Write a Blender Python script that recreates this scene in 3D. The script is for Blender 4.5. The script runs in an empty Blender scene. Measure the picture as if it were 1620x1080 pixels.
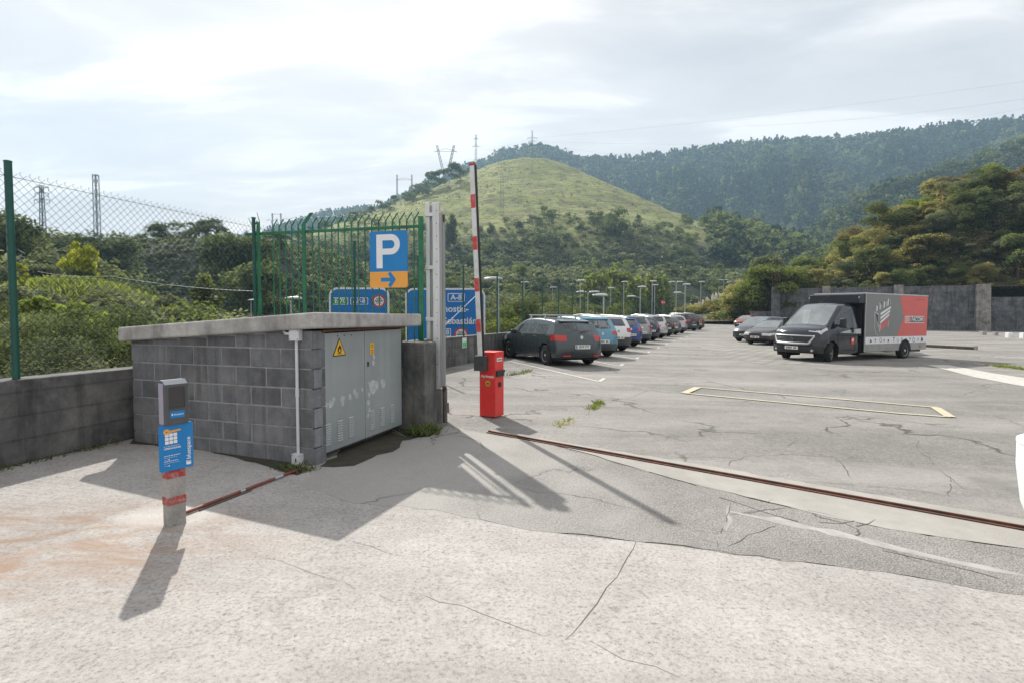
import bpy, bmesh, math, random
import numpy as np
from mathutils import Vector, Matrix

R = math.radians
random.seed(7)
SC = bpy.context.scene
COL = SC.collection

# ------------------------------------------------------------------ camera
EYE = 1.65                      # eye height above the yard at the camera
FPX = 860.0                     # focal length in photo pixels (photo 1620 wide)
TILT = R(2.46)
SHIFT = 10.0
cd = bpy.data.cameras.new('camera')
cam = bpy.data.objects.new('camera', cd)
COL.objects.link(cam)
cam.location = (0, 0, EYE)
cam.rotation_euler = (R(90) - TILT, 0, 0)
cd.sensor_width = 36.0
cd.lens = FPX / 1620 * 36.0
cd.shift_y = -SHIFT / 1620
cd.clip_start = 0.05
cd.clip_end = 6000
SC.camera = cam

# ------------------------------------------------------------------ world, sun, exposure
SUN_EL, SUN_AZ = R(40.5), R(-24)          # azimuth from +Y towards +X
SUN_DIR = Vector((math.sin(SUN_AZ) * math.cos(SUN_EL), math.cos(SUN_AZ) * math.cos(SUN_EL), math.sin(SUN_EL)))
ld = bpy.data.lights.new('sun', 'SUN')
ld.energy = 5.0
ld.angle = R(0.7)
ld.color = (1.0, 0.955, 0.88)
sun = bpy.data.objects.new('sun', ld)
COL.objects.link(sun)
sun.rotation_euler = SUN_DIR.to_track_quat('Z', 'Y').to_euler()
sun.location = (-60, 120, 110)

SC.view_settings.view_transform = 'Standard'
SC.view_settings.look = 'None'
SC.view_settings.gamma = 1.0
SC.view_settings.exposure = 0.45
SC.view_settings.use_curve_mapping = False
SC.render.engine = 'CYCLES'
cy = SC.cycles
cy.use_denoising = True
try:
    cy.denoiser = 'OPENIMAGEDENOISE'
    cy.denoising_input_passes = 'RGB_ALBEDO_NORMAL'
    cy.denoising_prefilter = 'ACCURATE'
except Exception:
    pass
cy.max_bounces = 6
cy.diffuse_bounces = 2
cy.glossy_bounces = 2
cy.transmission_bounces = 4
cy.transparent_max_bounces = 8
cy.volume_bounces = 0
cy.sample_clamp_indirect = 6
cy.use_adaptive_sampling = True
cy.adaptive_threshold = 0.01


class NT:
    """small node-graph helper"""
    def __init__(s, tree):
        s.t = tree; s.n = tree.nodes; s.l = tree.links
    def new(s, typ, **kw):
        n = s.n.new(typ)
        for k, v in kw.items():
            setattr(n, k, v)
        return n
    def link(s, a, b):
        s.l.new(a, b)
    def put(s, sock, v):
        if hasattr(v, 'is_linked') or isinstance(v, bpy.types.NodeSocket):
            s.l.new(v, sock)
        else:
            if isinstance(v, (tuple, list)) and len(v) == 3 and sock.type == 'RGBA':
                v = (*v, 1)
            sock.default_value = v
    def math(s, op, a, b=None, c=None, clamp=False):
        n = s.new('ShaderNodeMath', operation=op); n.use_clamp = clamp
        s.put(n.inputs[0], a)
        if b is not None: s.put(n.inputs[1], b)
        if c is not None: s.put(n.inputs[2], c)
        return n.outputs[0]
    def mix(s, fac, a, b, mode='MIX'):
        n = s.new('ShaderNodeMix'); n.data_type = 'RGBA'; n.blend_type = mode
        s.put(n.inputs[0], fac); s.put(n.inputs[6], a); s.put(n.inputs[7], b)
        return n.outputs[2]
    def ramp(s, fac, stops, interp='LINEAR'):
        n = s.new('ShaderNodeValToRGB'); r = n.color_ramp; r.interpolation = interp
        while len(r.elements) < len(stops): r.elements.new(0.5)
        for e, (p, c) in zip(r.elements, stops):
            e.position = p
            e.color = (c, c, c, 1) if not isinstance(c, (tuple, list)) else (*c, 1)
        s.put(n.inputs[0], fac)
        return n.outputs[0]
    def noise(s, vec, scale, detail=4, rough=0.55, dist=0.0, dim='3D'):
        n = s.new('ShaderNodeTexNoise', noise_dimensions=dim)
        if vec is not None: s.link(vec, n.inputs['Vector'])
        n.inputs['Scale'].default_value = scale; n.inputs['Detail'].default_value = detail
        n.inputs['Roughness'].default_value = rough; n.inputs['Distortion'].default_value = dist
        return n.outputs[0]
    def voro(s, vec, scale, feature='F1', rand=1.0):
        n = s.new('ShaderNodeTexVoronoi', feature=feature)
        if vec is not None: s.link(vec, n.inputs['Vector'])
        n.inputs['Scale'].default_value = scale; n.inputs['Randomness'].default_value = rand
        return n
    def coord(s, which='Object'):
        return s.new('ShaderNodeTexCoord').outputs[which]
    def mapping(s, vec, loc=(0, 0, 0), rot=(0, 0, 0), scale=(1, 1, 1)):
        n = s.new('ShaderNodeMapping'); s.link(vec, n.inputs[0])
        n.inputs[1].default_value = loc; n.inputs[2].default_value = rot; n.inputs[3].default_value = scale
        return n.outputs[0]
    def bump(s, h, strength=0.3, dist=0.01, normal=None):
        n = s.new('ShaderNodeBump'); s.link(h, n.inputs['Height'])
        n.inputs['Strength'].default_value = strength; n.inputs['Distance'].default_value = dist
        if normal is not None: s.link(normal, n.inputs['Normal'])
        return n.outputs[0]


def build_world():
    w = bpy.data.worlds.new('World'); SC.world = w; w.use_nodes = True
    g = NT(w.node_tree); g.n.clear()
    out = g.new('ShaderNodeOutputWorld'); bg = g.new('ShaderNodeBackground')
    g.link(bg.outputs[0], out.inputs[0])
    sky = g.new('ShaderNodeTexSky', sky_type='NISHITA')
    sky.sun_disc = False; sky.sun_elevation = SUN_EL; sky.sun_rotation = SUN_AZ
    sky.air_density = 1.2; sky.dust_density = 2.5; sky.ozone_density = 1.0
    d = g.coord('Generated')
    sep = g.new('ShaderNodeSeparateXYZ'); g.link(d, sep.inputs[0])
    z = g.math('ADD', g.math('MAXIMUM', sep.outputs[2], 0.0), 0.16)
    comb = g.new('ShaderNodeCombineXYZ')
    g.put(comb.inputs[0], g.math('DIVIDE', sep.outputs[0], z))
    g.put(comb.inputs[1], g.math('DIVIDE', sep.outputs[1], z))
    v = g.mapping(comb.outputs[0], loc=(0.55, 0.1, 0), scale=(0.62, 0.9, 1))
    n1 = g.noise(v, 1.15, 7, 0.55, 0.55)
    n2 = g.noise(g.mapping(comb.outputs[0], loc=(4.3, 1.2, 0), scale=(0.75, 1.9, 1)), 1.35, 8, 0.56, 0.55)
    n3 = g.noise(g.mapping(comb.outputs[0], loc=(1.3, 7.2, 0), scale=(1.0, 1.5, 1)), 2.6, 8, 0.6, 0.4)
    cover = g.ramp(g.math('ADD', g.math('MULTIPLY', n1, 0.8), g.math('MULTIPLY', n3, 0.2)), [(0.30, 0.45), (0.47, 0.93), (0.60, 1.0)])
    sky_c = g.mix(1.0, sky.outputs[0], (1.25, 1.12, 1.0), 'MULTIPLY')
    shade = g.ramp(n2, [(0.36, (9.3, 8.95, 8.85)), (0.45, (9.8, 9.4, 9.2)), (0.51, (10.4, 9.95, 9.7)), (0.60, (12.9, 12.3, 11.9))])
    # cloud is lit more strongly around the sun
    dot = g.new('ShaderNodeVectorMath', operation='DOT_PRODUCT'); g.link(d, dot.inputs[0]); dot.inputs[1].default_value = SUN_DIR
    glow = g.math('POWER', g.math('MAXIMUM', dot.outputs[1], 0.0), 9.0)
    gl = g.math('ADD', g.math('MULTIPLY', glow, 0.10), 1.0)
    sc = g.new('ShaderNodeVectorMath', operation='SCALE'); g.link(shade, sc.inputs[0]); g.link(gl, sc.inputs[3])
    col = g.mix(cover, sky_c, sc.outputs[0])
    # nothing below the horizon but ground: keep it dim
    g.link(col, bg.inputs[0]); bg.inputs[1].default_value = 0.066
build_world()

# ------------------------------------------------------------------ where things stand
def smooth(a, b, x):
    t = np.clip((np.asarray(x, float) - a) / (b - a), 0, 1)
    return t * t * (3 - 2 * t)

def gz(x, y):
    """height of the yard: it falls gently to the right and rises at its far end"""
    return float(-0.45 * math.tanh(0.05 * x) + 0.03 * max(0.0, y - 60))

def ray(px, py):
    u = (px - 810) / FPX; v = -(py + SHIFT - 540) / FPX
    c, s = math.cos(TILT), math.sin(TILT)
    return Vector((u, c + v * s, -s + v * c))

def G(px, py, lift=0.0):
    """point of the yard seen at photo pixel (px, py)"""
    d = ray(px, py); z = 0.0
    for _ in range(40):
        t = (z + lift - EYE) / d.z
        x, y = d.x * t, d.y * t
        z = 0.5 * z + 0.5 * gz(x, min(y, 200))
    return Vector((x, y, gz(x, y) + lift))

def D(px, py, depth):
    d = ray(px, py); t = depth / d.y
    return Vector((0, 0, EYE)) + d * t

# ------------------------------------------------------------------ object helpers
def tag(o, label=None, cat=None, group=None, kind=None):
    if label: o['label'] = label
    if cat: o['category'] = cat
    if group: o['group'] = group
    if kind: o['kind'] = kind
    return o

_ORG = {}
def thing(name, label, cat, loc=(0, 0, 0), rotz=0.0, group=None, normal=None):
    o = bpy.data.objects.new(name, None); COL.objects.link(o)
    o.empty_display_size = 0.2
    o.location = loc
    q = Matrix.Rotation(rotz, 3, 'Z')
    if normal is not None:
        q = Vector((0, 0, 1)).rotation_difference(Vector(normal)).to_matrix() @ q
    o.rotation_euler = q.to_euler()
    _ORG[o.name] = Vector(loc)
    return tag(o, label, cat, group)

def org(o):
    while o.parent: o = o.parent
    return _ORG.get(o.name, Vector((0, 0, 0)))

class MB:
    def __init__(s):
        s.v = []; s.f = []; s.m = []; s.s = []
    def add(s, vs, fs, mat=0, smooth=False):
        b = len(s.v)
        s.v += [tuple(x) for x in vs]
        for f in fs:
            s.f.append([b + i for i in f]); s.m.append(mat); s.s.append(smooth)
    def ob(s, o, a, b, c, mat=0):
        """parallelepiped from corner o with edges a, b, c"""
        o, a, b, c = Vector(o), Vector(a), Vector(b), Vector(c)
        if a.cross(b).dot(c) < 0: a, b = b, a
        v = [o, o + a, o + a + b, o + b, o + c, o + a + c, o + a + b + c, o + b + c]
        s.add(v, [(0, 3, 2, 1), (4, 5, 6, 7), (0, 1, 5, 4), (1, 2, 6, 5), (2, 3, 7, 6), (3, 0, 4, 7)], mat)
    def box(s, x0, x1, y0, y1, z0, z1, mat=0):
        s.ob((x0, y0, z0), (x1 - x0, 0, 0), (0, y1 - y0, 0), (0, 0, z1 - z0), mat)
    def tube(s, p0, p1, r0, r1=None, n=8, mat=0, caps=True, smooth=True):
        p0, p1 = Vector(p0), Vector(p1); r1 = r0 if r1 is None else r1
        d = (p1 - p0).normalized()
        a = d.orthogonal().normalized(); b = d.cross(a)
        vs = []
        for p, r in ((p0, r0), (p1, r1)):
            for i in range(n):
                t = 2 * math.pi * i / n
                vs.append(p + (a * math.cos(t) + b * math.sin(t)) * r)
        s.add(vs, [(i, (i + 1) % n, n + (i + 1) % n, n + i) for i in range(n)], mat, smooth)
        if caps:
            s.add(vs[:n], [tuple(range(n))[::-1]], mat); s.add(vs[n:], [tuple(range(n))], mat)
    def poly(s, pts, r, n=6, mat=0):
        """tube along a polyline"""
        pts = [Vector(p) for p in pts]; rings = []
        for i, p in enumerate(pts):
            d = (pts[min(i + 1, len(pts) - 1)] - pts[max(i - 1, 0)]).normalized()
            a = d.cross(Vector((0.123, 0.31, 0.94))).normalized(); b = d.cross(a)
            rr = r[i] if isinstance(r, (list, tuple)) else r
            rings.append([p + (a * math.cos(2 * math.pi * k / n) + b * math.sin(2 * math.pi * k / n)) * rr for k in range(n)])
        vs = [q for ring in rings for q in ring]
        fs = [(i * n + k, i * n + (k + 1) % n, (i + 1) * n + (k + 1) % n, (i + 1) * n + k) for i in range(len(pts) - 1) for k in range(n)]
        s.add(vs, fs, mat, True)
        s.add(rings[0], [tuple(range(n))[::-1]], mat); s.add(rings[-1], [tuple(range(n))], mat)
    def prism(s, pts, ext, mat=0):
        pts = [Vector(p) for p in pts]; ext = Vector(ext); n = len(pts)
        nrm = Vector((0, 0, 0))
        for i in range(n):
            nrm += (pts[i] - pts[0]).cross(pts[(i + 1) % n] - pts[0])
        if nrm.dot(ext) < 0: pts = pts[::-1]
        s.add(pts + [p + ext for p in pts], [tuple(range(n))[::-1], tuple(range(n, 2 * n))] +
              [(i, (i + 1) % n, n + (i + 1) % n, n + i) for i in range(n)], mat)
    def lathe(s, prof, o, ax=(0, 0, 1), n=24, mat=0, smooth=True):
        o = Vector(o); ax = Vector(ax).normalized(); a = ax.orthogonal().normalized(); b = ax.cross(a)
        vs = []
        for r, z in prof:
            for k in range(n):
                t = 2 * math.pi * k / n
                vs.append(o + ax * z + (a * math.cos(t) + b * math.sin(t)) * r)
        m = len(prof)
        s.add(vs, [(i * n + k, i * n + (k + 1) % n, (i + 1) * n + (k + 1) % n, (i + 1) * n + k) for i in range(m - 1) for k in range(n)], mat, smooth)
        if prof[0][0] > 1e-4: s.add(vs[:n], [tuple(range(n))[::-1]], mat)
        if prof[-1][0] > 1e-4: s.add(vs[-n:], [tuple(range(n))], mat)
    def build(s, name, mats, parent=None, world=False, bevel=0.0, seg=2, weld=False):
        """one mesh object; with world=True the coordinates are the place's own (root unrotated)"""
        mats = mats if isinstance(mats, (list, tuple)) else [mats]
        v = s.v
        o = None
        if world and parent is not None:
            c = org(parent); v = [(p[0] - c.x, p[1] - c.y, p[2] - c.z) for p in v]
        me = bpy.data.meshes.new(name)
        me.from_pydata(v, [], s.f)
        me.polygons.foreach_set('material_index', s.m)
        me.polygons.foreach_set('use_smooth', s.s)
        for m in mats: me.materials.append(m)
        if weld:
            bm = bmesh.new(); bm.from_mesh(me); bmesh.ops.remove_doubles(bm, verts=bm.verts, dist=0.0006)
            bmesh.ops.recalc_face_normals(bm, faces=bm.faces); bm.to_mesh(me); bm.free()
        me.update()
        o = bpy.data.objects.new(name, me); COL.objects.link(o)
        if parent is not None: o.parent = parent
        if bevel:
            b = o.modifiers.new('bevel', 'BEVEL'); b.width = bevel; b.segments = seg; b.limit_method = 'ANGLE'; b.angle_limit = R(35)
        return o

def copy_thing(root, loc, rot=None, label=None, group=None):
    c = root.copy(); COL.objects.link(c); c.location = loc
    if rot is not None: c.rotation_euler = rot
    if label: c['label'] = label
    if group: c['group'] = group
    for ch in root.children:
        d = ch.copy(); COL.objects.link(d); d.parent = c
        for gch in ch.children:
            e = gch.copy(); COL.objects.link(e); e.parent = d
    return c

_TXT = {}
def text_geo(txt, size=1.0, bold=0.0, align='CENTER', squeeze=1.0):
    """flat triangles of a line of lettering, in its own plane"""
    key = (txt, bold, align)
    if key not in _TXT:
        cu = bpy.data.curves.new('lettering', 'FONT'); cu.body = txt; cu.size = 1.0
        cu.align_x = align; cu.align_y = 'CENTER'; cu.offset = bold; cu.resolution_u = 4
        ob = bpy.data.objects.new('lettering', cu); COL.objects.link(ob)
        bpy.context.view_layer.update()
        dg = bpy.context.evaluated_depsgraph_get()
        me = bpy.data.meshes.new_from_object(ob.evaluated_get(dg))
        _TXT[key] = ([tuple(v.co) for v in me.vertices], [tuple(p.vertices) for p in me.polygons])
        bpy.data.objects.remove(ob); bpy.data.curves.remove(cu); bpy.data.meshes.remove(me)
    v, f = _TXT[key]
    return [(x * size * squeeze, y * size) for x, y, _ in v], f

class Plane:
    """a flat face of something: origin, right and up vectors; at(x, y, d) lifts d off it"""
    def __init__(s, o, r, u):
        s.o = Vector(o); s.r = Vector(r).normalized(); s.u = Vector(u).normalized(); s.n = s.r.cross(s.u)
    def at(s, x, y, d=0.0):
        return s.o + s.r * x + s.u * y + s.n * d
    def text(s, mb, txt, x, y, size, d=0.003, bold=0.0, align='CENTER', mat=0, rot=0.0, squeeze=1.0):
        v, f = text_geo(txt, size, bold, align, squeeze)
        c, q = math.cos(rot), math.sin(rot)
        mb.add([s.at(x + a * c - b * q, y + a * q + b * c, d) for a, b in v], f, mat)
    def rect(s, mb, x0, x1, y0, y1, d0=0.0, d1=0.003, mat=0):
        mb.prism([s.at(x0, y0, d0), s.at(x1, y0, d0), s.at(x1, y1, d0), s.at(x0, y1, d0)], s.n * (d1 - d0), mat)
    def rrect(s, mb, x0, x1, y0, y1, rad, d0=0.0, d1=0.003, mat=0, corners='1111', k=5):
        pts = []
        for (cx, cy, a0, on) in ((x1 - rad, y1 - rad, 0, corners[0]), (x0 + rad, y1 - rad, 90, corners[1]), (x0 + rad, y0 + rad, 180, corners[2]), (x1 - rad, y0 + rad, 270, corners[3])):
            if on == '1':
                for i in range(k + 1):
                    t = R(a0 + 90 * i / k); pts.append(s.at(cx + rad * math.cos(t), cy + rad * math.sin(t), d0))
            else:
                sx = 1 if math.cos(R(a0 + 45)) > 0 else -1; sy = 1 if math.sin(R(a0 + 45)) > 0 else -1
                pts.append(s.at(cx + sx * rad, cy + sy * rad, d0))
        mb.prism(pts, s.n * (d1 - d0), mat)
    def disc(s, mb, x, y, r, d0=0.0, d1=0.003, mat=0, n=20, r_in=0.0):
        if r_in <= 0:
            mb.prism([s.at(x + r * math.cos(2 * math.pi * i / n), y + r * math.sin(2 * math.pi * i / n), d0) for i in range(n)], s.n * (d1 - d0), mat)
        else:
            for i in range(n):
                a, b = 2 * math.pi * i / n, 2 * math.pi * (i + 1) / n
                mb.prism([s.at(x + q * math.cos(t), y + q * math.sin(t), d0) for q, t in ((r_in, a), (r, a), (r, b), (r_in, b))], s.n * (d1 - d0), mat)
    def shape(s, mb, pts, d0=0.0, d1=0.003, mat=0):
        mb.prism([s.at(x, y, d0) for x, y in pts], s.n * (d1 - d0), mat)

# ------------------------------------------------------------------ materials
def new_mat(name):
    m = bpy.data.materials.new(name); m.use_nodes = True
    g = NT(m.node_tree)
    b = g.n['Principled BSDF']
    return m, g, b

def mat(name, col, rough=0.6, metal=0.0, var=0.12, scale=6.0, bump=0.0, bscale=60.0, spec=0.5, coat=0.0, dirt=None, dirt_scale=2.0, dirt_amt=0.5, stretch=(1, 1, 1)):
    m, g, b = new_mat(name)
    v = g.mapping(g.coord(), scale=stretch)
    n = g.noise(v, scale, 6, 0.6)
    f = g.ramp(n, [(0.3, 1 - var), (0.7, 1 + var)])
    c = g.mix(1.0, col, f, 'MULTIPLY')
    if dirt is not None:
        k = g.ramp(g.noise(v, dirt_scale, 7, 0.65, 0.4), [(0.46, 0.0), (0.62, dirt_amt)])
        c = g.mix(k, c, dirt)
    g.link(c, b.inputs['Base Color'])
    b.inputs['Roughness'].default_value = rough; b.inputs['Metallic'].default_value = metal
    b.inputs['Specular IOR Level'].default_value = spec
    b.inputs['Coat Weight'].default_value = coat
    b.inputs['Coat Roughness'].default_value = 0.06
    if bump:
        g.link(g.bump(g.noise(g.coord(), bscale, 5, 0.6), bump, 0.01), b.inputs['Normal'])
    return m

def paint(name, col, metal=0.35, rough=0.38):
    """car paint with a faint film of road dust"""
    m, g, b = new_mat(name)
    v = g.coord()
    n = g.noise(v, 3.0, 6, 0.6, 0.3)
    k = g.ramp(n, [(0.40, 0.0), (0.78, 0.03)])
    back = g.new('ShaderNodeNewGeometry').outputs['Backfacing']          # trim on the inside of the shell
    g.link(g.mix(back, g.mix(k, col, (0.33, 0.30, 0.26)), (0.05, 0.05, 0.052)), b.inputs['Base Color'])
    g.link(g.ramp(n, [(0.3, rough - 0.14), (0.8, rough + 0.02)]), b.inputs['Roughness'])
    b.inputs['Metallic'].default_value = metal
    b.inputs['Specular IOR Level'].default_value = 0.3
    b.inputs['Coat Weight'].default_value = 0.7; b.inputs['Coat Roughness'].default_value = 0.05
    return m

M = {}
M['glass'] = mat('dark_glass', (0.040, 0.050, 0.053), 0.04, 0, 0.35, 1.5, spec=1.0)
M['glass_sky'] = mat('sky_toned_glass', (0.20, 0.235, 0.245), 0.03, 0, 0.35, 1.6, spec=1.0)  # pale base tone stands in for sky reflected in the windscreens
for _k, _i, _a in (('glass', 1.75, 0.55), ('glass_sky', 2.1, 0.72)):
    _b = M[_k].node_tree.nodes['Principled BSDF']; _b.inputs['IOR'].default_value = _i; _b.inputs['Alpha'].default_value = _a
M['tyre'] = mat('tyre_rubber', (0.018, 0.018, 0.019), 0.85, 0, 0.25, 20, 0.2, 200)
M['rim'] = mat('rim_alloy', (0.72, 0.73, 0.74), 0.38, 0.25, 0.08)
M['black'] = mat('black_plastic', (0.022, 0.023, 0.025), 0.55, 0, 0.2, 15)
M['seam'] = mat('seam_black', (0.01, 0.01, 0.01), 0.9, 0, 0.1)
M['darkgrey'] = mat('dark_grey_plastic', (0.055, 0.06, 0.065), 0.5, 0, 0.12, 8)
M['chrome'] = mat('bright_metal', (0.7, 0.71, 0.73), 0.18, 1.0, 0.06)
M['silver'] = mat('silver_paint', (0.5, 0.51, 0.53), 0.35, 0.6, 0.06)
M['red_lens'] = mat('red_lens', (0.48, 0.02, 0.02), 0.15, 0, 0.15, 30, spec=0.7)
M['clear_lens'] = mat('clear_lens', (0.55, 0.57, 0.58), 0.12, 0.3, 0.25, 14, spec=0.8)
M['plate'] = mat('plate_white', (0.74, 0.74, 0.70), 0.45, 0, 0.05)
M['plate_ink'] = mat('plate_ink', (0.02, 0.02, 0.025), 0.6, 0, 0.05)
M['plate_blue'] = mat('plate_blue', (0.02, 0.06, 0.35), 0.5, 0, 0.05)
M['white'] = mat('white_paint', (0.76, 0.77, 0.78), 0.5, 0, 0.05, 4, dirt=(0.5, 0.48, 0.44), dirt_scale=3, dirt_amt=0.25)
M['white_arm'] = mat('white_arm_paint', (0.72, 0.73, 0.74), 0.45, 0, 0.05, 6, dirt=(0.45, 0.42, 0.38), dirt_scale=6, dirt_amt=0.35)
M['red'] = mat('red_cabinet_paint', (0.70, 0.030, 0.028), 0.42, 0, 0.07, 3, dirt=(0.45, 0.12, 0.10), dirt_scale=4, dirt_amt=0.35)
M['red_stripe'] = mat('red_stripe', (0.60, 0.05, 0.045), 0.5, 0, 0.12, 12, dirt=(0.5, 0.3, 0.27), dirt_scale=14, dirt_amt=0.4)
M['old_red'] = mat('faded_red_paint', (0.36, 0.045, 0.04), 0.75, 0, 0.18, 25, 0.2, 90, dirt=(0.40, 0.33, 0.30), dirt_scale=18, dirt_amt=0.6)
M['sign_blue'] = mat('sign_blue', (0.0, 0.195, 0.52), 0.42, 0, 0.04, 2, dirt=(0.05, 0.24, 0.5), dirt_scale=1.5, dirt_amt=0.25)
M['road_blue'] = mat('motorway_blue', (0.0, 0.17, 0.56), 0.5, 0, 0.05, 0.8)
M['sign_white'] = mat('sign_white', (0.78, 0.79, 0.82), 0.45, 0, 0.03)
M['sign_orange'] = mat('sign_orange', (0.78, 0.36, 0.06), 0.45, 0, 0.05, 4)
M['sign_green'] = mat('sign_green', (0.0, 0.30, 0.13), 0.45, 0, 0.05)
M['sign_red'] = mat('sign_red', (0.62, 0.03, 0.03), 0.45, 0, 0.05)
M['sign_yellow'] = mat('sign_yellow', (0.80, 0.46, 0.02), 0.45, 0, 0.06)
M['ink'] = mat('black_ink', (0.015, 0.015, 0.015), 0.5, 0, 0.1)
M['sticker_green'] = mat('sticker_green', (0.12, 0.62, 0.22), 0.5, 0, 0.1)
M['fence_green'] = mat('green_enamel', (0.012, 0.165, 0.075), 0.45, 0, 0.16, 6, dirt=(0.02, 0.07, 0.05), dirt_scale=5, dirt_amt=0.6)
M['post_green'] = mat('dark_green_enamel', (0.004, 0.075, 0.058), 0.4, 0, 0.15, 6)
M['wire_green'] = mat('plastic_coated_wire', (0.016, 0.042, 0.036), 0.7, 0, 0.25, 3, spec=0.1)
M['wire_grey'] = mat('galvanised_wire', (0.16, 0.18, 0.18), 0.5, 0.4, 0.15)
M['cable'] = mat('overhead_cable', (0.36, 0.39, 0.40), 0.5, 0.3, 0.05)
M['alu'] = mat('aluminium', (0.62, 0.635, 0.66), 0.42, 0.55, 0.07, 5, dirt=(0.4, 0.39, 0.38), dirt_scale=3, dirt_amt=0.4, stretch=(6, 6, 0.5))
M['alu_dark'] = mat('weathered_aluminium', (0.34, 0.36, 0.36), 0.5, 0.45, 0.12, 6, stretch=(6, 6, 0.5))
M['conduit'] = mat('pale_grey_conduit', (0.62, 0.64, 0.68), 0.5, 0, 0.06, 10)
M['rust'] = mat('rusty_steel', (0.13, 0.055, 0.035), 0.85, 0.15, 0.35, 12, 0.4, 120, dirt=(0.06, 0.045, 0.04), dirt_scale=5, dirt_amt=0.7)
M['pipe_red'] = mat('red_brown_pipe', (0.20, 0.040, 0.030), 0.6, 0, 0.25, 8, dirt=(0.18, 0.13, 0.11), dirt_scale=9, dirt_amt=0.4)
M['lamp_grey'] = mat('lamp_grey', (0.42, 0.46, 0.48), 0.4, 0.5, 0.08)
M['lamp_head'] = mat('lamp_head', (0.60, 0.62, 0.62), 0.35, 0.2, 0.08)
M['pylon'] = mat('pylon_steel', (0.13, 0.155, 0.17), 0.6, 0.3, 0.1)
M['bark'] = mat('bark', (0.10, 0.075, 0.055), 0.9, 0, 0.3, 8, 0.4, 30)
M['reader'] = mat('reader_shell', (0.075, 0.078, 0.085), 0.5, 0, 0.08, 8)
M['reader_top'] = mat('reader_edge', (0.27, 0.29, 0.33), 0.4, 0.2, 0.06)
M['reader_side'] = mat('reader_pale_side', (0.34, 0.32, 0.40), 0.5, 0, 0.06)
M['screen'] = mat('reader_window', (0.05, 0.048, 0.05), 0.15, 0, 0.15, 4)
M['pampas'] = mat('pampas_plume', (0.62, 0.58, 0.50), 0.9, 0, 0.15, 3)
M['stone_blk'] = mat('loose_block', (0.33, 0.32, 0.31), 0.9, 0, 0.15, 4, 0.4, 20)
M['wood'] = mat('weathered_beam', (0.10, 0.085, 0.075), 0.9, 0, 0.25, 4)

def concrete_mat(name, base, dark, board=0.0, stain=0.55, pit=0.5, tint=None):
    """weathered cast concrete: blotches, run-off streaks, board marks, pits"""
    m, g, b = new_mat(name)
    v = g.coord()
    n1 = g.noise(v, 1.3, 8, 0.68, 0.5)
    n2 = g.noise(v, 7.0, 6, 0.6)
    n3 = g.noise(v, 70.0, 4, 0.6)
    streak = g.noise(g.mapping(v, scale=(3.0, 3.0, 0.28)), 1.6, 6, 0.62)
    c = g.mix(g.ramp(n1, [(0.36, 0.0), (0.64, 1.0)]), dark, base)
    c = g.mix(g.math('MULTIPLY', g.ramp(streak, [(0.48, 0.0), (0.68, 1.0)]), stain), c, tuple(x * 0.38 for x in dark))
    c = g.mix(1.0, c, g.ramp(n2, [(0.3, 0.80), (0.7, 1.16)]), 'MULTIPLY')
    c = g.mix(1.0, c, g.ramp(n3, [(0.3, 0.86), (0.7, 1.10)]), 'MULTIPLY')
    if tint:
        c = g.mix(g.ramp(g.noise(v, 0.7, 5, 0.6), [(0.5, 0.0), (0.66, 0.6)]), c, tint)
    h = g.math('ADD', g.math('MULTIPLY', n2, 0.5), g.math('MULTIPLY', n3, 0.3))
    if board:
        w = g.new('ShaderNodeTexWave', wave_type='BANDS', bands_direction='Z', wave_profile='SAW')
        g.link(g.mapping(v, scale=(0.05, 0.05, 1.0)), w.inputs[0])
        w.inputs['Scale'].default_value = board; w.inputs['Distortion'].default_value = 1.0; w.inputs['Detail'].default_value = 3; w.inputs['Detail Scale'].default_value = 0.6
        edge = g.ramp(w.outputs[1], [(0.0, 0.62), (0.10, 1.0), (0.9, 1.0), (1.0, 0.8)])
        c = g.mix(0.75, c, g.mix(1.0, c, edge, 'MULTIPLY'))
        h = g.math('ADD', h, g.math('MULTIPLY', edge, 0.9))
    pv = g.voro(v, 26.0)
    pits = g.ramp(pv.outputs[0], [(0.06, 1.0), (0.16, 0.0)])
    sel = g.ramp(g.noise(v, 3.0, 4), [(0.5, 0.0), (0.6, 1.0)])
    pk = g.math('MULTIPLY', g.math('MULTIPLY', pits, sel), pit)
    c = g.mix(pk, c, (0.02, 0.02, 0.02))
    h = g.math('SUBTRACT', h, g.math('MULTIPLY', pk, 1.5))
    g.link(c, b.inputs['Base Color']); b.inputs['Roughness'].default_value = 0.88
    b.inputs['Specular IOR Level'].default_value = 0.25
    g.link(g.bump(h, 0.55, 0.02), b.inputs['Normal'])
    return m

M['wall'] = concrete_mat('cast_concrete_wall', (0.20, 0.197, 0.192), (0.070, 0.072, 0.075), board=1.3, stain=0.7, pit=0.9)
M['wall_far'] = concrete_mat('stained_retaining_concrete', (0.185, 0.190, 0.200), (0.080, 0.083, 0.090), board=0.6, stain=0.6, pit=0.2)
M['buttress'] = concrete_mat('pale_buttress_concrete', (0.33, 0.315, 0.29), (0.15, 0.145, 0.14), stain=0.4, pit=0.2)
M['slab'] = concrete_mat('roof_slab_concrete', (0.54, 0.53, 0.51), (0.33, 0.325, 0.32), stain=0.45, pit=0.5)
M['pier'] = concrete_mat('dark_pier_concrete', (0.22, 0.215, 0.20), (0.075, 0.08, 0.08), stain=0.8, pit=0.3)
M['post_conc'] = concrete_mat('speckled_post_concrete', (0.46, 0.45, 0.43), (0.28, 0.27, 0.26), stain=0.3, pit=0.9)

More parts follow.
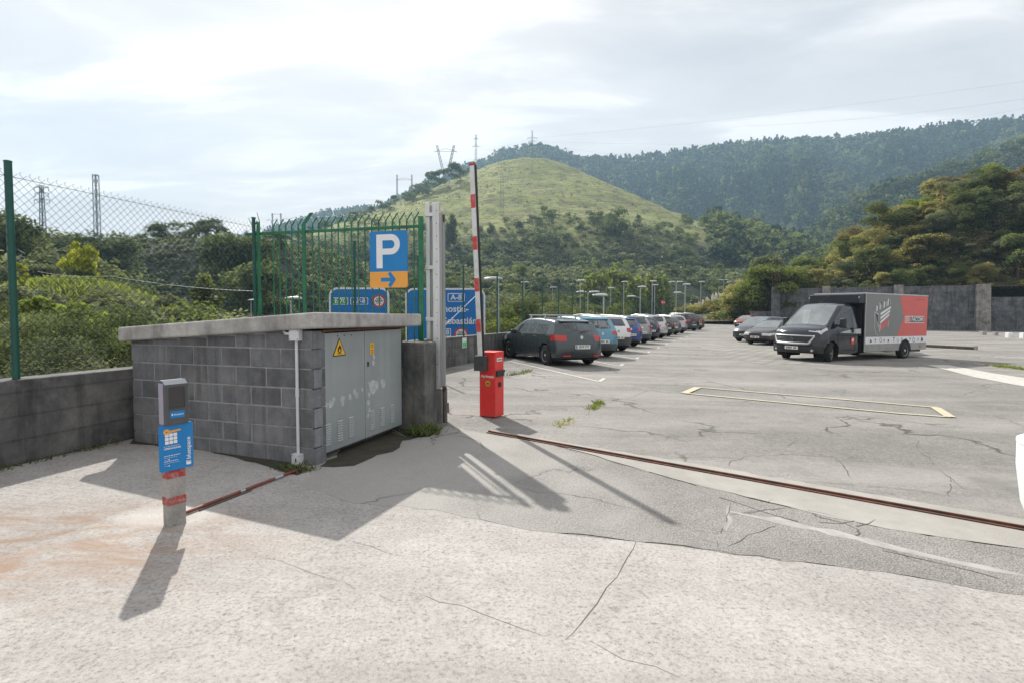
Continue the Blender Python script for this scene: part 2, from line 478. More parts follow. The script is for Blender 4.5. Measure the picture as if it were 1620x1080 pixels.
def block_mat():
    m, g, b = new_mat('grey_concrete_block')
    v = g.coord()
    a = g.new('ShaderNodeAttribute', attribute_name='tint')
    n1 = g.noise(v, 5.0, 6, 0.65); n2 = g.noise(v, 120.0, 3, 0.6); n3 = g.noise(v, 2.0, 5, 0.6, 0.4)
    c = g.mix(1.0, (0.182, 0.190, 0.205), a.outputs[0], 'MULTIPLY')
    c = g.mix(1.0, c, g.ramp(n1, [(0.3, 0.72), (0.7, 1.25)]), 'MULTIPLY')
    c = g.mix(1.0, c, g.ramp(n2, [(0.25, 0.70), (0.75, 1.22)]), 'MULTIPLY')
    c = g.mix(g.ramp(n3, [(0.50, 0.0), (0.68, 0.5)]), c, (0.29, 0.29, 0.29))
    drip = g.noise(g.mapping(v, scale=(5, 5, 0.35)), 1.5, 6, 0.65)
    c = g.mix(g.ramp(drip, [(0.52, 0.0), (0.70, 0.55)]), c, (0.065, 0.068, 0.07))
    g.link(c, b.inputs['Base Color']); b.inputs['Roughness'].default_value = 0.92
    b.inputs['Specular IOR Level'].default_value = 0.2
    g.link(g.bump(g.math('ADD', n2, g.math('MULTIPLY', n1, 0.6)), 0.7, 0.012), b.inputs['Normal'])
    return m
M['block'] = block_mat()
M['mortar'] = mat('mortar', (0.29, 0.29, 0.288), 0.95, 0, 0.25, 9, 0.4, 90)

def door_mat():
    m, g, b = new_mat('patched_grey_steel_door')
    v = g.coord()
    n = g.noise(v, 1.4, 5, 0.55)
    c = g.mix(g.ramp(n, [(0.35, 0.0), (0.7, 1.0)]), (0.275, 0.310, 0.320), (0.345, 0.375, 0.380))
    run = g.noise(g.mapping(v, scale=(9, 9, 0.5)), 1.0, 5, 0.6)
    c = g.mix(g.ramp(run, [(0.5, 0.0), (0.75, 0.35)]), c, (0.41, 0.435, 0.44))
    g.link(c, b.inputs['Base Color']); b.inputs['Roughness'].default_value = 0.48; b.inputs['Metallic'].default_value = 0.15
    g.link(g.bump(g.noise(v, 2.0, 3), 0.12, 0.02), b.inputs['Normal'])
    return m
M['door'] = door_mat()
M['louvre'] = mat('pale_louvre_lip', (0.40, 0.43, 0.435), 0.5, 0, 0.1, 8)  # lips kept paler than the doors so the slats show
M['door_patch'] = mat('pale_paint_patch', (0.44, 0.47, 0.475), 0.55, 0, 0.25, 20)

def sheet_mat(name, base, kind):
    """weathered ground sheets, each with its own texture"""
    m, g, b = new_mat(name)
    v = g.coord()
    big = g.noise(v, 0.22, 5, 0.6, 0.3); mid = g.noise(v, 1.1, 6, 0.62, 0.3); small = g.noise(v, 6.0, 5, 0.6)
    grit = g.noise(v, 55.0, 4, 0.7); fine = g.noise(v, 160.0, 2, 0.6)
    c = g.mix(1.0, base, g.ramp(mid, [(0.30, 0.86), (0.70, 1.10)]), 'MULTIPLY')
    c = g.mix(1.0, c, g.ramp(big, [(0.3, 0.86), (0.7, 1.12)]), 'MULTIPLY')
    c = g.mix(1.0, c, g.ramp(small, [(0.25, 0.90), (0.75, 1.08)]), 'MULTIPLY')
    h = g.math('ADD', g.math('MULTIPLY', grit, 0.6), g.math('MULTIPLY', small, 0.3))
    if kind == 'apron':
        c = g.mix(1.0, c, g.ramp(g.noise(v, 46.0, 5, 0.70), [(0.31, 0.56), (0.45, 0.97), (0.70, 1.15)]), 'MULTIPLY')
        c = g.mix(1.0, c, g.ramp(g.noise(v, 23.0, 5, 0.7), [(0.30, 0.83), (0.5, 1.0), (0.7, 1.06)]), 'MULTIPLY')
        c = g.mix(1.0, c, g.ramp(fine, [(0.3, 0.82), (0.7, 1.12)]), 'MULTIPLY')
        # old tyre scuffs sweeping through the gate and a few oil drips
        tr = g.noise(g.mapping(v, rot=(0, 0, 0.95), scale=(0.10, 2.6, 1)), 0.9, 5, 0.6, 0.3)
        c = g.mix(g.ramp(tr, [(0.55, 0.0), (0.72, 0.22)]), c, (0.25, 0.235, 0.22))
        dv = g.voro(v, 1.5)
        c = g.mix(g.math('MULTIPLY', g.ramp(dv.outputs[0], [(0.03, 0.55), (0.085, 0.0)]), g.ramp(g.noise(v, 0.8, 2), [(0.5, 0.0), (0.6, 1.0)])), c, (0.13, 0.125, 0.115))
        # rusty brown wash on the left of the yard
        sep = g.new('ShaderNodeSeparateXYZ'); g.link(v, sep.inputs[0])
        p = G(60, 860)
        dx = g.math('DIVIDE', g.math('SUBTRACT', sep.outputs[0], p.x), 2.0); dy = g.math('DIVIDE', g.math('SUBTRACT', sep.outputs[1], p.y), 1.05)
        r = g.math('SQRT', g.math('ADD', g.math('POWER', dx, 2.0), g.math('POWER', dy, 2.0)))
        k = g.math('MULTIPLY', g.ramp(r, [(0.35, 1.0), (1.0, 0.0)]), g.ramp(g.noise(g.mapping(v, rot=(0, 0, 0.4), scale=(1, 2.6, 1)), 1.7, 7, 0.65, 0.6), [(0.40, 0.0), (0.62, 0.85)]))
        c = g.mix(k, c, (0.30, 0.205, 0.145))
        # pale patched concrete round the reader post
        q = G(276, 815)
        dx = g.math('SUBTRACT', sep.outputs[0], q.x); dy = g.math('SUBTRACT', sep.outputs[1], q.y)
        r = g.math('ADD', g.math('SQRT', g.math('ADD', g.math('POWER', dx, 2.0), g.math('MULTIPLY', g.math('POWER', dy, 2.0), 2.2))), g.math('MULTIPLY', g.noise(v, 3.0, 5), 0.32))
        c = g.mix(g.ramp(r, [(0.40, 0.5), (0.60, 0.0)]), c, (0.55, 0.535, 0.51))
    elif kind == 'asphalt':
        st = g.voro(v, 70.0)
        c = g.mix(1.0, c, g.ramp(st.outputs[0], [(0.05, 1.35), (0.3, 1.03), (0.65, 0.78)]), 'MULTIPLY')
        c = g.mix(1.0, c, g.ramp(grit, [(0.3, 0.72), (0.7, 1.25)]), 'MULTIPLY')
        h = g.math('ADD', h, g.math('MULTIPLY', st.outputs[0], -1.0))
        sep = g.new('ShaderNodeSeparateXYZ'); g.link(v, sep.inputs[0])
        k = g.math('MULTIPLY', g.ramp(g.math('ADD', g.math('MULTIPLY', sep.outputs[0], 0.2), g.math('MULTIPLY', g.noise(v, 1.5, 5), 0.8)), [(0.30, 1.0), (0.62, 0.0)]), 0.55)
        c = g.mix(k, c, (0.43, 0.42, 0.40))
    elif kind == 'lot':
        c = g.mix(1.0, c, g.ramp(grit, [(0.28, 0.55), (0.50, 1.0), (0.72, 1.38)]), 'MULTIPLY')
        c = g.mix(1.0, c, g.ramp(g.noise(v, 19.0, 5, 0.7), [(0.30, 0.74), (0.5, 1.0), (0.72, 1.2)]), 'MULTIPLY')
        c = g.mix(g.ramp(g.noise(g.mapping(v, rot=(0, 0, -0.35), scale=(0.25, 1.2, 1)), 0.5, 6, 0.6, 0.5), [(0.46, 0.0), (0.66, 0.42)]), c, (0.42, 0.405, 0.38))
        ns = g.noise(g.mapping(v, loc=(3.1, 1.7, 0)), 0.9, 4, 0.55)
        c = g.mix(g.ramp(ns, [(0.62, 0.0), (0.72, 0.45)]), c, (0.13, 0.125, 0.12))
        tr = g.noise(g.mapping(v, rot=(0, 0, 0.55), scale=(0.12, 2.2, 1)), 0.8, 4, 0.6)
        c = g.mix(g.ramp(tr, [(0.56, 0.0), (0.70, 0.28)]), c, (0.16, 0.155, 0.15))
    if kind in ('lot', 'asphalt'):
        # crazing: thin broken lines of a warped cell pattern
        wv = g.new('ShaderNodeVectorMath', operation='ADD'); g.link(v, wv.inputs[0])
        nn = g.new('ShaderNodeTexNoise'); g.link(v, nn.inputs['Vector']); nn.inputs['Scale'].default_value = 1.4; nn.inputs['Detail'].default_value = 6
        ns = g.new('ShaderNodeVectorMath', operation='SCALE'); g.link(nn.outputs[1], ns.inputs[0]); ns.inputs[3].default_value = 0.9
        g.link(ns.outputs[0], wv.inputs[1])
        sc, wid = {'lot': (0.34, 0.012), 'asphalt': (0.55, 0.010), 'apron': (0.16, 0.002)}[kind]
        e = g.voro(wv.outputs[0], sc, 'DISTANCE_TO_EDGE')
        line = g.ramp(e.outputs[0], [(0.0, 1.0), (wid, 0.0)])
        gate = g.ramp(g.noise(v, 0.55, 3), [(0.45, 0.0), (0.58, 0.85)])
        k = g.math('MULTIPLY', line, gate)
        c = g.mix(k, c, tuple(x * 0.22 for x in base))
        h = g.math('SUBTRACT', h, g.math('MULTIPLY', k, 2.0))
    g.link(c, b.inputs['Base Color']); b.inputs['Roughness'].default_value = 0.9
    b.inputs['Specular IOR Level'].default_value = 0.22
    g.link(g.bump(h, 0.55, 0.012), b.inputs['Normal'])
    return m

M['apron'] = sheet_mat('worn_pale_concrete', (0.418, 0.398, 0.380), 'apron')
M['asphalt'] = sheet_mat('coarse_old_asphalt', (0.300, 0.289, 0.273), 'asphalt')
M['lot'] = sheet_mat('grey_yard_concrete', (0.234, 0.226, 0.213), 'lot')
M['strip'] = sheet_mat('pale_screed', (0.37, 0.355, 0.33), 'plain')
M['crack'] = mat('crack_dirt', (0.115, 0.108, 0.098), 0.95, 0, 0.3, 4)
M['joint'] = mat('filled_joint', (0.345, 0.333, 0.315), 0.95, 0, 0.3, 4)
M['soil'] = mat('damp_mossy_soil', (0.050, 0.042, 0.032), 0.95, 0, 0.4, 7, 0.9, 40, dirt=(0.045, 0.065, 0.025), dirt_scale=3, dirt_amt=0.6)

def line_mat(name, col, wear, under):
    m, g, b = new_mat(name)
    v = g.coord()
    k = g.ramp(g.noise(v, 7.0, 6, 0.7), [(0.40, wear), (0.58, 0.0)])
    k2 = g.ramp(g.noise(v, 60.0, 3, 0.7), [(0.34, 0.5), (0.5, 0.0)])
    c = g.mix(g.math('MAXIMUM', k, k2), col, under)
    g.link(c, b.inputs['Base Color']); b.inputs['Roughness'].default_value = 0.85
    return m
M['line_white'] = line_mat('worn_white_line', (0.56, 0.54, 0.50), 0.55, (0.32, 0.31, 0.29))
M['line_yellow'] = line_mat('worn_yellow_line', (0.56, 0.50, 0.34), 0.4, (0.32, 0.31, 0.29))

def paver_mat():
    m, g, b = new_mat('block_paving')
    v = g.mapping(g.coord(), rot=(0, 0, R(-20)))
    br = g.new('ShaderNodeTexBrick'); g.link(v, br.inputs[0])
    br.offset = 0.5
    br.inputs['Color1'].default_value = (0.26, 0.25, 0.235, 1); br.inputs['Color2'].default_value = (0.345, 0.33, 0.30, 1)
    br.inputs['Mortar'].default_value = (0.10, 0.10, 0.085, 1)
    br.inputs['Scale'].default_value = 1.0; br.inputs['Mortar Size'].default_value = 0.045
    br.inputs['Brick Width'].default_value = 0.9; br.inputs['Row Height'].default_value = 0.32
    c = g.mix(1.0, br.outputs[0], g.ramp(g.noise(v, 0.6, 5), [(0.3, 0.8), (0.7, 1.15)]), 'MULTIPLY')
    g.link(c, b.inputs['Base Color']); b.inputs['Roughness'].default_value = 0.9
    return m
M['paver'] = paver_mat()

def leaf_mat(name, col, col2, trans=0.3):
    m, g, b = new_mat(name)
    a = g.new('ShaderNodeAttribute', attribute_name='tint')
    rnd = g.new('ShaderNodeObjectInfo').outputs['Random']
    c = g.mix(a.outputs[2], col, col2)
    c = g.mix(1.0, c, g.ramp(rnd, [(0.0, 0.78), (1.0, 1.22)]), 'MULTIPLY')
    g.link(c, b.inputs['Base Color']); b.inputs['Roughness'].default_value = 0.75
    b.inputs['Specular IOR Level'].default_value = 0.08
    tr = g.new('ShaderNodeBsdfTranslucent'); g.link(g.mix(1.0, c, (1.25, 1.3, 0.7), 'MULTIPLY'), tr.inputs[0])
    mx = g.new('ShaderNodeMixShader'); mx.inputs[0].default_value = trans
    g.link(b.outputs[0], mx.inputs[1]); g.link(tr.outputs[0], mx.inputs[2])
    g.link(mx.outputs[0], g.n['Material Output'].inputs[0])
    return m
LEAF = {
    'dark': leaf_mat('dark_evergreen_leaves', (0.048, 0.072, 0.040), (0.195, 0.225, 0.120), 0.46),
    'mid': leaf_mat('mid_green_leaves', (0.068, 0.098, 0.044), (0.235, 0.260, 0.125), 0.48),
    'grey': leaf_mat('grey_green_leaves', (0.085, 0.105, 0.078), (0.255, 0.275, 0.195), 0.46),
    'lime': leaf_mat('light_green_leaves', (0.105, 0.145, 0.042), (0.27, 0.30, 0.10), 0.48),
    'yellow': leaf_mat('yellowing_leaves', (0.22, 0.25, 0.030), (0.44, 0.44, 0.075), 0.5),
    'meadow': leaf_mat('sunlit_meadow_grass', (0.13, 0.17, 0.055), (0.31, 0.345, 0.12), 0.55),  # albedo raised to give the knoll grass its backlit brightness
    'rust': leaf_mat('autumn_brown_leaves', (0.135, 0.108, 0.062), (0.37, 0.300, 0.180), 0.56),
    'ochre': leaf_mat('dry_ochre_leaves', (0.165, 0.155, 0.075), (0.42, 0.385, 0.205), 0.58),
}

def terrain_mat():
    m, g, b = new_mat('hill_ground')
    v = g.coord()
    k = g.new('ShaderNodeAttribute', attribute_name='cover')     # R grass, G wood floor, B bare cutting
    sep = g.new('ShaderNodeSeparateColor'); g.link(k.outputs[0], sep.inputs[0])
    n1 = g.noise(v, 0.02, 8, 0.65, 0.5); n2 = g.noise(v, 0.14, 8, 0.7); n3 = g.noise(g.mapping(v, scale=(0.5, 0.5, 4.0)), 0.09, 6, 0.6, 1.0)
    grass = g.mix(g.ramp(n1, [(0.35, 0.0), (0.65, 1.0)]), (0.235, 0.265, 0.085), (0.375, 0.390, 0.155))
    grass = g.mix(g.ramp(n2, [(0.50, 0.0), (0.62, 0.8)]), grass, (0.115, 0.120, 0.062))
    grass = g.mix(g.ramp(n3, [(0.50, 0.0), (0.63, 0.7)]), grass, (0.190, 0.168, 0.110))
    grass = g.mix(g.ramp(g.noise(g.mapping(v, scale=(1, 1, 6)), 0.33, 6, 0.7, 0.4), [(0.50, 0.0), (0.62, 0.55)]), grass, (0.085, 0.095, 0.045))
    wood = g.mix(g.ramp(n2, [(0.35, 0.0), (0.65, 1.0)]), (0.022, 0.034, 0.018), (0.060, 0.075, 0.035))
    bare = g.mix(g.ramp(n2, [(0.35, 0.0), (0.65, 1.0)]), (0.085, 0.090, 0.086), (0.19, 0.19, 0.175))
    c = g.mix(sep.outputs[1], grass, wood); c = g.mix(sep.outputs[2], c, bare)
    c = g.mix(1.0, c, g.ramp(g.noise(v, 1.2, 5, 0.7), [(0.3, 0.7), (0.7, 1.3)]), 'MULTIPLY')
    g.link(c, b.inputs['Base Color']); b.inputs['Roughness'].default_value = 0.95; b.inputs['Specular IOR Level'].default_value = 0.1
    g.link(g.bump(g.noise(v, 0.35, 7, 0.7), 1.0, 2.2), b.inputs['Normal'])
    return m
M['terrain'] = terrain_mat()

# ------------------------------------------------------------------ terrain
WALL = [(-9.2, -9.0), (-6.0, 1.9), (-5.0, 5.31), (-4.62, 6.62), (-1.9, 15.5), (0.52, 22.3)]
for n in range(1, 14):
    WALL.append((0.52 + 1.2 * n + 0.024 * n * n, 22.3 + 3.5 * n))
_wy = np.array([p[1] for p in WALL]); _wx = np.array([p[0] for p in WALL])
def wallx(y): return np.interp(y, _wy, _wx)

RET = [Vector((31.2, 69.5)), Vector((52.0, 58.7)), Vector((78.0, 45.2))]      # foot of the retaining wall
def ret_pt(t):
    """point t metres along the retaining wall, and the direction away from the yard"""
    a, b = (RET[0], RET[1])
    d = (b - a).normalized()
    return a + d * t, Vector((-d.y, d.x)), d

def vnoise(x, y, s, seed=0):
    """cheap smooth value noise, vectorised"""
    x = np.asarray(x, float) / s + 131.7 * seed; y = np.asarray(y, float) / s + 71.3 * seed
    xi, yi = np.floor(x), np.floor(y); fx, fy = x - xi, y - yi
    fx = fx * fx * (3 - 2 * fx); fy = fy * fy * (3 - 2 * fy)
    def h(a, b):
        v = np.sin(a * 127.1 + b * 311.7 + seed * 17.3) * 43758.5453
        return v - np.floor(v)
    return (h(xi, yi) * (1 - fx) + h(xi + 1, yi) * fx) * (1 - fy) + (h(xi, yi + 1) * (1 - fx) + h(xi + 1, yi + 1) * fx) * fy

RIDGE_PX = [(-600, 430), (200, 400), (430, 362), (520, 332), (600, 325), (650, 305), (690, 280), (720, 266), (760, 254), (800, 238), (840, 229), (880, 238), (920, 249), (990, 253), (1060, 244), (1150, 229), (1250, 222), (1400, 212), (1500, 202), (1620, 190), (1800, 165), (2300, 120)]
SPUR_PX = [(1130, 440), (1200, 412), (1250, 385), (1300, 345), (1400, 292), (1500, 255), (1620, 222), (1800, 185), (2300, 140)]
_ru = np.array([(p[0] - 810) / FPX for p in RIDGE_PX]); _rv = np.array([(493 - p[1]) / FPX for p in RIDGE_PX])
_su = np.array([(p[0] - 810) / FPX for p in SPUR_PX]); _sv = np.array([(493 - p[1]) / FPX for p in SPUR_PX])

def mound_d(x, y):
    ax = np.where(x < 15, 1.12, 1.0)
    return np.sqrt(((x - 15) / ax) ** 2 + (y - 420) ** 2)

def terrain(x, y):
    x = np.asarray(x, float); y = np.asarray(y, float)
    side = x - wallx(y)
    left = np.clip(-side, 0, None)
    z = np.where(side < 0, -1.3 - 4.7 * smooth(3, 22, left), -1.8)
    z = z + (-6.0 - z) * smooth(100, 118, y)
    z = z + 9.6 * np.exp(-(((x + 27) / 13.0) ** 2 + ((y - 33) / 10.0) ** 2))
    z = z + 11.0 * smooth(-34, -62, x) * smooth(38, 74, y)
    A = smooth(84, 110, y + 0.22 * (x + 60) + 8 * (vnoise(x, y, 18, 3) - 0.5)) * smooth(-24, -50, x)
    z = z + np.maximum(15.3 - z, 0) * A
    d = mound_d(x, y) + 9 * (vnoise(x, y, 40, 5) - 0.5) + 9 * (vnoise(x, y, 95, 6) - 0.5)
    m = np.interp(d, [0, 15, 29, 59, 88, 127, 171, 215, 262, 300, 400], [117, 113.3, 110, 94.2, 79, 58, 40, 17, 9.6, -6, -8])
    z = np.maximum(z, m)
    u = x / np.maximum(y, 1.0)
    hs = EYE + np.interp(u, [0.27, 0.32, 0.36, 0.407, 0.442, 0.477, 0.50, 0.53], [0.150, 0.150, 0.148, 0.138, 0.129, 0.112, 0.085, 0.03]) * 292 - 2
    sh = np.where(y < 292, -6 + (hs + 6) * smooth(252, 292, y), hs - (y - 292) * 0.22)
    z = np.maximum(z, np.where((u > 0.27) & (u < 0.54) & (y > 220) & (y < 450), sh - 90 * smooth(0.29, 0.27, u), -60))
    H = EYE + np.interp(u, _ru, _rv) * np.interp(u, [-0.6, 0, 0.5, 1.3], [880, 960, 900, 720]) - 9
    Dr = np.interp(u, [-0.6, 0, 0.5, 1.3], [880, 960, 900, 720]); Fo = np.interp(u, [-0.6, 0, 0.5, 1.3], [560, 520, 430, 330])
    t = (y - Fo) / (Dr - Fo)
    rz = np.where(t < 1, -6 + (H + 6) * np.clip(t, 0, 1) ** 0.92, H - (t - 1) * 140)
    rz = rz + (vnoise(x, y, 90, 8) - 0.5) * 26 * np.clip(t, 0, 1) * np.clip(2.2 - 2 * t, 0.0, 1)
    gul = (np.abs(2 * vnoise(u * 1000, y * 0.25, 55, 15) - 1) - 0.5) * 44 + (np.abs(2 * vnoise(u * 1000, y * 0.3, 23, 16) - 1) - 0.5) * 16
    rz = rz + gul * 4 * np.clip(t, 0, 1) * np.clip(1 - t, 0, 1)
    z = np.maximum(z, np.where(y > 200, rz, -50))
    S = EYE + np.interp(u, _su, _sv) * 430 - 8
    t2 = (y - 250) / 180
    sz = np.where(t2 < 1, -6 + (S + 6) * np.clip(t2, 0, 1), S - (t2 - 1) * 60)
    sz = np.where((u > 0.36) & (y > 150), sz, -60)
    z = np.maximum(z, sz)
    return z

def cover(x, y, z):
    d = mound_d(x, y) + 26 * (vnoise(x, y, 22, 2) - 0.5)
    grass = smooth(200, 172, d)
    knoll = np.exp(-(((x + 27) / 15.0) ** 2 + ((y - 32) / 12.0) ** 2))
    kg = smooth(0.25, 0.5, knoll)
    g = np.maximum(grass, kg)
    bare = smooth(84, 96, y + 0.22 * (x + 60)) * smooth(120, 106, y + 0.22 * (x + 60)) * smooth(-26, -40, x) * smooth(-100, -80, x)
    u = x / np.maximum(y, 1.0)
    cut = smooth(0.315, 0.345, u) * smooth(0.53, 0.51, u) * smooth(240, 250, y) * smooth(294, 289, y)
    bare = np.maximum(bare, cut)
    return g * (1 - cut), 1 - g, bare * (1 - g) * 0.8

def build_terrain():
    def axis(lo, hi, n, k):
        a, b = np.arcsinh(lo / k), np.arcsinh(hi / k)
        return np.sinh(np.linspace(a, b, n)) * k
    xs = axis(-950, 1500, 300, 90); ys = axis(-70, 1250, 270, 110)
    X, Y = np.meshgrid(xs, ys); Z = terrain(X, Y)
    Z = Z + (vnoise(X, Y, 7, 11) - 0.5) * np.clip((Y - 60) / 120, 0, 1) * 2.2
    nx, ny = len(xs), len(ys)
    co = np.stack([X, Y, Z], -1).reshape(-1, 3)
    i = np.arange(nx * ny).reshape(ny, nx)
    f = np.stack([i[:-1, :-1], i[:-1, 1:], i[1:, 1:], i[1:, :-1]], -1).reshape(-1, 4)
    me = bpy.data.meshes.new('hills')
    me.vertices.add(len(co)); me.vertices.foreach_set('co', co.ravel())
    me.loops.add(f.size); me.loops.foreach_set('vertex_index', f.ravel())
    me.polygons.add(len(f)); me.polygons.foreach_set('loop_start', np.arange(0, f.size, 4)); me.polygons.foreach_set('loop_total', np.full(len(f), 4))
    me.update(); me.polygons.foreach_set('use_smooth', np.ones(len(f), bool))
    g, w, b = cover(co[:, 0], co[:, 1], co[:, 2])
    at = me.color_attributes.new('cover', 'FLOAT_COLOR', 'POINT')
    at.data.foreach_set('color', np.stack([g, w, b, np.ones_like(g)], -1).astype(np.float32).ravel())
    me.materials.append(M['terrain'])
    o = bpy.data.objects.new('hills', me); COL.objects.link(o)
    tag(o, kind='structure', label='grassy green mound and wooded hills round the valley')
build_terrain()

# ------------------------------------------------------------------ the yard
def build_lot():
    ys = list(np.arange(-9, 30, 0.8)) + list(np.arange(30, 98, 1.7)); vs = []; fs = []; nx = 56
    for y in ys:
        x0 = wallx(y) - 0.12
        for k in range(nx):
            t = k / (nx - 1); x = x0 + (78 - x0) * (0.35 * t + 0.65 * t * t)
            vs.append((x, y, gz(x, y)))
    for j in range(len(ys) - 1):
        for k in range(nx - 1):
            a = j * nx + k; fs.append((a, a + 1, a + nx + 1, a + nx))
    mb = MB(); mb.add(vs, fs, 0, True)
    o = mb.build('ground', M['lot'])
    tag(o, 'grey cracked concrete yard of the car park', kind='structure')
build_lot()

def sheet(name, pts, lift, material, label, maxlen=1.3, thick=0.0):
    """a thin sheet laid on the yard, following its fall"""
    bm = bmesh.new()
    vs = [bm.verts.new((p[0], p[1], 0)) for p in pts]
    bm.faces.new(vs)
    bmesh.ops.triangulate(bm, faces=bm.faces[:])
    for _ in range(6):
        e = [e for e in bm.edges if e.calc_length() > maxlen]
        if not e: break
        bmesh.ops.subdivide_edges(bm, edges=e, cuts=1)
        bmesh.ops.triangulate(bm, faces=bm.faces[:])
    bm.normal_update()
    for f in bm.faces:
        if f.normal.z < 0: f.normal_flip()
    for v in bm.verts: v.co.z = gz(v.co.x, v.co.y) + lift
    me = bpy.data.meshes.new(name); bm.to_mesh(me); bm.free(); me.materials.append(material)
    o = bpy.data.objects.new(name, me); COL.objects.link(o)
    return tag(o, label, kind='structure')

def px(*pts): return [G(a, b) for a, b in pts]

def wobble(pts, amp, step=0.35, seed=1):
    """break a polygon's edges up so that they do not run ruler-straight"""
    rnd = random.Random(seed); out = []
    n = len(pts)
    for i in range(n):
        a, b = Vector(pts[i][:2]), Vector(pts[(i + 1) % n][:2]); L = (b - a).length
        k = max(1, int(L / step))
        for j in range(k):
            p = a.lerp(b, j / k)
            if j and p.y > 1.6: p += Vector((rnd.uniform(-amp, amp), rnd.uniform(-amp, amp)))
            out.append(p)
    return out

EDGE = [(690, 806), (800, 831), (880, 843), (1010, 857), (1200, 880), (1400, 905), (1620, 942), (1950, 1020)]
wall_side = [(wallx(y) - 0.05, y) for y in (-8.5, 1.9, 5.31, 6.62, 8.4)]
sheet('concrete_apron', wobble(wall_side + [(-1.6, 7.0)] + [tuple(G(*p)[:2]) for p in [(520, 730), (560, 770)] + EDGE] + [(8.5, -8.5)], 0.012, 0.3, 3), 0.004, M['apron'], 'pale worn concrete in the foreground')
sheet('asphalt_strip', wobble([p[:2] for p in px((500, 738), (476, 768), (560, 796), *EDGE, (1950, 930), (1620, 868), (1400, 836), (1200, 792), (1060, 757), (960, 729), (880, 706), (800, 690), (700, 674), (640, 676), (560, 705))], 0.035, 0.14, 5), 0.0055, M['asphalt'], 'coarse grey asphalt strip before the gate rail')
sheet('rail_screed', wobble([p[:2] for p in px((772, 679), (800, 685), (950, 709), (1150, 742), (1290, 767), (1480, 799), (1620, 822), (1950, 878), (1950, 930), (1620, 868), (1400, 836), (1200, 791), (1060, 756), (960, 727), (890, 707), (820, 696))], 0.03, 0.16, 8), 0.0072, M['strip'], 'pale screed beside the gate rail')
sheet('block_paving', px((1105, 548), (1140, 536), (1215, 531), (1262, 538), (1275, 575), (1215, 577), (1150, 567)), 0.004, M['paver'], 'patch of block paving beside the van')
sheet('damp_soil', wobble([p[:2] for p in px((505, 738), (560, 737), (590, 724), (626, 712), (637, 697), (680, 691), (688, 676), (640, 669), (560, 700))], 0.05, 0.12, 4), 0.0090, M['soil'], 'dark mossy soil before the steel doors', 0.3)
sheet('moss_line', wobble([p[:2] for p in px((205, 702), (330, 713), (420, 737), (470, 752), (492, 742), (400, 716), (215, 690))], 0.03, 0.15, 14), 0.0074, M['soil'], 'dark damp dirt along the foot of the block wall', 0.3)

def ribbon(mb, pts, w, lift, jag=0.0, seed=0, taper=False, gap=0.16):
    rnd = random.Random(seed); P = [Vector((p[0], p[1])) for p in pts]; Q = []
    for a, b in zip(P, P[1:]):
        k = max(1, int((b - a).length / 0.12)) if jag else max(1, int((b - a).length / 0.8))
        for j in range(k): Q.append(a.lerp(b, j / k))
    Q.append(P[-1])
    if jag:
        for i in range(1, len(Q) - 1):
            Q[i] = Q[i] + Vector((rnd.uniform(-jag, jag), rnd.uniform(-jag, jag)))
    vs = []
    for i, q in enumerate(Q):
        d = (Q[min(i + 1, len(Q) - 1)] - Q[max(i - 1, 0)]).normalized(); nn = Vector((-d.y, d.x))
        ww = w * (rnd.uniform(0.35, 1.3) if jag else 1.0) * 0.5
        if taper: ww *= min(1.0, 4.0 * min(i, len(Q) - 1 - i) / max(1, len(Q) - 1) + 0.25)
        for s in (-1, 1):
            p = q + nn * ww * s
            vs.append((p.x, p.y, gz(p.x, p.y) + lift))
    mb.add(vs, [(2 * i, 2 * i + 2, 2 * i + 3, 2 * i + 1) for i in range(len(Q) - 1) if not (jag and rnd.random() < gap)], 0)

def marking(name, strips, w, m, label, lift=0.016):
    mb = MB()
    for i, s in enumerate(strips): ribbon(mb, px(*s), w if not isinstance(w, list) else w[i], lift + 0.0007 * i)
    tag(mb.build(name, m), label, kind='structure')

# parking bay lines with their little feet, one every stall
mb = MB(); hd = Vector((-0.406, 0.914)); rw = Vector((0.325, 0.946))
for i in range(10):
    tip = Vector((2.12 + 1.2 * i + 0.024 * i * i, 13.2 + 3.5 * i))
    if i == 1: tip = Vector((3.44, 17.3))
    ribbon(mb, [tip, tip + hd * 5.4], 0.10, 0.008)
    ribbon(mb, [tip - hd * 0.02, tip - hd * 0.02 + rw * 0.75], 0.10, 0.0087)
tag(mb.build('parking_line', M['line_white']), 'worn white parking bay lines', kind='structure')
marking('yellow_box_line', [[(1106, 613), (1300, 629), (1484, 645)], [(1082, 622), (1260, 639), (1420, 654), (1503, 660)]], 0.085, M['line_yellow'], 'faded yellow outlined box on the yard')
marking('yellow_end_line', [[(1104, 613), (1083, 622)], [(1480, 645), (1503, 660)]], [0.16, 0.16], M['line_yellow'], 'thick ends of the yellow box', 0.018)
sheet('white_band', wobble([p[:2] for p in px((1467, 577), (1500, 577), (1570, 590), (1640, 600), (1700, 608), (1700, 622), (1620, 611), (1540, 596))], 0.02, 0.4, 6), 0.008, M['line_white'], 'broad worn white band across the yard')
marking('far_yellow_line', [[(1385, 560), (1440, 556), (1520, 551)], [(1480, 547), (1600, 541)], [(1540, 574), (1600, 583)]], 0.12, M['line_yellow'], 'faint yellow lines beyond the van', 0.008)

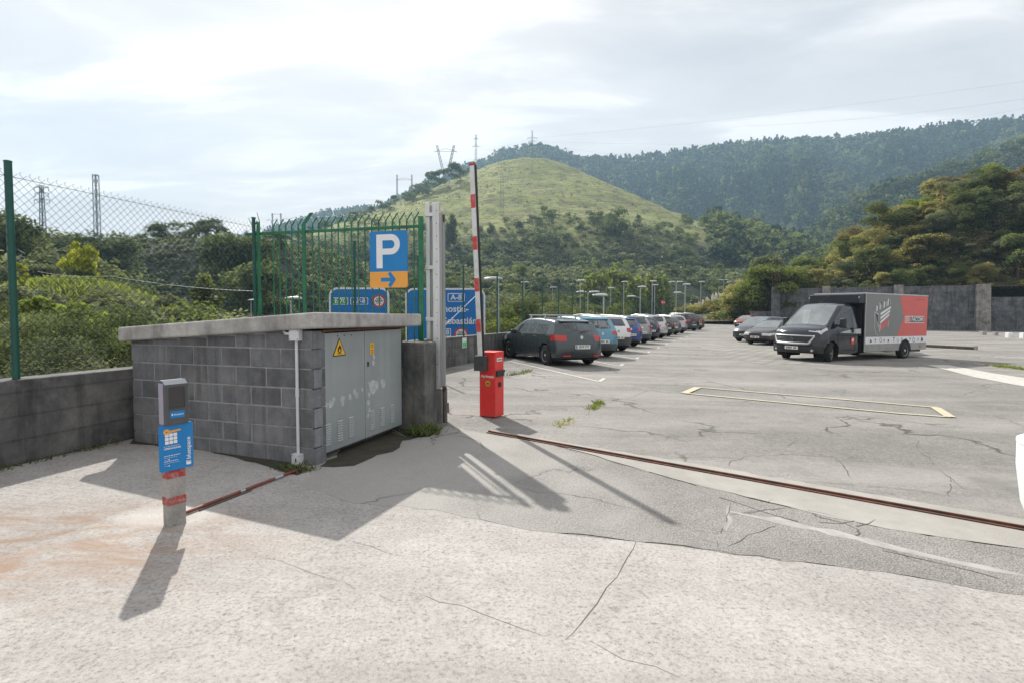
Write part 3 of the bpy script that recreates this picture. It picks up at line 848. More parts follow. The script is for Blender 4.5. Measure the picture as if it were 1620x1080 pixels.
# cracks and old saw-cut joints
mb = MB()
CR = [([(1006, 857), (985, 895), (960, 930), (940, 955), (925, 985), (905, 1000), (893, 1013)], 0.016), ([(893, 1013), (860, 1007), (820, 992), (760, 970), (700, 950), (640, 935)], 0.010), ([(893, 1013), (930, 1018), (990, 1040), (1080, 1075)], 0.008), ([(917, 998), (938, 990), (930, 984)], 0.02),
      ([(1060, 722), (1110, 722), (1170, 724), (1240, 718), (1320, 722), (1420, 728)], 0.02), ([(1240, 718), (1250, 700), (1265, 695)], 0.02), ([(1320, 724), (1340, 740), (1345, 755)], 0.03), ([(1430, 715), (1480, 722), (1450, 707), (1455, 695)], 0.02), ([(1450, 707), (1480, 735), (1500, 752), (1530, 775)], 0.025), ([(1150, 740), (1160, 728), (1185, 720)], 0.02),
      ([(1503, 752), (1502, 785)], 0.022), ([(1230, 758), (1330, 765), (1420, 772), (1560, 792)], 0.02), ([(1300, 622), (1340, 615), (1330, 625)], 0.03), ([(1290, 610), (1345, 605), (1360, 600)], 0.03),
      ([(1136, 868), (1140, 845), (1155, 810), (1158, 790)], 0.02), ([(1150, 865), (1180, 845), (1215, 835), (1230, 832)], 0.02), ([(1100, 775), (1180, 800), (1260, 825), (1330, 830), (1370, 820)], 0.03), ([(1340, 840), (1370, 828), (1385, 822)], 0.022), ([(1200, 790), (1215, 796), (1222, 790)], 0.02), ([(880, 707), (960, 728), (1060, 757), (1200, 791), (1300, 812), (1400, 836)], 0.016),
      ([(1010, 857), (1100, 868), (1200, 881), (1320, 895)], 0.014), ([(1340, 860), (1400, 872), (1500, 895), (1620, 925)], 0.03), ([(540, 852), (590, 866), (640, 880)], 0.008), ([(700, 690), (730, 690), (760, 698), (770, 712)], 0.025),
      ([(655, 680), (600, 690), (690, 665)], 0.02), ([(880, 675), (930, 655), (945, 640), (1000, 628), (1060, 600), (1085, 596)], 0.02), ([(800, 640), (870, 625), (960, 610)], 0.012), ([(1000, 600), (1060, 595), (1110, 585), (1150, 580)], 0.03), ([(1560, 695), (1590, 700), (1640, 712)], 0.03), ([(1520, 625), (1545, 617), (1570, 610)], 0.03), ([(1570, 655), (1595, 665), (1640, 680)], 0.03), ([(360, 862), (420, 880), (520, 915), (650, 960)], 0.005)]
def inpoly(q, poly):
    c = False
    for (x0, y0), (x1, y1) in zip(poly, poly[1:] + poly[:1]):
        if (y0 > q[1]) != (y1 > q[1]) and q[0] < (x1 - x0) * (q[1] - y0) / (y1 - y0) + x0: c = not c
    return c
APX = [(500, 738), (476, 768), (560, 796)] + EDGE + [(1950, 930), (1620, 868), (1400, 836), (1200, 792), (1060, 757), (960, 729), (880, 706), (800, 690), (700, 674), (640, 676), (560, 705)]
SPX = [(772, 679), (800, 685), (950, 709), (1150, 742), (1290, 767), (1480, 799), (1620, 822), (1950, 878), (1950, 930), (1620, 868), (1400, 836), (1200, 791), (1060, 756), (960, 727), (890, 707), (820, 696)]
def lift_at(q):
    if inpoly(q, SPX): return 0.0080
    if inpoly(q, APX): return 0.0064
    return 0.0049 if q[1] > np.interp(q[0], [e[0] for e in EDGE], [e[1] for e in EDGE]) - 4 else 0.0018
for i, (p, w) in enumerate(CR): ribbon(mb, px(*p), w * 0.42, max(lift_at(q) for q in p) + 0.00006 * i, 0.02, i, True)
tag(mb.build('pavement_crack', M['crack']), 'jagged cracks in the old paving', kind='structure')
mb = MB()
for i, (p, w) in enumerate([([(1150, 808), (1290, 836), (1420, 868), (1520, 893), (1640, 915)], 0.13), ([(1158, 792), (1148, 840)], 0.03)]):
    ribbon(mb, px(*p), w, 0.0062 + 0.0004 * i, 0.022, 50 + i, True, 0.0)
tag(mb.build('filled_seam', M['joint']), 'pale filled seams in the asphalt', kind='structure')

# ------------------------------------------------------------------ boundary wall with its chain-link fence
def path_pts(y0, y1):
    P = [Vector((wallx(y0), y0))] + [Vector(p) for p in WALL if y0 < p[1] < y1] + [Vector((wallx(y1), y1))]
    return P
WH = 0.86
wt = thing('boundary_wall', 'long low board-marked concrete wall carrying the chain-link fence', 'wall', (-5.0, 5.31, gz(-5, 5.31)))
mb = MB(); P = [Vector(p) for p in WALL[:]]
PP = []
for a, b in zip(P, P[1:]):
    k = max(1, int((b - a).length / 2.2))
    PP += [a.lerp(b, j / k) for j in range(k)]
PP.append(P[-1])
vs = []
for i, p in enumerate(PP):
    d = (PP[min(i + 1, len(PP) - 1)] - PP[max(i - 1, 0)]).normalized(); nn = Vector((-d.y, d.x))
    q = p + nn * 0.30; g0 = gz(p.x, p.y)
    if p.y > 60: g0 = gz(p.x, 60) + (p.y - 60) * 0.03
    vs += [(p.x, p.y, g0 - 0.2), (p.x, p.y, g0 + WH), (q.x, q.y, g0 + WH), (q.x, q.y, g0 - 2.2)]
n = len(PP)
mb.add(vs, [(4 * i + a, 4 * i + b, 4 * i + 4 + b, 4 * i + 4 + a) for i in range(n - 1) for a, b in ((1, 0), (2, 1), (3, 2))] + [(0, 1, 2, 3), tuple(4 * n - 4 + k for k in (3, 2, 1, 0))])
o = mb.build('wall_panel', M['wall'], wt, True, bevel=0.012)

class Path:
    def __init__(s, pts):
        s.p = pts; s.s = [0.0]
        for a, b in zip(pts, pts[1:]): s.s.append(s.s[-1] + (b - a).length)
        s.L = s.s[-1]
    def at(s, t):
        x = float(np.interp(t, s.s, [p.x for p in s.p])); y = float(np.interp(t, s.s, [p.y for p in s.p]))
        i = min(max(int(np.searchsorted(s.s, t)) - 1, 0), len(s.p) - 2)
        d = (s.p[i + 1] - s.p[i]).normalized()
        return Vector((x, y)), d
FP = Path(path_pts(3.2, 66.0))
def fence_pt(t, h):
    p, d = FP.at(t); nn = Vector((-d.y, d.x)); q = p + nn * 0.08
    return Vector((q.x, q.y, gz(p.x, p.y) + WH + h))
ft = thing('chain_link_fence', 'green chain-link fence with round posts on top of the boundary wall', 'fence', (-5.0, 5.31, gz(-5, 5.31) + WH))
def t_of(yq): return float(np.interp(yq, [p.y for p in FP.p], FP.s))
post_t = [t_of(5.47), t_of(8.63), t_of(11.3)]                    # the near post stands at the left edge of the picture
while post_t[-1] < FP.L - 3: post_t.append(post_t[-1] + 2.9)
for t in post_t:
    mb = MB(); b = fence_pt(t, -0.05)
    mb.tube(b, b + Vector((0, 0, 2.22)), 0.033 if t < 3 else 0.027, n=14)
    mb.lathe([(0.036, 0.0), (0.036, 0.012), (0.0, 0.022)], b + Vector((0, 0, 2.22)), n=14)
    mb.build('post', M['post_green'], ft, True)
mb = MB(); hgt = 2.02; pitch = 0.085
def wire(mb, a, b, r):
    d = (b - a).normalized(); x = d.cross(Vector((0.3, -0.8, 0.5))).normalized(); y = d.cross(x)
    vs = [q + (x * math.cos(k * 2.0944) + y * math.sin(k * 2.0944)) * r for q in (a, b) for k in range(3)]
    mb.add(vs, [(k, (k + 1) % 3, 3 + (k + 1) % 3, 3 + k) for k in range(3)], 0, True)
k = -int(hgt / pitch) - 1
while k * pitch < FP.L:
    for sgn in (1, -1):
        s0, s1 = k * pitch, k * pitch + hgt
        h0, h1 = (0.05, hgt + 0.05) if sgn > 0 else (hgt + 0.05, 0.05)
        c0, c1 = max(s0, 0), min(s1, FP.L)
        if c1 - c0 < 0.02: continue
        def pt(s): return fence_pt(s, h0 + (h1 - h0) * (s - s0) / hgt)
        near = c0 < 26
        cuts = [c0] + [q for q in FP.s if c0 + 0.01 < q < c1 - 0.01] + [c1]
        for a, b in zip(cuts, cuts[1:]): wire(mb, pt(a), pt(b), 0.0019 if near else 0.0024)
    if k * pitch > 0:                                           # twisted ends along the top
        q = fence_pt(k * pitch, hgt + 0.05); wire(mb, q, q + Vector((0.006, 0.0, 0.022)), 0.0017)
        q2 = q + Vector((0.006, 0, 0.022)); wire(mb, q2, q2 + Vector((0.012, 0.004, -0.008)), 0.0017)
    k += 1 if k * pitch < 26 else 2
mb.build('wire_mesh', M['wire_green'], ft, True)
for h in (0.05, 1.05, 2.03):
    mb = MB(); mb.poly([fence_pt(t, h) for t in np.arange(0, FP.L, 1.5)], 0.0026, 4)
    mb.build('tension_wire', M['wire_green'], ft, True)

# small green-and-white plates fixed to the long wall
for i, (a, b, lab) in enumerate([(734, 541, 'small green and white plate on the grey wall left of the barrier arm'), (799, 530, 'pale little plate on the grey wall by the front of the charcoal hatchback')]):
    u = (a - 810) / FPX; y = 10.0
    for _ in range(60): y = 0.5 * y + 0.5 * (float(wallx(y)) / u if abs(u) > 0.05 else y)
    if i == 1: y = 20.8
    else:
        best = min(np.arange(12, 24, 0.02), key=lambda q: abs(wallx(q) / q - u)); y = float(best)
    x = float(wallx(y)); p = D(a, b, y)
    dd = Vector((float(wallx(y + 0.5)) - x, 0.5, 0)).normalized()
    pl = Plane((x + 0.006 * dd.y, y - 0.006 * dd.x, p.z), dd, (0, 0, 1))
    mb = MB(); pl.rrect(mb, -0.16, 0.16, -0.17, 0.13, 0.02, 0, 0.006, 0)
    pl.rect(mb, -0.14, 0.14, -0.15, 0.0 if i == 0 else -0.10, 0.006, 0.009, 1)
    tag(mb.build('wall_plate', [M['sign_white'], M['sticker_green']]), lab, 'plate')

# ------------------------------------------------------------------ retaining wall on the right
rt = thing('retaining_wall', 'tall stained concrete retaining wall with pale buttresses below the bank', 'wall', (42, 64, gz(42, 60)))
def ret3(t, off, z):
    p, nn, d = ret_pt(t); q = p + nn * off
    return Vector((q.x, q.y, z))
mb = MB(); Z0 = -0.9
def wall_seg(t0, t1, h):
    k = max(1, int((t1 - t0) / 3.0))
    mb.ob(ret3(t0, 0, Z0), ret3(t1, 0, Z0) - ret3(t0, 0, Z0), ret3(t0, 0.9, Z0) - ret3(t0, 0, Z0), (0, 0, h - Z0))
L1 = (RET[1] - RET[0]).length
ub = [float((q - 810) / FPX) for q in (1227, 1306, 1419, 1552)]
def t_at(u):
    return min(np.arange(-6, 60, 0.02), key=lambda t: abs(ret_pt(t)[0].x / ret_pt(t)[0].y - u))
tb = [t_at(u) for u in ub]
def topz(pxx, pyy):
    t = t_at((pxx - 810) / FPX); return t, D(pxx, pyy, ret_pt(t)[0].y).z
tA, zA = topz(1236, 456); tB, zB = topz(1560, 452); _, zC = topz(1590, 470)
wall_seg(tb[0], tb[3], 0.5 * (zA + zB)); mb.build('wall_panel', M['wall_far'], rt, True)
mb = MB(); wall_seg(tb[3] + 0.02, tb[3] + 40, zC); mb.build('wall_panel', M['wall_far'], rt, True)
mb = MB(); wall_seg(tb[0] - 3.0, tb[0] - 0.02, Z0 + 2.6); mb.build('parapet', M['wall_far'], rt, True)
for i, t in enumerate(tb):
    mb = MB(); w = [1.0, 0.9, 0.9, 1.25][i]; h = (zA if i < 3 else zB) + (0.15 if i == 3 else 0.12)
    a = ret3(t - w / 2, 0, Z0); b = ret3(t + w / 2, 0, Z0); f0 = ret3(t - w / 2, -1.05, Z0) - a; f1 = ret3(t - w / 2, -1.05 if i == 0 else -0.5, Z0) - a
    up = Vector((0, 0, h - Z0))
    mb.add([a, b, b + f0, a + f0, a + up, b + up, b + up + f1, a + up + f1], [(0, 1, 2, 3), (7, 6, 5, 4), (0, 4, 5, 1), (1, 5, 6, 2), (2, 6, 7, 3), (3, 7, 4, 0)])
    mb.build('buttress', M['wall_far'] if i == 0 else M['buttress'], rt, True, bevel=0.03, weld=True)
for k in range(4):
    mb = MB(); p = ret3(tb[0] - 0.42 + 0.28 * k, -0.5, zA)
    mb.tube(p, p + Vector((0.03, 0, 2.0 + 0.3 * (k % 2))), 0.05, n=6)
    mb.build('rebar', M['rust'], rt, True)

def build_bank():
    """earth bank rising behind the retaining wall"""
    ts = np.arange(tb[0] - 14, tb[3] + 46, 1.5); ds = np.concatenate([[-0.1], np.arange(0.4, 46, 1.6)]); vs = []; cols = []
    for t in ts:
        p, nn, d = ret_pt(t); u = t - tb[0]
        top = float(np.interp(u, [-14, -5, 0, 5, 9, 14, 22, 26, 32, 60], [1.0, 2.6, 4.5, 6.5, 9.2, 12.8, 17.3, 16.6, 14.8, 15.5])); base = float(np.interp(u, [-14, -3.2, -3.0, -0.2, 0, 22, 25, 27, 60], [0.3, 0.6, 1.4, 1.5, 0.5 * (zA + zB), zB, zB, zC, zC]))
        for dd in ds:
            q = p + nn * (0.35 + dd)
            s = float(smooth(0.3, 15, dd)); z = base - 0.12 + (top - base) * s
            z += (float(vnoise(q.x, q.y, 4, 4)) - 0.5) * 1.6 * min(1, max(dd, 0) / 3)
            if dd > 26: z -= (dd - 26) * 0.55
            vs.append((q.x, q.y, z))
    nx = len(ds); mb = MB()
    mb.add(vs, [(i * nx + k, i * nx + k + 1, (i + 1) * nx + k + 1, (i + 1) * nx + k) for i in range(len(ts) - 1) for k in range(nx - 1)], 0, True)
    m = mat('bank_earth', (0.075, 0.070, 0.038), 0.95, 0, 0.4, 1.2, 0.9, 3, dirt=(0.04, 0.055, 0.02), dirt_scale=0.4, dirt_amt=0.8)
    tag(mb.build('bank', m), 'overgrown earth bank behind the retaining wall', kind='structure')
    return vs, nx, ts, ds
BANK = build_bank()
def bank_z(t, dd):
    p, nn, d = ret_pt(t); q = p + nn * (0.35 + dd); u = t - tb[0]
    top = float(np.interp(u, [-14, -5, 0, 5, 9, 14, 22, 26, 32, 60], [1.0, 2.6, 4.5, 6.5, 9.2, 12.8, 17.3, 16.6, 14.8, 15.5])); base = float(np.interp(u, [-14, -3.2, -3.0, -0.2, 0, 22, 25, 27, 60], [0.3, 0.6, 1.4, 1.5, 0.5 * (zA + zB), zB, zB, zC, zC]))
    z = base - 0.12 + (top - base) * float(smooth(0.3, 15, dd))
    return Vector((q.x, q.y, z - 0.2))

# ------------------------------------------------------------------ transformer hut
HC = Vector((-2.06, 5.6)); HA = math.atan2(0.945, 0.327)
hz = gz(-2.06, 5.6)
hut = thing('utility_hut', 'low grey concrete-block transformer hut with steel doors and a sloping concrete roof slab', 'hut', (HC.x, HC.y, hz), HA)
def hz_at(X, Y):                                   # yard height under a point of the hut, in hut coordinates
    c, s = math.cos(HA), math.sin(HA)
    return gz(HC.x + c * X - s * Y, HC.y + s * X + c * Y) - hz
LEN, DEP = 2.615, 2.02                              # along the block wall (Y), along the doors (X)
mb = MB(); tints = []
rnd = random.Random(11); course = 0.2065; zc0 = 0.19 - course * 1
mb.box(0.0045, 0.18, 0.02, LEN - 0.02, -0.25, 1.395, 1)          # mortar core behind the block faces
tints += [1.0]
def block(x0, x1, y0, y1, z0, z1, t):
    mb.box(x0, x1, y0, y1, z0, z1, 0); tints.append(t)
for c in range(7):
    z0 = zc0 + course * c; z1 = z0 + course - 0.012
    offs = 0.0 if c % 2 else 0.2
    y = -0.001
    edges = [0.0]; k = 0.2 if c % 2 == 0 else 0.41
    while k < LEN - 0.05: edges.append(k); k += 0.41
    edges.append(LEN)
    for a, b in zip(edges, edges[1:]):
        ztop = z1
        if c == 6: ztop = max(z0 + 0.05, min(z1, 1.41 - 0.062 * (a + b) / 2))
        ins = rnd.uniform(-0.003, 0.004)
        block(ins, 0.20, a + (0.006 if a > 0 else 0.0), b - 0.006, z0 if c else -0.3, ztop, rnd.choice([0.8, 0.9, 0.95, 1.05, 1.12, 1.0]))
    # pier by the doors
    if c % 2 == 0:
        pass
mb2 = MB()
for c in range(7):
    z0 = zc0 + course * c; z1 = z0 + course - 0.012
    t = [1.0, 1.45, 0.95, 1.5, 1.0, 1.4, 1.25][c]
    mb.box(0.201, 0.225, 0.0, 0.18, z0, z1, 0) if False else None
o = mb.build('wall', [M['block'], M['mortar']], hut, bevel=0.006, seg=2)
at = o.data.color_attributes.new('tint', 'FLOAT_COLOR', 'CORNER')
cols = []
for bi, t in enumerate(tints): cols += [(t, t, t, 1)] * 24
at.data.foreach_set('color', np.array(cols, np.float32).ravel())
# the other walls: back, far side; filler added to darken the gap past the doors
mb = MB()
mb.box(0.2, DEP, LEN - 0.2, LEN - 0.003, -0.3, 1.24); mb.box(DEP - 0.19, DEP - 0.004, 0.24, LEN - 0.2, -0.3, 1.40)
mb.box(0.2, 1.79, 0.16, 0.20, -0.3, 0.05); mb.box(1.792, DEP - 0.195, 0.06, 0.22, -0.3, 1.40)
mb.build('back_wall', M['pier'], hut)
# block jamb left of the doors, narrow and paler block ends
mb = MB(); tj = []
for c in range(7):
    z0 = zc0 + course * c; z1 = min(z0 + course - 0.012, 1.40)
    mb.box(0.012, 0.134, -0.012 + 0.006 * (c % 2), 0.10, z0 if c else -0.3, z1); tj.append([1.2, 1.5, 1.5, 1.15, 1.3, 1.1, 1.25][c])
o = mb.build('jamb', M['block'], hut, bevel=0.006)
at = o.data.color_attributes.new('tint', 'FLOAT_COLOR', 'CORNER')
at.data.foreach_set('color', np.array([(t, t, t, 1) for t in tj for _ in range(24)], np.float32).ravel())
# roof slab: overhangs, falls to the left
mb = MB(); X0, X1, Y0, Y1 = -0.085, 2.14, -0.105, LEN + 0.10
def slab_z(X, Y): return 1.598 - 0.064 * (Y - Y0) - 0.012 * (X - X0)
cs = [(X0, Y0), (X1, Y0), (X1, Y1), (X0, Y1)]
mb.add([(x, y, slab_z(x, y) - 0.165) for x, y in cs] + [(x, y, slab_z(x, y)) for x, y in cs], [(0, 3, 2, 1), (4, 5, 6, 7), (0, 1, 5, 4), (1, 2, 6, 5), (2, 3, 7, 6), (3, 0, 4, 7)])
o = mb.build('roof_slab', M['slab'], hut, bevel=0.022, seg=3)
mb = MB(); mb.box(0.14, 1.80, -0.030, -0.006, 1.385, 1.408); mb.build('rusty_lintel', M['rust'], hut)
# doors
DZ0, DZ1 = 0.085, 1.372
for k, (x0, x1) in enumerate([(0.139, 0.935), (0.945, 1.785)]):
    mb = MB(); mb.box(x0, x1, 0.012, 0.045, DZ0, DZ1)
    dr = mb.build('door', M['door'], hut, bevel=0.004)
    pl = Plane((0, 0.012, 0), (1, 0, 0), (0, 0, 1))
    mb = MB()                                         # pale touch-up paint
    rr = random.Random(5 + k)
    blobs = [(0.22, 0.60, .03), (0.30, 0.60, .045), (0.345, 0.64, .03), (0.50, 0.61, .04), (0.50, 0.57, .025), (0.64, 0.63, .025), (0.73, 0.68, .03), (0.77, 0.63, .03), (0.88, 0.68, .02)] if k == 0 else [(1.10, 0.69, .07), (1.18, 0.70, .06), (1.34, 0.70, .05), (1.30, 0.73, .03), (1.12, 0.98, .03), (1.13, 1.05, .025), (1.02, 0.60, .03), (1.00, 0.50, .03), (1.02, 0.42, .025), (1.00, 0.35, .03), (1.01, 0.74, .02)]
    for bi, (bx, bz, br) in enumerate(blobs):
        n_ = 11; el = rr.uniform(0.9, 1.5)
        pl.shape(mb, [(bx + br * (0.75 + 0.5 * rr.random()) * math.cos(6.283 * i / n_), bz + el * br * (0.7 + 0.5 * rr.random()) * math.sin(6.283 * i / n_)) for i in range(n_)], 0.0, 0.0012 + 0.0003 * bi)
    mb.build('paint_patch', M['door_patch'], dr)
    for j in range(3):                                # pressed louvres
        lx = (0.235, 0.445, 0.650)[j] if k == 0 else (1.075, 1.30, 1.535)[j]
        mb = MB()
        for r_ in range(9):
            z = DZ0 + 0.085 + 0.027 * r_
            mb.add([(lx - 0.045, 0.011, z + 0.013), (lx + 0.045, 0.011, z + 0.013), (lx + 0.045, -0.004, z), (lx - 0.045, -0.004, z), (lx + 0.045, 0.012, z - 0.002), (lx - 0.045, 0.012, z - 0.002)], [(0, 3, 2, 1), (3, 5, 4, 2), (0, 5, 3), (1, 2, 4)])
        mb.build('louvre', M['louvre'], dr)
    if k == 0:
        mb = MB(); cx, cz, h = 0.455, 1.215, 0.20
        pl.shape(mb, [(cx - 0.118, cz - h / 2), (cx + 0.118, cz - h / 2), (cx, cz + h / 2)], 0.001, 0.004, 1)
        pl.shape(mb, [(cx - 0.100, cz - h / 2 + 0.011), (cx + 0.100, cz - h / 2 + 0.011), (cx, cz + h / 2 - 0.020)], 0.004, 0.0055, 0)
        fl = [(0.0, 0.075), (0.018, 0.045), (0.030, 0.052), (0.040, 0.015), (0.048, 0.0), (0.040, -0.035), (0.015, -0.05), (-0.015, -0.05), (-0.040, -0.035), (-0.046, 0.0), (-0.034, 0.02), (-0.026, 0.042), (-0.014, 0.03)]
        pl.shape(mb, [(cx + x * 0.74, cz - 0.026 + y * 0.74) for x, y in fl], 0.0055, 0.007, 1)
        pl.shape(mb, [(cx + x * 0.31, cz - 0.038 + y * 0.31) for x, y in fl], 0.007, 0.0082, 0)
        pl.rect(mb, cx - 0.037, cx + 0.037, cz - 0.077, cz - 0.068, 0.0055, 0.007, 1)
        mb.build('warning_sign', [M['sign_yellow'], M['ink']], dr)
        mb = MB()
        for q in (0.43, 0.55, 0.68): pl.disc(mb, q, 1.335, 0.008, 0, 0.005)
        mb.build('rivet', M['darkgrey'], dr)
    else:
        mb = MB(); pl.rect(mb, 1.055, 1.135, 1.085, 1.225, 0.0, 0.003, 0)
        for q in (1.10, 1.12, 1.14): pl.rect(mb, 1.072, 1.118, q - 0.004, q + 0.003, 0.003, 0.004, 1)
        pl.disc(mb, 1.095, 1.185, 0.022, 0.003, 0.004, 1, 12, 0.016)
        mb.build('yellow_label', [M['sign_yellow'], M['ink']], dr)
        mb = MB(); pl.rrect(mb, 0.990, 1.020, 0.945, 1.005, 0.012, 0, 0.008); pl.disc(mb, 1.005, 0.985, 0.008, 0.008, 0.016)
        mb.build('lock', M['darkgrey'], dr)
        mb = MB()
        for q in (0.35, 0.75, 1.15): mb.tube((1.788, 0.005, q), (1.788, 0.005, q + 0.09), 0.010, n=8)
        mb.build('hinge', M['darkgrey'], dr)
# conduit on the block wall
cz0 = 0.055
mb = MB(); mb.tube((-0.018, 0.185, cz0), (-0.018, 0.185, 1.335), 0.0165, n=12)
cn = mb.build('conduit', M['conduit'], hut)
mb = MB(); mb.tube((-0.018, 0.185, 0.72), (-0.018, 0.185, 0.80), 0.0205, n=12); mb.build('coupling', M['conduit'], cn)
for (z0, z1, w) in ((1.305, 1.425, 0.062), (0.00, 0.125, 0.055)):
    mb = MB(); mb.box(-0.058, -0.002, 0.185 - w, 0.185 + w, z0, z1)
    pl = Plane((-0.058, 0.185, (z0 + z1) / 2), (0, -1, 0), (0, 0, 1))
    for sx in (-1, 1):
        for sz in (-1, 1): pl.disc(mb, sx * w * 0.78, sz * 0.045, 0.006, 0, 0.002, 1, 8)
    if z0 < 0.5: pl.shape(mb, [(-0.012, -0.015), (0.012, -0.02), (0.004, 0.02), (-0.006, 0.022)], 0.0, 0.002, 1)
    mb.build('junction_box', [M['conduit'], M['darkgrey']], cn, bevel=0.004)
mb = MB(); mb.poly([(-0.03, 0.245, 1.37), (-0.03, 0.31, 1.375), (-0.012, 0.345, 1.40), (0.0, 0.36, 1.41)], 0.017, 8)
mb.build('bent_tube', M['conduit'], cn)
mb = MB(); mb.poly([(-0.03, 0.18, 0.02), (-0.035, 0.18, -0.02), (-0.06, 0.195, -0.045), (-0.11, 0.23, -0.055)], 0.017, 8)
mb.build('bent_tube', M['conduit'], cn)

# ------------------------------------------------------------------ red-brown pipe across the apron
a = G(292, 815); b = G(478, 743)
pt = thing('cable_pipe', 'thin red-brown pipe lying on the concrete between the reader post and the hut', 'pipe', a)
mb = MB(); mb.tube(a + Vector((0, 0, .022)), b + Vector((0, 0, .022)), 0.014, n=10); mb.build('pipe', M['pipe_red'], pt, True)
mb = MB(); off = Vector((0.02, -0.035, 0.010)); mb.tube(a.lerp(b, 0.10) + off, a.lerp(b, 0.50) + off, 0.008, n=8); mb.build('cable', M['wood'], pt, True)
for f, l in ((0.43, 0.03), (0.76, 0.06)):
    mb = MB(); c = a.lerp(b, f) + Vector((0, 0, .022)); d = (b - a).normalized()
    mb.tube(c - d * l, c + d * l * 0.7, 0.017, n=10); mb.build('sleeve', M['lamp_grey'], pt, True)

# ------------------------------------------------------------------ card reader post
kb = G(277, 829); rdir = Vector((0.555, 0.832, 0)).normalized()
kz = math.atan2(rdir.y, rdir.x)
kp = thing('reader_post', 'speckled concrete post with red bands, a dark card reader and a blue sign', 'post', kb, kz)
PW, PD = 0.125, 0.085                                # face width and depth
mb = MB(); mb.box(-PW / 2, PW / 2, -PD / 2, PD / 2, -0.1, 0.80); mb.build('post', M['post_conc'], kp, bevel=0.006)
for z0, z1 in ((0.165, 0.225), (0.365, 0.425)):
    mb = MB(); mb.box(-PW / 2 - 0.0025, PW / 2 + 0.0025, -PD / 2 - 0.0025, PD / 2 + 0.0025, z0, z1); mb.build('red_band', M['old_red'], kp, bevel=0.003)
# blue sign board
fy = -PD / 2 - 0.014
pl = Plane((0, fy, 0.60), (1, 0, 0), (0, 0, 1))
mb = MB(); W2, H2 = 0.118, 0.172
pl.rrect(mb, -W2, W2, -H2, H2, 0.018, -0.008, 0.0, 0)
sg = mb.build('sign_board', [M['sign_blue']], kp, bevel=0.001)
mb = MB()
pl.disc(mb, -0.067, 0.118, 0.022, 0.001, 0.003, 0, 18, 0.006)
pl.shape(mb, [(-0.047, 0.126), (0.025, 0.130), (0.034, 0.123), (0.024, 0.115), (0.014, 0.119), (0.006, 0.113), (-0.004, 0.117), (-0.014, 0.111), (-0.047, 0.110)], 0.001, 0.003, 0)
mb.build('key_emblem', M['sign_orange'], sg)
mb = MB()
for i in range(3):
    for j in range(3): pl.rrect(mb, -0.079 + 0.029 * i, -0.054 + 0.029 * i, 0.028 + 0.027 * j, 0.051 + 0.027 * j, 0.004, 0.001, 0.003)
mb.build('keypad_emblem', M['sign_white'], sg)
mb = MB()
pl.text(mb, 'OPERACIONES', -0.088, -0.005, 0.0175, 0.002, 0.03, 'LEFT')
for (y, x1, h, d) in ((0.012, 0.018, 0.0028, 0), (-0.058, 0.022, 0.0045, 0), (-0.072, 0.004, 0.002, 0), (-0.098, 0.006, 0.0045, 0), (-0.112, 0.020, 0.002, 0), (-0.086, -0.06, 0.0016, 0), (-0.130, -0.06, 0.0016, 0)):
    x = -0.088; rr = random.Random(int(abs(y) * 1e4))
    while x < x1:
        w = rr.uniform(0.006, 0.016); pl.rect(mb, x, min(x + w, x1), y - h / 2, y + h / 2, 0.001, 0.002); x += w + 0.004
for y in (-0.086, -0.132): pl.disc(mb, -0.055, y, 0.005, 0.001, 0.002, 0, 8)
pl.text(mb, 'bluespace', 0.083, -0.026, 0.043, 0.002, 0.012, 'CENTER', 0, math.pi / 2)
pl.rrect(mb, 0.064, 0.098, -0.150, -0.130, 0.006, 0.001, 0.003); pl.rect(mb, 0.064, 0.071, -0.130, -0.120, 0.001, 0.003)
pl.rect(mb, 0.071, 0.098, -0.126, -0.122, 0.001, 0.003)
mb.build('lettering', M['sign_white'], sg)
# reader housing
mb = MB(); rw_, z0, z1 = 0.083, 0.765, 1.095
mb.add([(-rw_, -0.075, z0), (rw_, -0.075, z0), (rw_, 0.012, z0), (-rw_, 0.012, z0), (-rw_, -0.075, z1 - 0.035), (rw_, -0.075, z1 - 0.035), (rw_, -0.035, z1), (rw_, 0.012, z1), (-rw_, 0.012, z1), (-rw_, -0.035, z1)],
       [(3, 2, 1, 0), (0, 1, 5, 4), (4, 5, 6, 9), (9, 6, 7, 8), (2, 3, 8, 7), (1, 2, 7, 6, 5), (3, 0, 4, 9, 8)])
rd = mb.build('card_reader', M['reader'], kp, bevel=0.008, seg=3)
mb = MB(); mb.add([(-rw_ + .004, -0.072, z1 - 0.030), (rw_ - .004, -0.072, z1 - 0.030), (rw_ - .004, -0.036, z1 + 0.002), (-rw_ + .004, -0.036, z1 + 0.002)], [(0, 1, 2, 3)])
mb.box(-rw_ - 0.003, -rw_ + 0.001, -0.060, 0.008, z0 + 0.01, z1 - 0.02, 1)
mb.build('housing_edge', [M['reader_top'], M['reader_side']], rd)
pl2 = Plane((0, -0.0755, 0.93), (1, 0, 0), (0, 0, 1))
mb = MB(); pl2.rrect(mb, -0.052, 0.052, -0.035, 0.115, 0.008, 0.0, 0.002); mb.build('reader_window', M['screen'], rd)
mb = MB(); pl2.rect(mb, -0.057, 0.057, -0.043, -0.037, 0.0, 0.006); pl2.rect(mb, 0.052, 0.058, -0.037, 0.115, 0, 0.006); mb.build('window_frame', M['darkgrey'], rd)
mb = MB(); pl2.rect(mb, -0.047, 0.052, -0.112, -0.062, 0.0, 0.002, 0); pl2.text(mb, 'bluespace', 0.012, -0.087, 0.017, 0.003, 0.01, 'CENTER', 1); pl2.rrect(mb, -0.038, -0.028, -0.093, -0.080, 0.002, 0.002, 0.003, 1)
mb.build('sticker', [M['sign_blue'], M['sign_white']], rd)

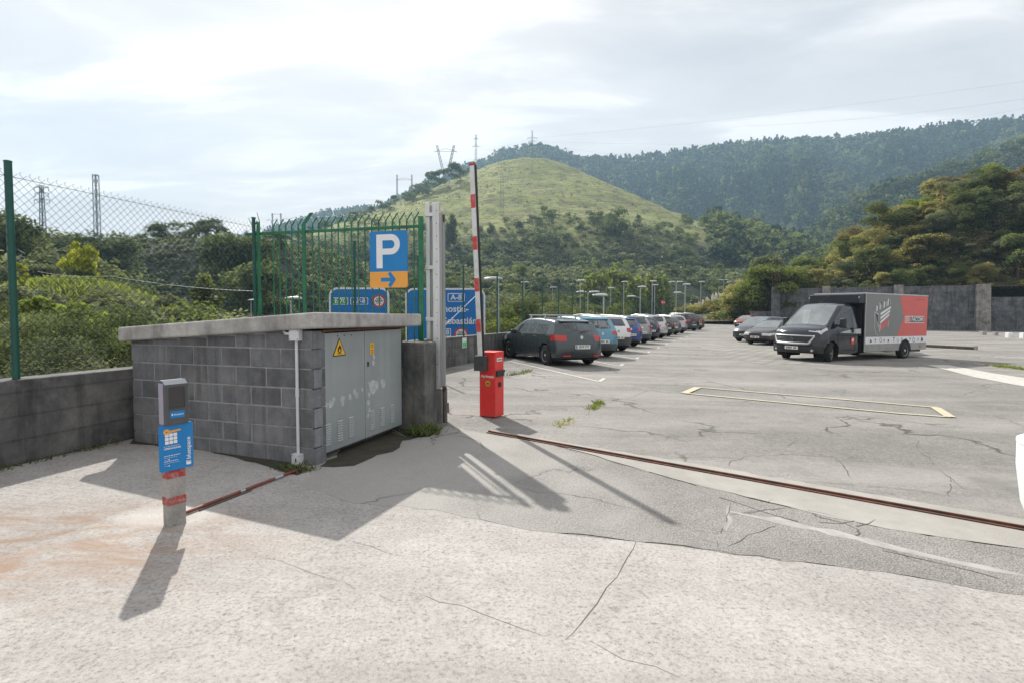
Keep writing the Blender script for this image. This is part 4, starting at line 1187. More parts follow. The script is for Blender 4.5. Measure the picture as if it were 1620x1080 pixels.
# ------------------------------------------------------------------ red barrier cabinet with the raised arm
bb = G(778, 657.5); bz = math.atan2(-0.47, 0.88)
bt = thing('barrier_gate', 'red boom-barrier cabinet with its red and white arm raised upright', 'barrier', bb, bz)
# local: front face (to the camera) is -Y, its right side +X
CW, CD, CH = 0.285, 0.27, 1.02
mb = MB(); mb.box(-CW / 2, CW / 2, -CD / 2, CD / 2, 0.012, CH); cb = mb.build('cabinet', M['red'], bt, bevel=0.008, seg=3)
mb = MB(); mb.box(-CW / 2 - 0.004, CW / 2 + 0.004, -CD / 2 - 0.004, CD / 2 + 0.004, CH - 0.035, CH + 0.006); mb.build('lid', M['red'], cb, bevel=0.008)
pf = Plane((0, -CD / 2, 0), (1, 0, 0), (0, 0, 1)); ps = Plane((CW / 2, 0, 0), (0, 1, 0), (0, 0, 1))
mb = MB(); pf.text(mb, 'Aprimatic', 0.005, 0.645, 0.060, 0.002, 0.022, 'CENTER', 0, R(-2)); mb.build('lettering', M['sign_white'], cb)
mb = MB(); pf.disc(mb, 0.01, 0.535, 0.043, 0, 0.002, 0); pf.disc(mb, 0.01, 0.535, 0.034, 0.002, 0.003, 1, 20, 0.028); pf.shape(mb, [(-0.012, 0.52), (0.032, 0.52), (0.026, 0.552), (0.01, 0.545), (-0.006, 0.552)], 0.002, 0.003, 1)
mb.build('round_sticker', [M['sign_yellow'], M['darkgrey']], cb)
mb = MB(); ps.rect(mb, -0.085, 0.075, 0.875, 0.93, 0, 0.002, 0)
for i in range(4): ps.rect(mb, -0.065 + 0.034 * i, -0.042 + 0.034 * i, 0.888, 0.915, 0.002, 0.003, 1)
mb.build('serial_label', [M['sign_white'], M['darkgrey']], cb)
mb = MB(); ps.rrect(mb, -0.125, 0.120, 0.645, 0.735, 0.01, 0, 0.035, 0); ps.rect(mb, 0.08, 0.105, 0.65, 0.70, 0.035, 0.040, 1)
mb.build('sensor', [M['black'], M['clear_lens']], cb, bevel=0.006)
mb = MB(); ps.disc(mb, 0.0, 0.51, 0.042, 0, 0.012, 0); ps.disc(mb, 0, 0.51, 0.02, 0.012, 0.016, 0); mb.build('key_switch', M['black'], cb)
# arm bracket on the front face
mb = MB(); mb.box(-0.175, 0.02, -CD / 2 - 0.115, -CD / 2 - 0.002, 0.735, 0.965); pfb = Plane((0, -CD / 2 - 0.115, 0), (1, 0, 0), (0, 0, 1)); pfb.rect(mb, -0.045, -0.005, 0.838, 0.848, 0, 0.002, 1)
br = mb.build('arm_bracket', [M['darkgrey'], M['ink']], bt, bevel=0.012, seg=3)
ang = R(2.75); AL = 2.985; ax = -0.080; ay = -CD / 2 - 0.058; az = 0.93
up = Vector((-math.sin(ang), 0, math.cos(ang))); rt_ = Vector((math.cos(ang), 0, math.sin(ang)))
def arm_box(m, w0, w1, d0, d1, s0, s1):
    m.ob(Vector((ax, ay, az)) + rt_ * w0 + Vector((0, d0, 0)) + up * s0, rt_ * (w1 - w0), Vector((0, d1 - d0, 0)), up * (s1 - s0))
mb = MB(); arm_box(mb, -0.045, 0.036, -0.022, 0.022, 0, AL); arm = mb.build('arm', M['white_arm'], bt, bevel=0.006)
for y0, y1 in ((306, 327), (371, 392), (436, 457), (500, 520)):
    s1 = (560 - y0) / 101 * 1.0; s0 = (560 - y1) / 101 * 1.0
    mb = MB(); arm_box(mb, -0.0465, 0.0345, -0.0235, 0.0235, s0, s1); mb.build('red_stripe', M['red_stripe'], arm)
mb = MB(); arm_box(mb, 0.037, 0.068, -0.012, 0.012, 0.0, AL - 0.03); mb.build('rubber_edge', M['black'], arm, bevel=0.004)
mb = MB(); arm_box(mb, -0.049, 0.040, -0.026, 0.026, AL - 0.03, AL + 0.02); mb.build('end_cap', M['old_red'], arm, bevel=0.006)

# ------------------------------------------------------------------ gate post and its pier
gp0 = G(693, 668)
pr = thing('gate_pier', 'dark weathered concrete pier standing between the hut doors and the gate post', 'pier', gp0)
pv = [G(643, 676), G(664, 674), G(690, 669)]
c0 = Vector((-1.50 - 0.0945, 7.42 + 0.0327)); d1 = Vector((0.945, -0.327)); d2 = Vector((0.327, 0.945)); gzz = gz(-1.4, 7.6)
mb = MB(); mb.ob((c0.x, c0.y, gzz - 0.2), (d1.x * 0.44, d1.y * 0.44, 0), (d2.x * 0.36, d2.y * 0.36, 0), (0, 0, 1.40)); mb.build('block', M['pier'], pr, True, bevel=0.02)
q = c0 + d2 * 0.37; mb = MB(); mb.ob((q.x - 0.05, q.y, gzz - 0.2), (d1.x * 0.37, d1.y * 0.37, 0), (d2.x * 0.25, d2.y * 0.25, 0), (0, 0, 1.36)); mb.build('rear_block', M['pier'], pr, True, bevel=0.02)
gb = Vector((gp0.x, gp0.y + 0.05, gp0.z))
gt = thing('gate_post', 'tall pale aluminium sliding-gate post made of channels and tubes', 'post', gb)
def GX(pxx, depth=7.95): return (pxx - 810) / FPX * depth
def GZ(pyy, depth=7.95): return D(700, pyy, depth).z
Yg = 7.93
mb = MB(); mb.box(GX(686), GX(697), Yg - 0.05, Yg + 0.05, GZ(614), GZ(322)); ch = mb.build('channel', M['alu'], gt, True, bevel=0.004)
mb = MB()
for k in range(14): mb.tube((GX(692.5), Yg - 0.05, GZ(335 + 20 * k)), (GX(692.5), Yg - 0.055, GZ(335 + 20 * k)), 0.007, n=8)
mb.build('bolt', M['darkgrey'], ch, True)
mb = MB(); mb.box(GX(675.5), GX(681.5), Yg - 0.03, Yg + 0.04, GZ(537), GZ(322)); mb.build('guide_tube', M['alu'], gt, True, bevel=0.006)
mb = MB(); mb.box(GX(681.6), GX(684.9), Yg + 0.0, Yg + 0.03, GZ(537), GZ(326)); mb.build('web', M['alu_dark'], gt, True)
for y in (341, 424, 505):
    mb = MB(); mb.box(GX(674.8), GX(687.5), Yg - 0.06, Yg - 0.032, GZ(y + 3), GZ(y - 3)); mb.build('bracket', M['alu'], gt, True, bevel=0.003)
mb = MB(); mb.box(GX(697.1), GX(700.3), Yg - 0.045, Yg + 0.06, GZ(612), GZ(338)); mb.box(GX(700.1), GX(704), Yg + 0.01, Yg + 0.10, GZ(612), GZ(339)); mb.build('side_rail', M['alu_dark'], gt, True, bevel=0.003)
mb = MB(); mb.box(GX(702), GX(704.6), Yg + 0.0, Yg + 0.012, GZ(352), GZ(340)); mb.build('end_stop', M['rust'], gt, True)
mb = MB(); mb.box(GX(683), GX(687), Yg - 0.08, Yg - 0.052, GZ(604), GZ(590)); mb.build('latch', M['black'], gt, True, bevel=0.004)
mb = MB(); mb.tube((GX(700), Yg - 0.02, GZ(613)), (GX(706), Yg - 0.02, GZ(613)), 0.03, n=10); mb.build('roller', M['rust'], gt, True)
mb = MB(); mb.box(GX(687), GX(700), Yg - 0.045, Yg + 0.06, gb.z - 0.1, GZ(615)); mb.build('footing', M['buttress'], gt, True, bevel=0.015)
mb = MB(); mb.box(GX(700), GX(706), Yg + 0.0, Yg + 0.12, gb.z - 0.1, GZ(613)); mb.build('stub', M['pier'], gt, True, bevel=0.02)
mb = MB(); p = G(709, 652); mb.tube(p, p + Vector((0, 0, 0.16)), 0.012, n=8); tag(mb.build('steel_stub', M['rust']), 'short rusty steel pin standing in the yard right of the gate post', 'pin')

# ------------------------------------------------------------------ gate rail
ra, rb = G(773, 684), G(1950, 897)
rl = thing('gate_rail', 'long rusty steel sliding-gate rail set in the yard floor', 'rail', ra)
mb = MB(); d = (rb - ra).normalized(); nn = Vector((-d.y, d.x, 0)); k = 14
for i in range(k):
    a = ra + (rb - ra) * (i / k); b = ra + (rb - ra) * ((i + 1) / k)
    a.z = gz(a.x, a.y); b.z = gz(b.x, b.y)
    mb.ob(a - nn * 0.011 + Vector((0, 0, -0.03)), b - a, nn * 0.022, (0, 0, 0.065))
mb.build('rail', M['rust'], rl, True)
mb = MB()
for i in range(k):
    a = ra + (rb - ra) * (i / k); b = ra + (rb - ra) * ((i + 1) / k)
    a.z = gz(a.x, a.y); b.z = gz(b.x, b.y)
    mb.ob(a - nn * 0.05 + Vector((0, 0, -0.03)), b - a, nn * 0.036, (0, 0, 0.048))
mb.build('flange', M['rust'], rl, True)
for fi in (0.24, 0.52):
    pass

# ------------------------------------------------------------------ green bar fence behind the hut
fa = Vector((-4.12, 8.72)); fb = Vector((-1.262, 7.78))
fn = thing('bar_fence', 'green steel bar fence with forked spike tops behind the hut', 'fence', (fa.x, fa.y, 0.9))
fd = (fb - fa).normalized(); FL = (fb - fa).length; fnrm = Vector((-fd.y, fd.x))
def F3(s, off, z):
    q = fa + fd * s + fnrm * off
    return Vector((q.x, q.y, z))
def s_of(pxx):
    u = (pxx - 810) / FPX
    return (u * fa.y - fa.x) / (fd.x - u * fd.y)
zr0, zr1 = D(414, 370, fa.y - 0.05).z, D(665, 358, fb.y).z
def zr(s): return zr0 + (zr1 - zr0) * s / FL
mb = MB(); mb.ob(F3(-0.15, -0.018, zr(0) - 0.02), F3(FL, 0, 0) - F3(-0.15, 0, 0) + Vector((0, 0, zr(FL) - zr(0))), F3(0, 0.036, 0) - F3(0, 0, 0), (0, 0, 0.04)); mb.build('rail', M['fence_green'], fn, True)
mb = MB(); mb.ob(F3(-0.15, -0.018, 1.02), F3(FL, 0, 0) - F3(-0.15, 0, 0), F3(0, 0.036, 0) - F3(0, 0, 0), (0, 0, 0.04)); mb.build('rail', M['fence_green'], fn, True)
posts = [(s_of(414), 0.058, 3.06), (s_of(485), 0.062, 2.98), (s_of(668.5), 0.075, 3.0)]
for i, (s, w, zt) in enumerate(posts):
    mb = MB(); mb.ob(F3(s - w / 2, -0.045, 0.2), F3(w, 0, 0) - F3(0, 0, 0), F3(0, 0.025, 0) - F3(0, 0, 0), (0, 0, zt - 0.2))
    if i == 1:
        a = F3(s - w / 2, -0.045, zt); lean = F3(0.15, 0, 0.17) - F3(0, 0, 0)
        mb.ob(a, F3(w, 0, 0) - F3(0, 0, 0), F3(0, 0.025, 0) - F3(0, 0, 0), lean)
    mb.build('post', M['fence_green'], fn, True, bevel=0.005)
s = s_of(403.5); bars = [s]
bars += list(np.linspace(s_of(434.5), s_of(474), 5)) + list(np.linspace(s_of(496.5), s_of(656), 16))
for i, s in enumerate(bars):
    mb = MB(); z = zr(s) + 0.10
    mb.tube(F3(s, 0, 0.25), F3(s, 0, z), 0.0105, n=8)
    tip = F3(s + 0.085, 0.0, z + 0.105); mb.tube(F3(s, 0, z - 0.006), tip, 0.0105, 0.009, n=8)
    mb.tube(F3(s, 0.01, z - 0.01), F3(s - 0.045, 0.012, z + 0.10), 0.006, 0.003, n=6)
    mb.tube(F3(s + 0.005, 0.0, z - 0.01), F3(s + 0.055, -0.01, z - 0.10), 0.006, 0.003, n=6)
    mb.build('bar', M['fence_green'], fn, True)
mb = MB(); mb.tube(F3(posts[0][0], 0, 3.05), F3(posts[0][0] - 0.05, 0, 3.22), 0.007, 0.004, n=6); mb.tube(F3(bars[0], 0, zr(0) + 0.09), F3(bars[0] - 0.09, 0, zr(0) + 0.26), 0.007, 0.004, n=6); mb.build('spike', M['post_green'], fn, True)
mb = MB(); pw = [F3(s_of(424) + 0.045 * i, 0.03, zr(1) + 0.215 + 0.012 * math.sin(i * 1.9)) for i in range(56)]; mb.poly(pw, 0.003, 4)
for i in range(0, 56, 2): mb.tube(pw[i] + Vector((-0.015, 0, -0.012)), pw[i] + Vector((0.015, 0, 0.014)), 0.002, n=4)
mb.build('barbed_wire', M['wire_grey'], fn, True)

# ------------------------------------------------------------------ parking sign on the bar fence
sc_ = s_of(620); sp = F3(sc_, -0.07, 0); depth = sp.y
zt_, zm_, zb_ = D(620, 366, depth).z, D(620, 430, depth).z, D(620, 455.5, depth).z
wd = 0.5 * (59.0 / FPX * depth) / (fd.x - (620 - 810) / FPX * fd.y)
pk = thing('parking_sign', 'blue and orange parking sign with white P and right-pointing arrow on the bar fence', 'sign', (sp.x, sp.y, zb_))
pp = Plane((sp.x, sp.y, zb_), (fd.x, fd.y, 0), (0, 0, 1)); HT = zt_ - zb_; hm = zm_ - zb_
mb = MB(); pp.rrect(mb, -wd, wd, hm + 0.0005, HT, 0.035, 0, 0.012, 0, '1100'); mb.build('blue_panel', M['sign_blue'], pk, True)
mb = MB(); pp.rrect(mb, -wd, wd, 0, hm - 0.0005, 0.035, 0, 0.012, 0, '0011'); mb.build('orange_panel', M['sign_orange'], pk, True)
mb = MB(); bh = HT - hm; by0, by1 = hm + 0.085 * bh, hm + 0.92 * bh; t_ = wd * 0.325
x0 = -wd * 0.63; xr = wd * 0.62; mid = by0 + (by1 - by0) * 0.40
ph = by1 - mid; cy_ = (by1 + mid) / 2; ro = ph / 2; ri = ro - t_ * 0.86
pp.rect(mb, x0, x0 + t_, by0, by1, 0.0125, 0.0145)
pp.rect(mb, x0 + t_, xr - ro, by1 - t_ * 0.86, by1, 0.0125, 0.0145); pp.rect(mb, x0 + t_, xr - ro, mid, mid + t_ * 0.86, 0.0125, 0.0145)
for i in range(14):
    a, b = -math.pi / 2 + math.pi * i / 14, -math.pi / 2 + math.pi * (i + 1) / 14
    pp.shape(mb, [(xr - ro + q * math.cos(t), cy_ + q * math.sin(t)) for q, t in ((ri, a), (ro, a), (ro, b), (ri, b))], 0.0125, 0.0145)
mb.build('letter', M['sign_white'], pk, True)
mb = MB(); cy2 = hm * 0.5; hw = wd * 0.09
pp.rect(mb, -wd * 0.40, wd * 0.22, cy2 - hw, cy2 + hw, 0.0125, 0.0145)
pp.shape(mb, [(wd * 0.0, cy2 + wd * 0.30), (wd * 0.10, cy2 + wd * 0.38), (wd * 0.40, cy2), (wd * 0.18, cy2), (wd * 0.0, cy2 + wd * 0.22)][:4] + [(wd * 0.0, cy2 + wd * 0.22)], 0.0125, 0.0150)
pp.shape(mb, [(wd * 0.18, cy2), (wd * 0.40, cy2), (wd * 0.10, cy2 - wd * 0.38), (wd * 0.0, cy2 - wd * 0.30), (wd * 0.0, cy2 - wd * 0.22)], 0.0125, 0.0150)
mb.build('arrow', M['sign_blue'], pk, True)

# ------------------------------------------------------------------ motorway signs beyond the wall
def board(name, label, x0, x1, y0, y1, depth, rad):
    a, b = D(x0, y0, depth), D(x1, y1, depth); cx = (a.x + b.x) / 2
    g0 = float(terrain(np.array([cx]), np.array([depth + 0.2]))[0])
    t = thing(name, label, 'road sign', (cx, depth, g0), group='blue motorway signs beyond the wall')
    p = Plane((a.x, depth, b.z), (1, 0, 0), (0, 0, 1)); w, h = b.x - a.x, a.z - b.z
    mb = MB(); p.rrect(mb, 0, w, 0, h, rad, -0.06, 0.0, 0); p_ = mb.build('panel', M['sign_white'], t, True)
    mb = MB(); p.rrect(mb, 0.09, w - 0.09, 0.09, h - 0.09, rad - 0.06, 0.002, 0.006, 0); mb.build('blue_field', M['road_blue'], t, True)
    mb = MB(); p.rect(mb, w * 0.02, w * 0.98, h * 0.7, h * 0.75, -0.14, -0.07); mb.build('stiffener', M['lamp_grey'], t, True)
    for f in (0.2, 0.8):
        mb = MB(); q = p.at(w * f, 0, -0.2); mb.box(q.x - 0.08, q.x + 0.08, q.y - 0.06, q.y + 0.12, g0 - 0.5, a.z - 0.1); mb.build('post', M['lamp_grey'], t, True)
    return t, p, w, h
def toll(p, t, x, y, r):
    mb = MB(); p.disc(mb, x, y, r, 0.007, 0.010, 0, 28); p.disc(mb, x, y, r * 0.76, 0.010, 0.012, 1, 28)
    p.rect(mb, x - r * 0.62, x + r * 0.62, y - r * 0.08, y + r * 0.08, 0.012, 0.014, 2)
    p.text(mb, 'PEAJE', x, y + r * 0.30, r * 0.36, 0.0125, 0.02, mat=2); p.text(mb, 'TOLL', x, y - r * 0.30, r * 0.36, 0.0125, 0.02, mat=2)
    mb.build('toll_symbol', [M['sign_red'], M['sign_white'], M['ink']], t, True)
def boxed(p, t, txt, x, y, w, h, fill=None):
    mb = MB(); p.rrect(mb, x - w / 2, x + w / 2, y - h / 2, y + h / 2, h * 0.1, 0.007, 0.010, 0); e = h * 0.09
    p.rrect(mb, x - w / 2 + e, x + w / 2 - e, y - h / 2 + e, y + h / 2 - e, h * 0.06, 0.010, 0.012, 1)
    p.text(mb, txt, x, y, h * 0.86, 0.014, 0.022, mat=0, squeeze=1.02)
    mb.build('road_number', [M['sign_white'], fill or M['road_blue']], t, True)
SD = 27.0; ppm = FPX / SD
t, p, w, h = board('motorway_sign', 'smaller blue motorway sign with a green E-70 box and a toll symbol', 520, 616.5, 455, 560, SD, 0.42)
Y = lambda yy: h - (yy - 455) / ppm
X = lambda xx: (xx - 520) / ppm
boxed(p, t, 'E-70', X(538), Y(476.5), 25 / ppm, 11 / ppm, M['sign_green']); boxed(p, t, 'AP-8', X(568), Y(476.5), 28 / ppm, 11 / ppm)
toll(p, t, X(599), Y(476.5), 10.2 / ppm)
t, p, w, h = board('motorway_sign', 'larger blue motorway sign with an A-8 box and white place names', 641, 768, 456, 600, SD + 0.8, 0.42)
ppm2 = FPX / (SD + 0.8)
Y = lambda yy: h - (yy - 456) / ppm2
X = lambda xx: (xx - 641) / ppm2
boxed(p, t, 'A-8', X(721.5), Y(471), 27 / ppm2, 13.5 / ppm2)
mb = MB(); p.text(mb, 'Donostia-', X(741), Y(489), 14.6 / ppm2, 0.008, 0.02, 'RIGHT'); p.text(mb, 'San Sebastián', X(754.5), Y(508), 14.6 / ppm2, 0.008, 0.02, 'RIGHT'); p.text(mb, 'c', X(676), Y(489), 15 / ppm2, 0.008, 0.02) if False else None
mb.build('lettering', M['sign_white'], t, True)
boxed(p, t, 'AP-8', X(699), Y(526), 28 / ppm2, 13 / ppm2); toll(p, t, X(729), Y(529), 11 / ppm2)

# thin pale cable crossing in front of the larger sign, and the one hanging across the left scrub
def cable(name, label, pts, r, m, group=None, sag=0.0):
    P = []
    for (a, b) in zip(pts, pts[1:]):
        for k in range(12):
            f = k / 12; P.append(a.lerp(b, f) + Vector((0, 0, -sag * 4 * f * (1 - f))))
    P.append(pts[-1]); mb = MB(); mb.poly(P, r, 5)
    o = mb.build(name, m); return tag(o, label, 'cable', group)
cable('stay_cable', 'thin pale stay cable running up across the larger motorway sign', [D(700, 519, 16.2), D(757, 464, 17.6)], 0.012, M['sign_white'])
cable('slack_cable', 'thin pale cable sagging across the scrub behind the chain-link fence', [D(60, 430, 12), D(175, 437, 11), D(400, 461, 9.5)], 0.006, M['cable'], sag=0.05)

# ------------------------------------------------------------------ street lamps of the motorway below
def lamp(px_, py_, depth, kind, label):
    top = D(px_, py_, depth); gz0 = float(terrain(np.array([top.x]), np.array([depth]))[0])
    gz0 = min(gz0, top.z - 3.5)
    t = thing('street_lamp', label, 'street lamp', (top.x, depth, gz0), group='street lamps beyond the car park')
    H_ = top.z - gz0
    mb = MB(); mb.tube((0, 0, -0.5), (0, 0, H_ - 0.12), 0.095, 0.055, n=10); mb.build('pole', M['lamp_grey'], t)
    heads = {'one': [(-0.25, 0.0)], 'right': [(0.15, 0)], 'two': [(-0.62, 0), (0.62, 0)], 'low': [(0.2, 0), (-0.95, -1.05)]}[kind]
    for hx, dz in heads:
        L, W_ = 0.50, 0.20
        prof = [(-L, 0.0, 0.06), (-L * .9, .05, .11), (-L * .3, .10, .20), (L * .5, .11, .20), (L * .95, .06, .13), (L, 0.01, 0.06)]
        mb = MB(); vs = []; n = 10
        for x, zt, w in prof:
            for q in range(n):
                a = 2 * math.pi * q / n; vs.append((hx + x, w * math.cos(a), H_ + dz + (zt * math.sin(a) if math.sin(a) > 0 else 0.09 * math.sin(a))))
        mb.add(vs, [(i * n + q, i * n + (q + 1) % n, (i + 1) * n + (q + 1) % n, (i + 1) * n + q) for i in range(len(prof) - 1) for q in range(n)] , 0, True)
        mb.add(vs[:n], [tuple(range(n))[::-1]]); mb.add(vs[-n:], [tuple(range(n))])
        hd_ = mb.build('lamp_head', M['lamp_head'], t, weld=True)
        mb = MB(); mb.tube((0, 0, H_ + dz - 0.14), (hx, 0, H_ + dz - 0.02), 0.04, n=6); mb.build('arm', M['lamp_grey'], t)
LAMPS = [(788, 441, 29, 'one', 'nearest and largest of the street lamps, right of the raised barrier arm'),
         (955, 467, 36, 'one', 'broad-headed street lamp just behind the light blue and white parked cars'),
         (930, 462, 52, 'two', 'double-headed street lamp behind the parked cars'),
         (829, 447, 62, 'right', 'slim street lamp above the roof of the charcoal hatchback'),
         (874, 455, 78, 'right', 'slim street lamp second to the right of the big near lamp'),
         (918, 444, 66, 'right', 'tall street lamp left of the double-headed one'),
         (966, 456, 90, 'right', 'small far street lamp behind the white parked car'),
         (987, 446, 78, 'right', 'slim street lamp behind the dark blue parked car'),
         (1013, 454, 60, 'low', 'street lamp with a second lower head on its left, mid row'),
         (1032, 445, 80, 'right', 'taller of two close street lamps in the middle of the row'),
         (1036, 451, 96, 'right', 'shorter of two close street lamps in the middle of the row'),
         (1070, 446, 84, 'two', 'slim double-headed street lamp above the far end of the row of cars'),
         (1084, 450, 70, 'low', 'street lamp with a lower side head at the far end of the row of cars'),
         (1109, 446, 92, 'right', 'lone street lamp left of the pampas plumes'),
         (1145, 443, 130, 'two', 'far left one of a pair of tiny lamps above the pampas plumes'),
         (1153, 446, 122, 'right', 'far right one of a pair of tiny lamps above the pampas plumes'),
         (336, 470, 27, 'one', 'pale-headed street lamp just above the hut roof slab, left part'),
         (460, 472, 32, 'right', 'pale-headed street lamp seen through the green bars'),
         (397, 475, 60, 'right', 'tiny far street lamp left of the green bar fence')]
for a in LAMPS: lamp(*a)

# little round road sign behind the cars
q = D(1049, 479, 74); g0 = q.z - 3
rs = thing('round_road_sign', 'tiny red and white round road sign on a thin pole behind the parked cars', 'road sign', (q.x, 74, g0))
pl = Plane((q.x, 74, q.z), (1, 0, 0), (0, 0, 1)); mb = MB(); pl.disc(mb, 0, 0, 0.3, 0, 0.02, 0); mb.build('disc', M['sign_red'], rs, True)
mb = MB(); pl.rect(mb, -0.2, 0.2, -0.07, 0.07, 0.02, 0.03); mb.build('bar', M['sign_white'], rs, True)
mb = MB(); mb.tube((q.x, 74.03, g0), (q.x, 74.03, q.z + 0.2), 0.035, n=6); mb.build('pole', M['lamp_grey'], rs, True)

# ------------------------------------------------------------------ pylons and lines
def lattice(mb, b, t, wb, wt_, n, r):
    b, t = Vector(b), Vector(t); prev = None
    for i in range(n + 1):
        f = i / n; c = b.lerp(t, f); w = (wb + (wt_ - wb) * f) / 2
        ring = [c + Vector((sx * w, sy * w, 0)) for sx, sy in ((-1, -1), (1, -1), (1, 1), (-1, 1))]
        if prev:
            for k in range(4):
                mb.tube(prev[k], ring[k], r, n=4, caps=False, smooth=False)
                mb.tube(prev[k], ring[(k + 1) % 4], r * 0.6, n=4, caps=False, smooth=False)
                mb.tube(ring[k], ring[(k + 1) % 4], r * 0.6, n=4, caps=False, smooth=False)
        prev = ring
def pylon(label, pxs, y_top, y_bot, depth, arms, wb, wt_, r, twin=None):
    base = D(pxs, y_bot, depth); top = D(pxs, y_top, depth)
    g0 = min(base.z, float(terrain(np.array([base.x]), np.array([depth]))[0])) if twin is None else base.z
    t = thing('power_pylon', label, 'pylon', (base.x, depth, g0), group='power pylons on the hills')
    if twin is None:
        mb = MB(); lattice(mb, (base.x, depth, g0 - 1), (base.x, depth, top.z), wb, wt_, 9, r); mb.build('tower', M['pylon'], t, True)
    else:
        for sx in (-1, 1):
            mb = MB(); lattice(mb, (base.x + sx * twin[0], depth, g0 - 1), (base.x + sx * twin[1], depth, top.z), wb, wt_, 6, r); mb.build('tower', M['pylon'], t, True)
    for (fy, half) in arms:
        z = D(pxs, fy, depth).z; mb = MB()
        mb.tube((base.x - half, depth, z), (base.x + half, depth, z), r * 0.9, n=4); mb.tube((base.x - half, depth, z), (base.x, depth, z + half * 0.25), r * 0.7, n=4); mb.tube((base.x + half, depth, z), (base.x, depth, z + half * 0.25), r * 0.7, n=4)
        for sx in (-1, 1): mb.tube((base.x + sx * half * 0.96, depth, z), (base.x + sx * half * 0.96, depth, z - 1.4), r * 0.8, n=4)
        mb.build('crossarm', M['pylon'], t, True)
    return t
pylon('lattice pylon with three crossarms, leftmost on the skyline', 68, 294, 366, 190, [(297, 2.6), (306, 2.4), (317, 2.8)], 1.9, 0.7, 0.12)
pylon('slender lattice mast right of the leftmost pylon', 154, 277, 366, 175, [(279, 1.1), (287, 1.1)], 1.3, 1.2, 0.10)
pylon('pair of leaning lattice towers joined by a crossbeam on the ridge', 705, 231, 266, 520, [(240, 10.5)], 1.8, 1.5, 0.22, (3.0, 8.0))
pylon('single lattice pylon on the ridge above the tip of the barrier arm', 753, 214, 252, 560, [(220, 2.2), (232, 3.4)], 3.2, 1.4, 0.20)
pylon('lattice pylon on the top of the wooded summit', 842, 207, 254, 470, [(219, 4.2), (224, 3.4)], 2.6, 0.8, 0.15)
pylon('pale lattice pylon standing on the front slope of the grassy mound', 794, 276, 350, 270, [(281, 2.0), (289, 2.0)], 2.0, 1.2, 0.07)
pylon('portal of two thin masts with a crossbar on the left ridge', 640, 277, 308, 520, [(285, 7.5)], 1.0, 0.8, 0.16, (7.0, 7.0))
pylon('small far portal of two masts low on the left skyline', 438, 338, 366, 420, [(340, 4.0)], 0.8, 0.6, 0.10, (3.2, 3.2))
LN = [((842, 224, 470), (1620, 222, 380)), ((842, 230, 470), (1300, 262, 420)), ((753, 232, 560), (842, 219, 470)), ((760, 236, 560), (1100, 258, 470)), ((705, 240, 520), (842, 224, 470)), ((705, 246, 520), (1000, 272, 450)),
      ((842, 219, 470), (1700, 118, 330)), ((1180, 200, 400), (1700, 145, 300)), ((1480, 190, 380), (1700, 150, 300))]
for i, (a, b) in enumerate(LN):
    cable('power_line', 'thin power line strung over the hills', [D(*a), D(*b)], 0.045, M['cable'], 'power lines strung over the hills', sag=3.0)

# ------------------------------------------------------------------ small things on the yard
p = G(1505, 552); q = G(1466, 549); r_ = G(1542, 553)
bm_ = thing('timber_beam', 'long dark beam lying on the yard behind the van', 'beam', q)
mb = MB(); d = (r_ - q).normalized(); nn = Vector((-d.y, d.x, 0)); mb.ob(q - nn * 0.12, r_ - q, nn * 0.24, (0, 0, 0.16)); mb.build('timber', M['wood'], bm_, True, bevel=0.02)
mb = MB(); mb.ob(r_ - nn * 0.125 + d * 0.002 + Vector((0, 0, 0.0)), d * 0.10, nn * 0.25, (0, 0, 0.22)); mb.build('end_block', M['stone_blk'], bm_, True, bevel=0.02)
for i, (a, b, s, lab) in enumerate([(1555, 530, 1.15, 'squat concrete block by the foot of the pale buttress, leftmost of four'), (1574.5, 531, 0.95, 'small concrete block second from the left before the retaining wall'), (1596, 534, 1.05, 'whitish concrete block third from the left before the retaining wall'), (1619, 535, 1.1, 'pale concrete block at the right edge before the retaining wall')]):
    p = G(a, b); u = s * 0.17; mb = MB()
    pts = [(-u, -u), (u, -u * 0.9), (u * 1.05, u), (-u * 0.95, u)]
    mb.prism([(p.x + x, p.y + y, p.z - 0.05) for x, y in pts], (0, 0, [0.32, 0.38, 0.42, 0.42][i] * s)); o = mb.build('concrete_block', M['white'] if i >= 2 else M['stone_blk'], bevel=0.025)
    tag(o, lab, 'block', 'concrete blocks before the retaining wall')
# pale rounded tub whose edge enters the picture on the right
c = G(1741, 868)
tub = thing('plastic_tub', 'white rounded plastic tub cut off by the right edge of the picture', 'tub', (c.x, c.y, c.z))
rr_ = (1741 - 1637) / FPX * c.y
zt_ = D(1690, 706, c.y).z - c.z
mb = MB(); mb.lathe([(0, 0), (rr_ * 0.62, 0.0), (rr_ * 0.80, zt_ * 0.12), (rr_ * 0.93, zt_ * 0.35), (rr_ * 1.0, zt_ * 0.72), (rr_ * 1.0, zt_ * 0.97), (rr_ * 0.97, zt_), (0, zt_ + 0.02)], (0, 0, 0), n=40)
mb.build('body', M['white'], tub)
mb = MB(); mb.lathe([(rr_ * 1.0, zt_ * 0.955), (rr_ * 1.008, zt_ * 0.96), (rr_ * 1.008, zt_ * 0.995), (rr_ * 0.98, zt_ * 1.005)], (0, 0, 0), n=40); mb.build('rim', M['white'], tub)

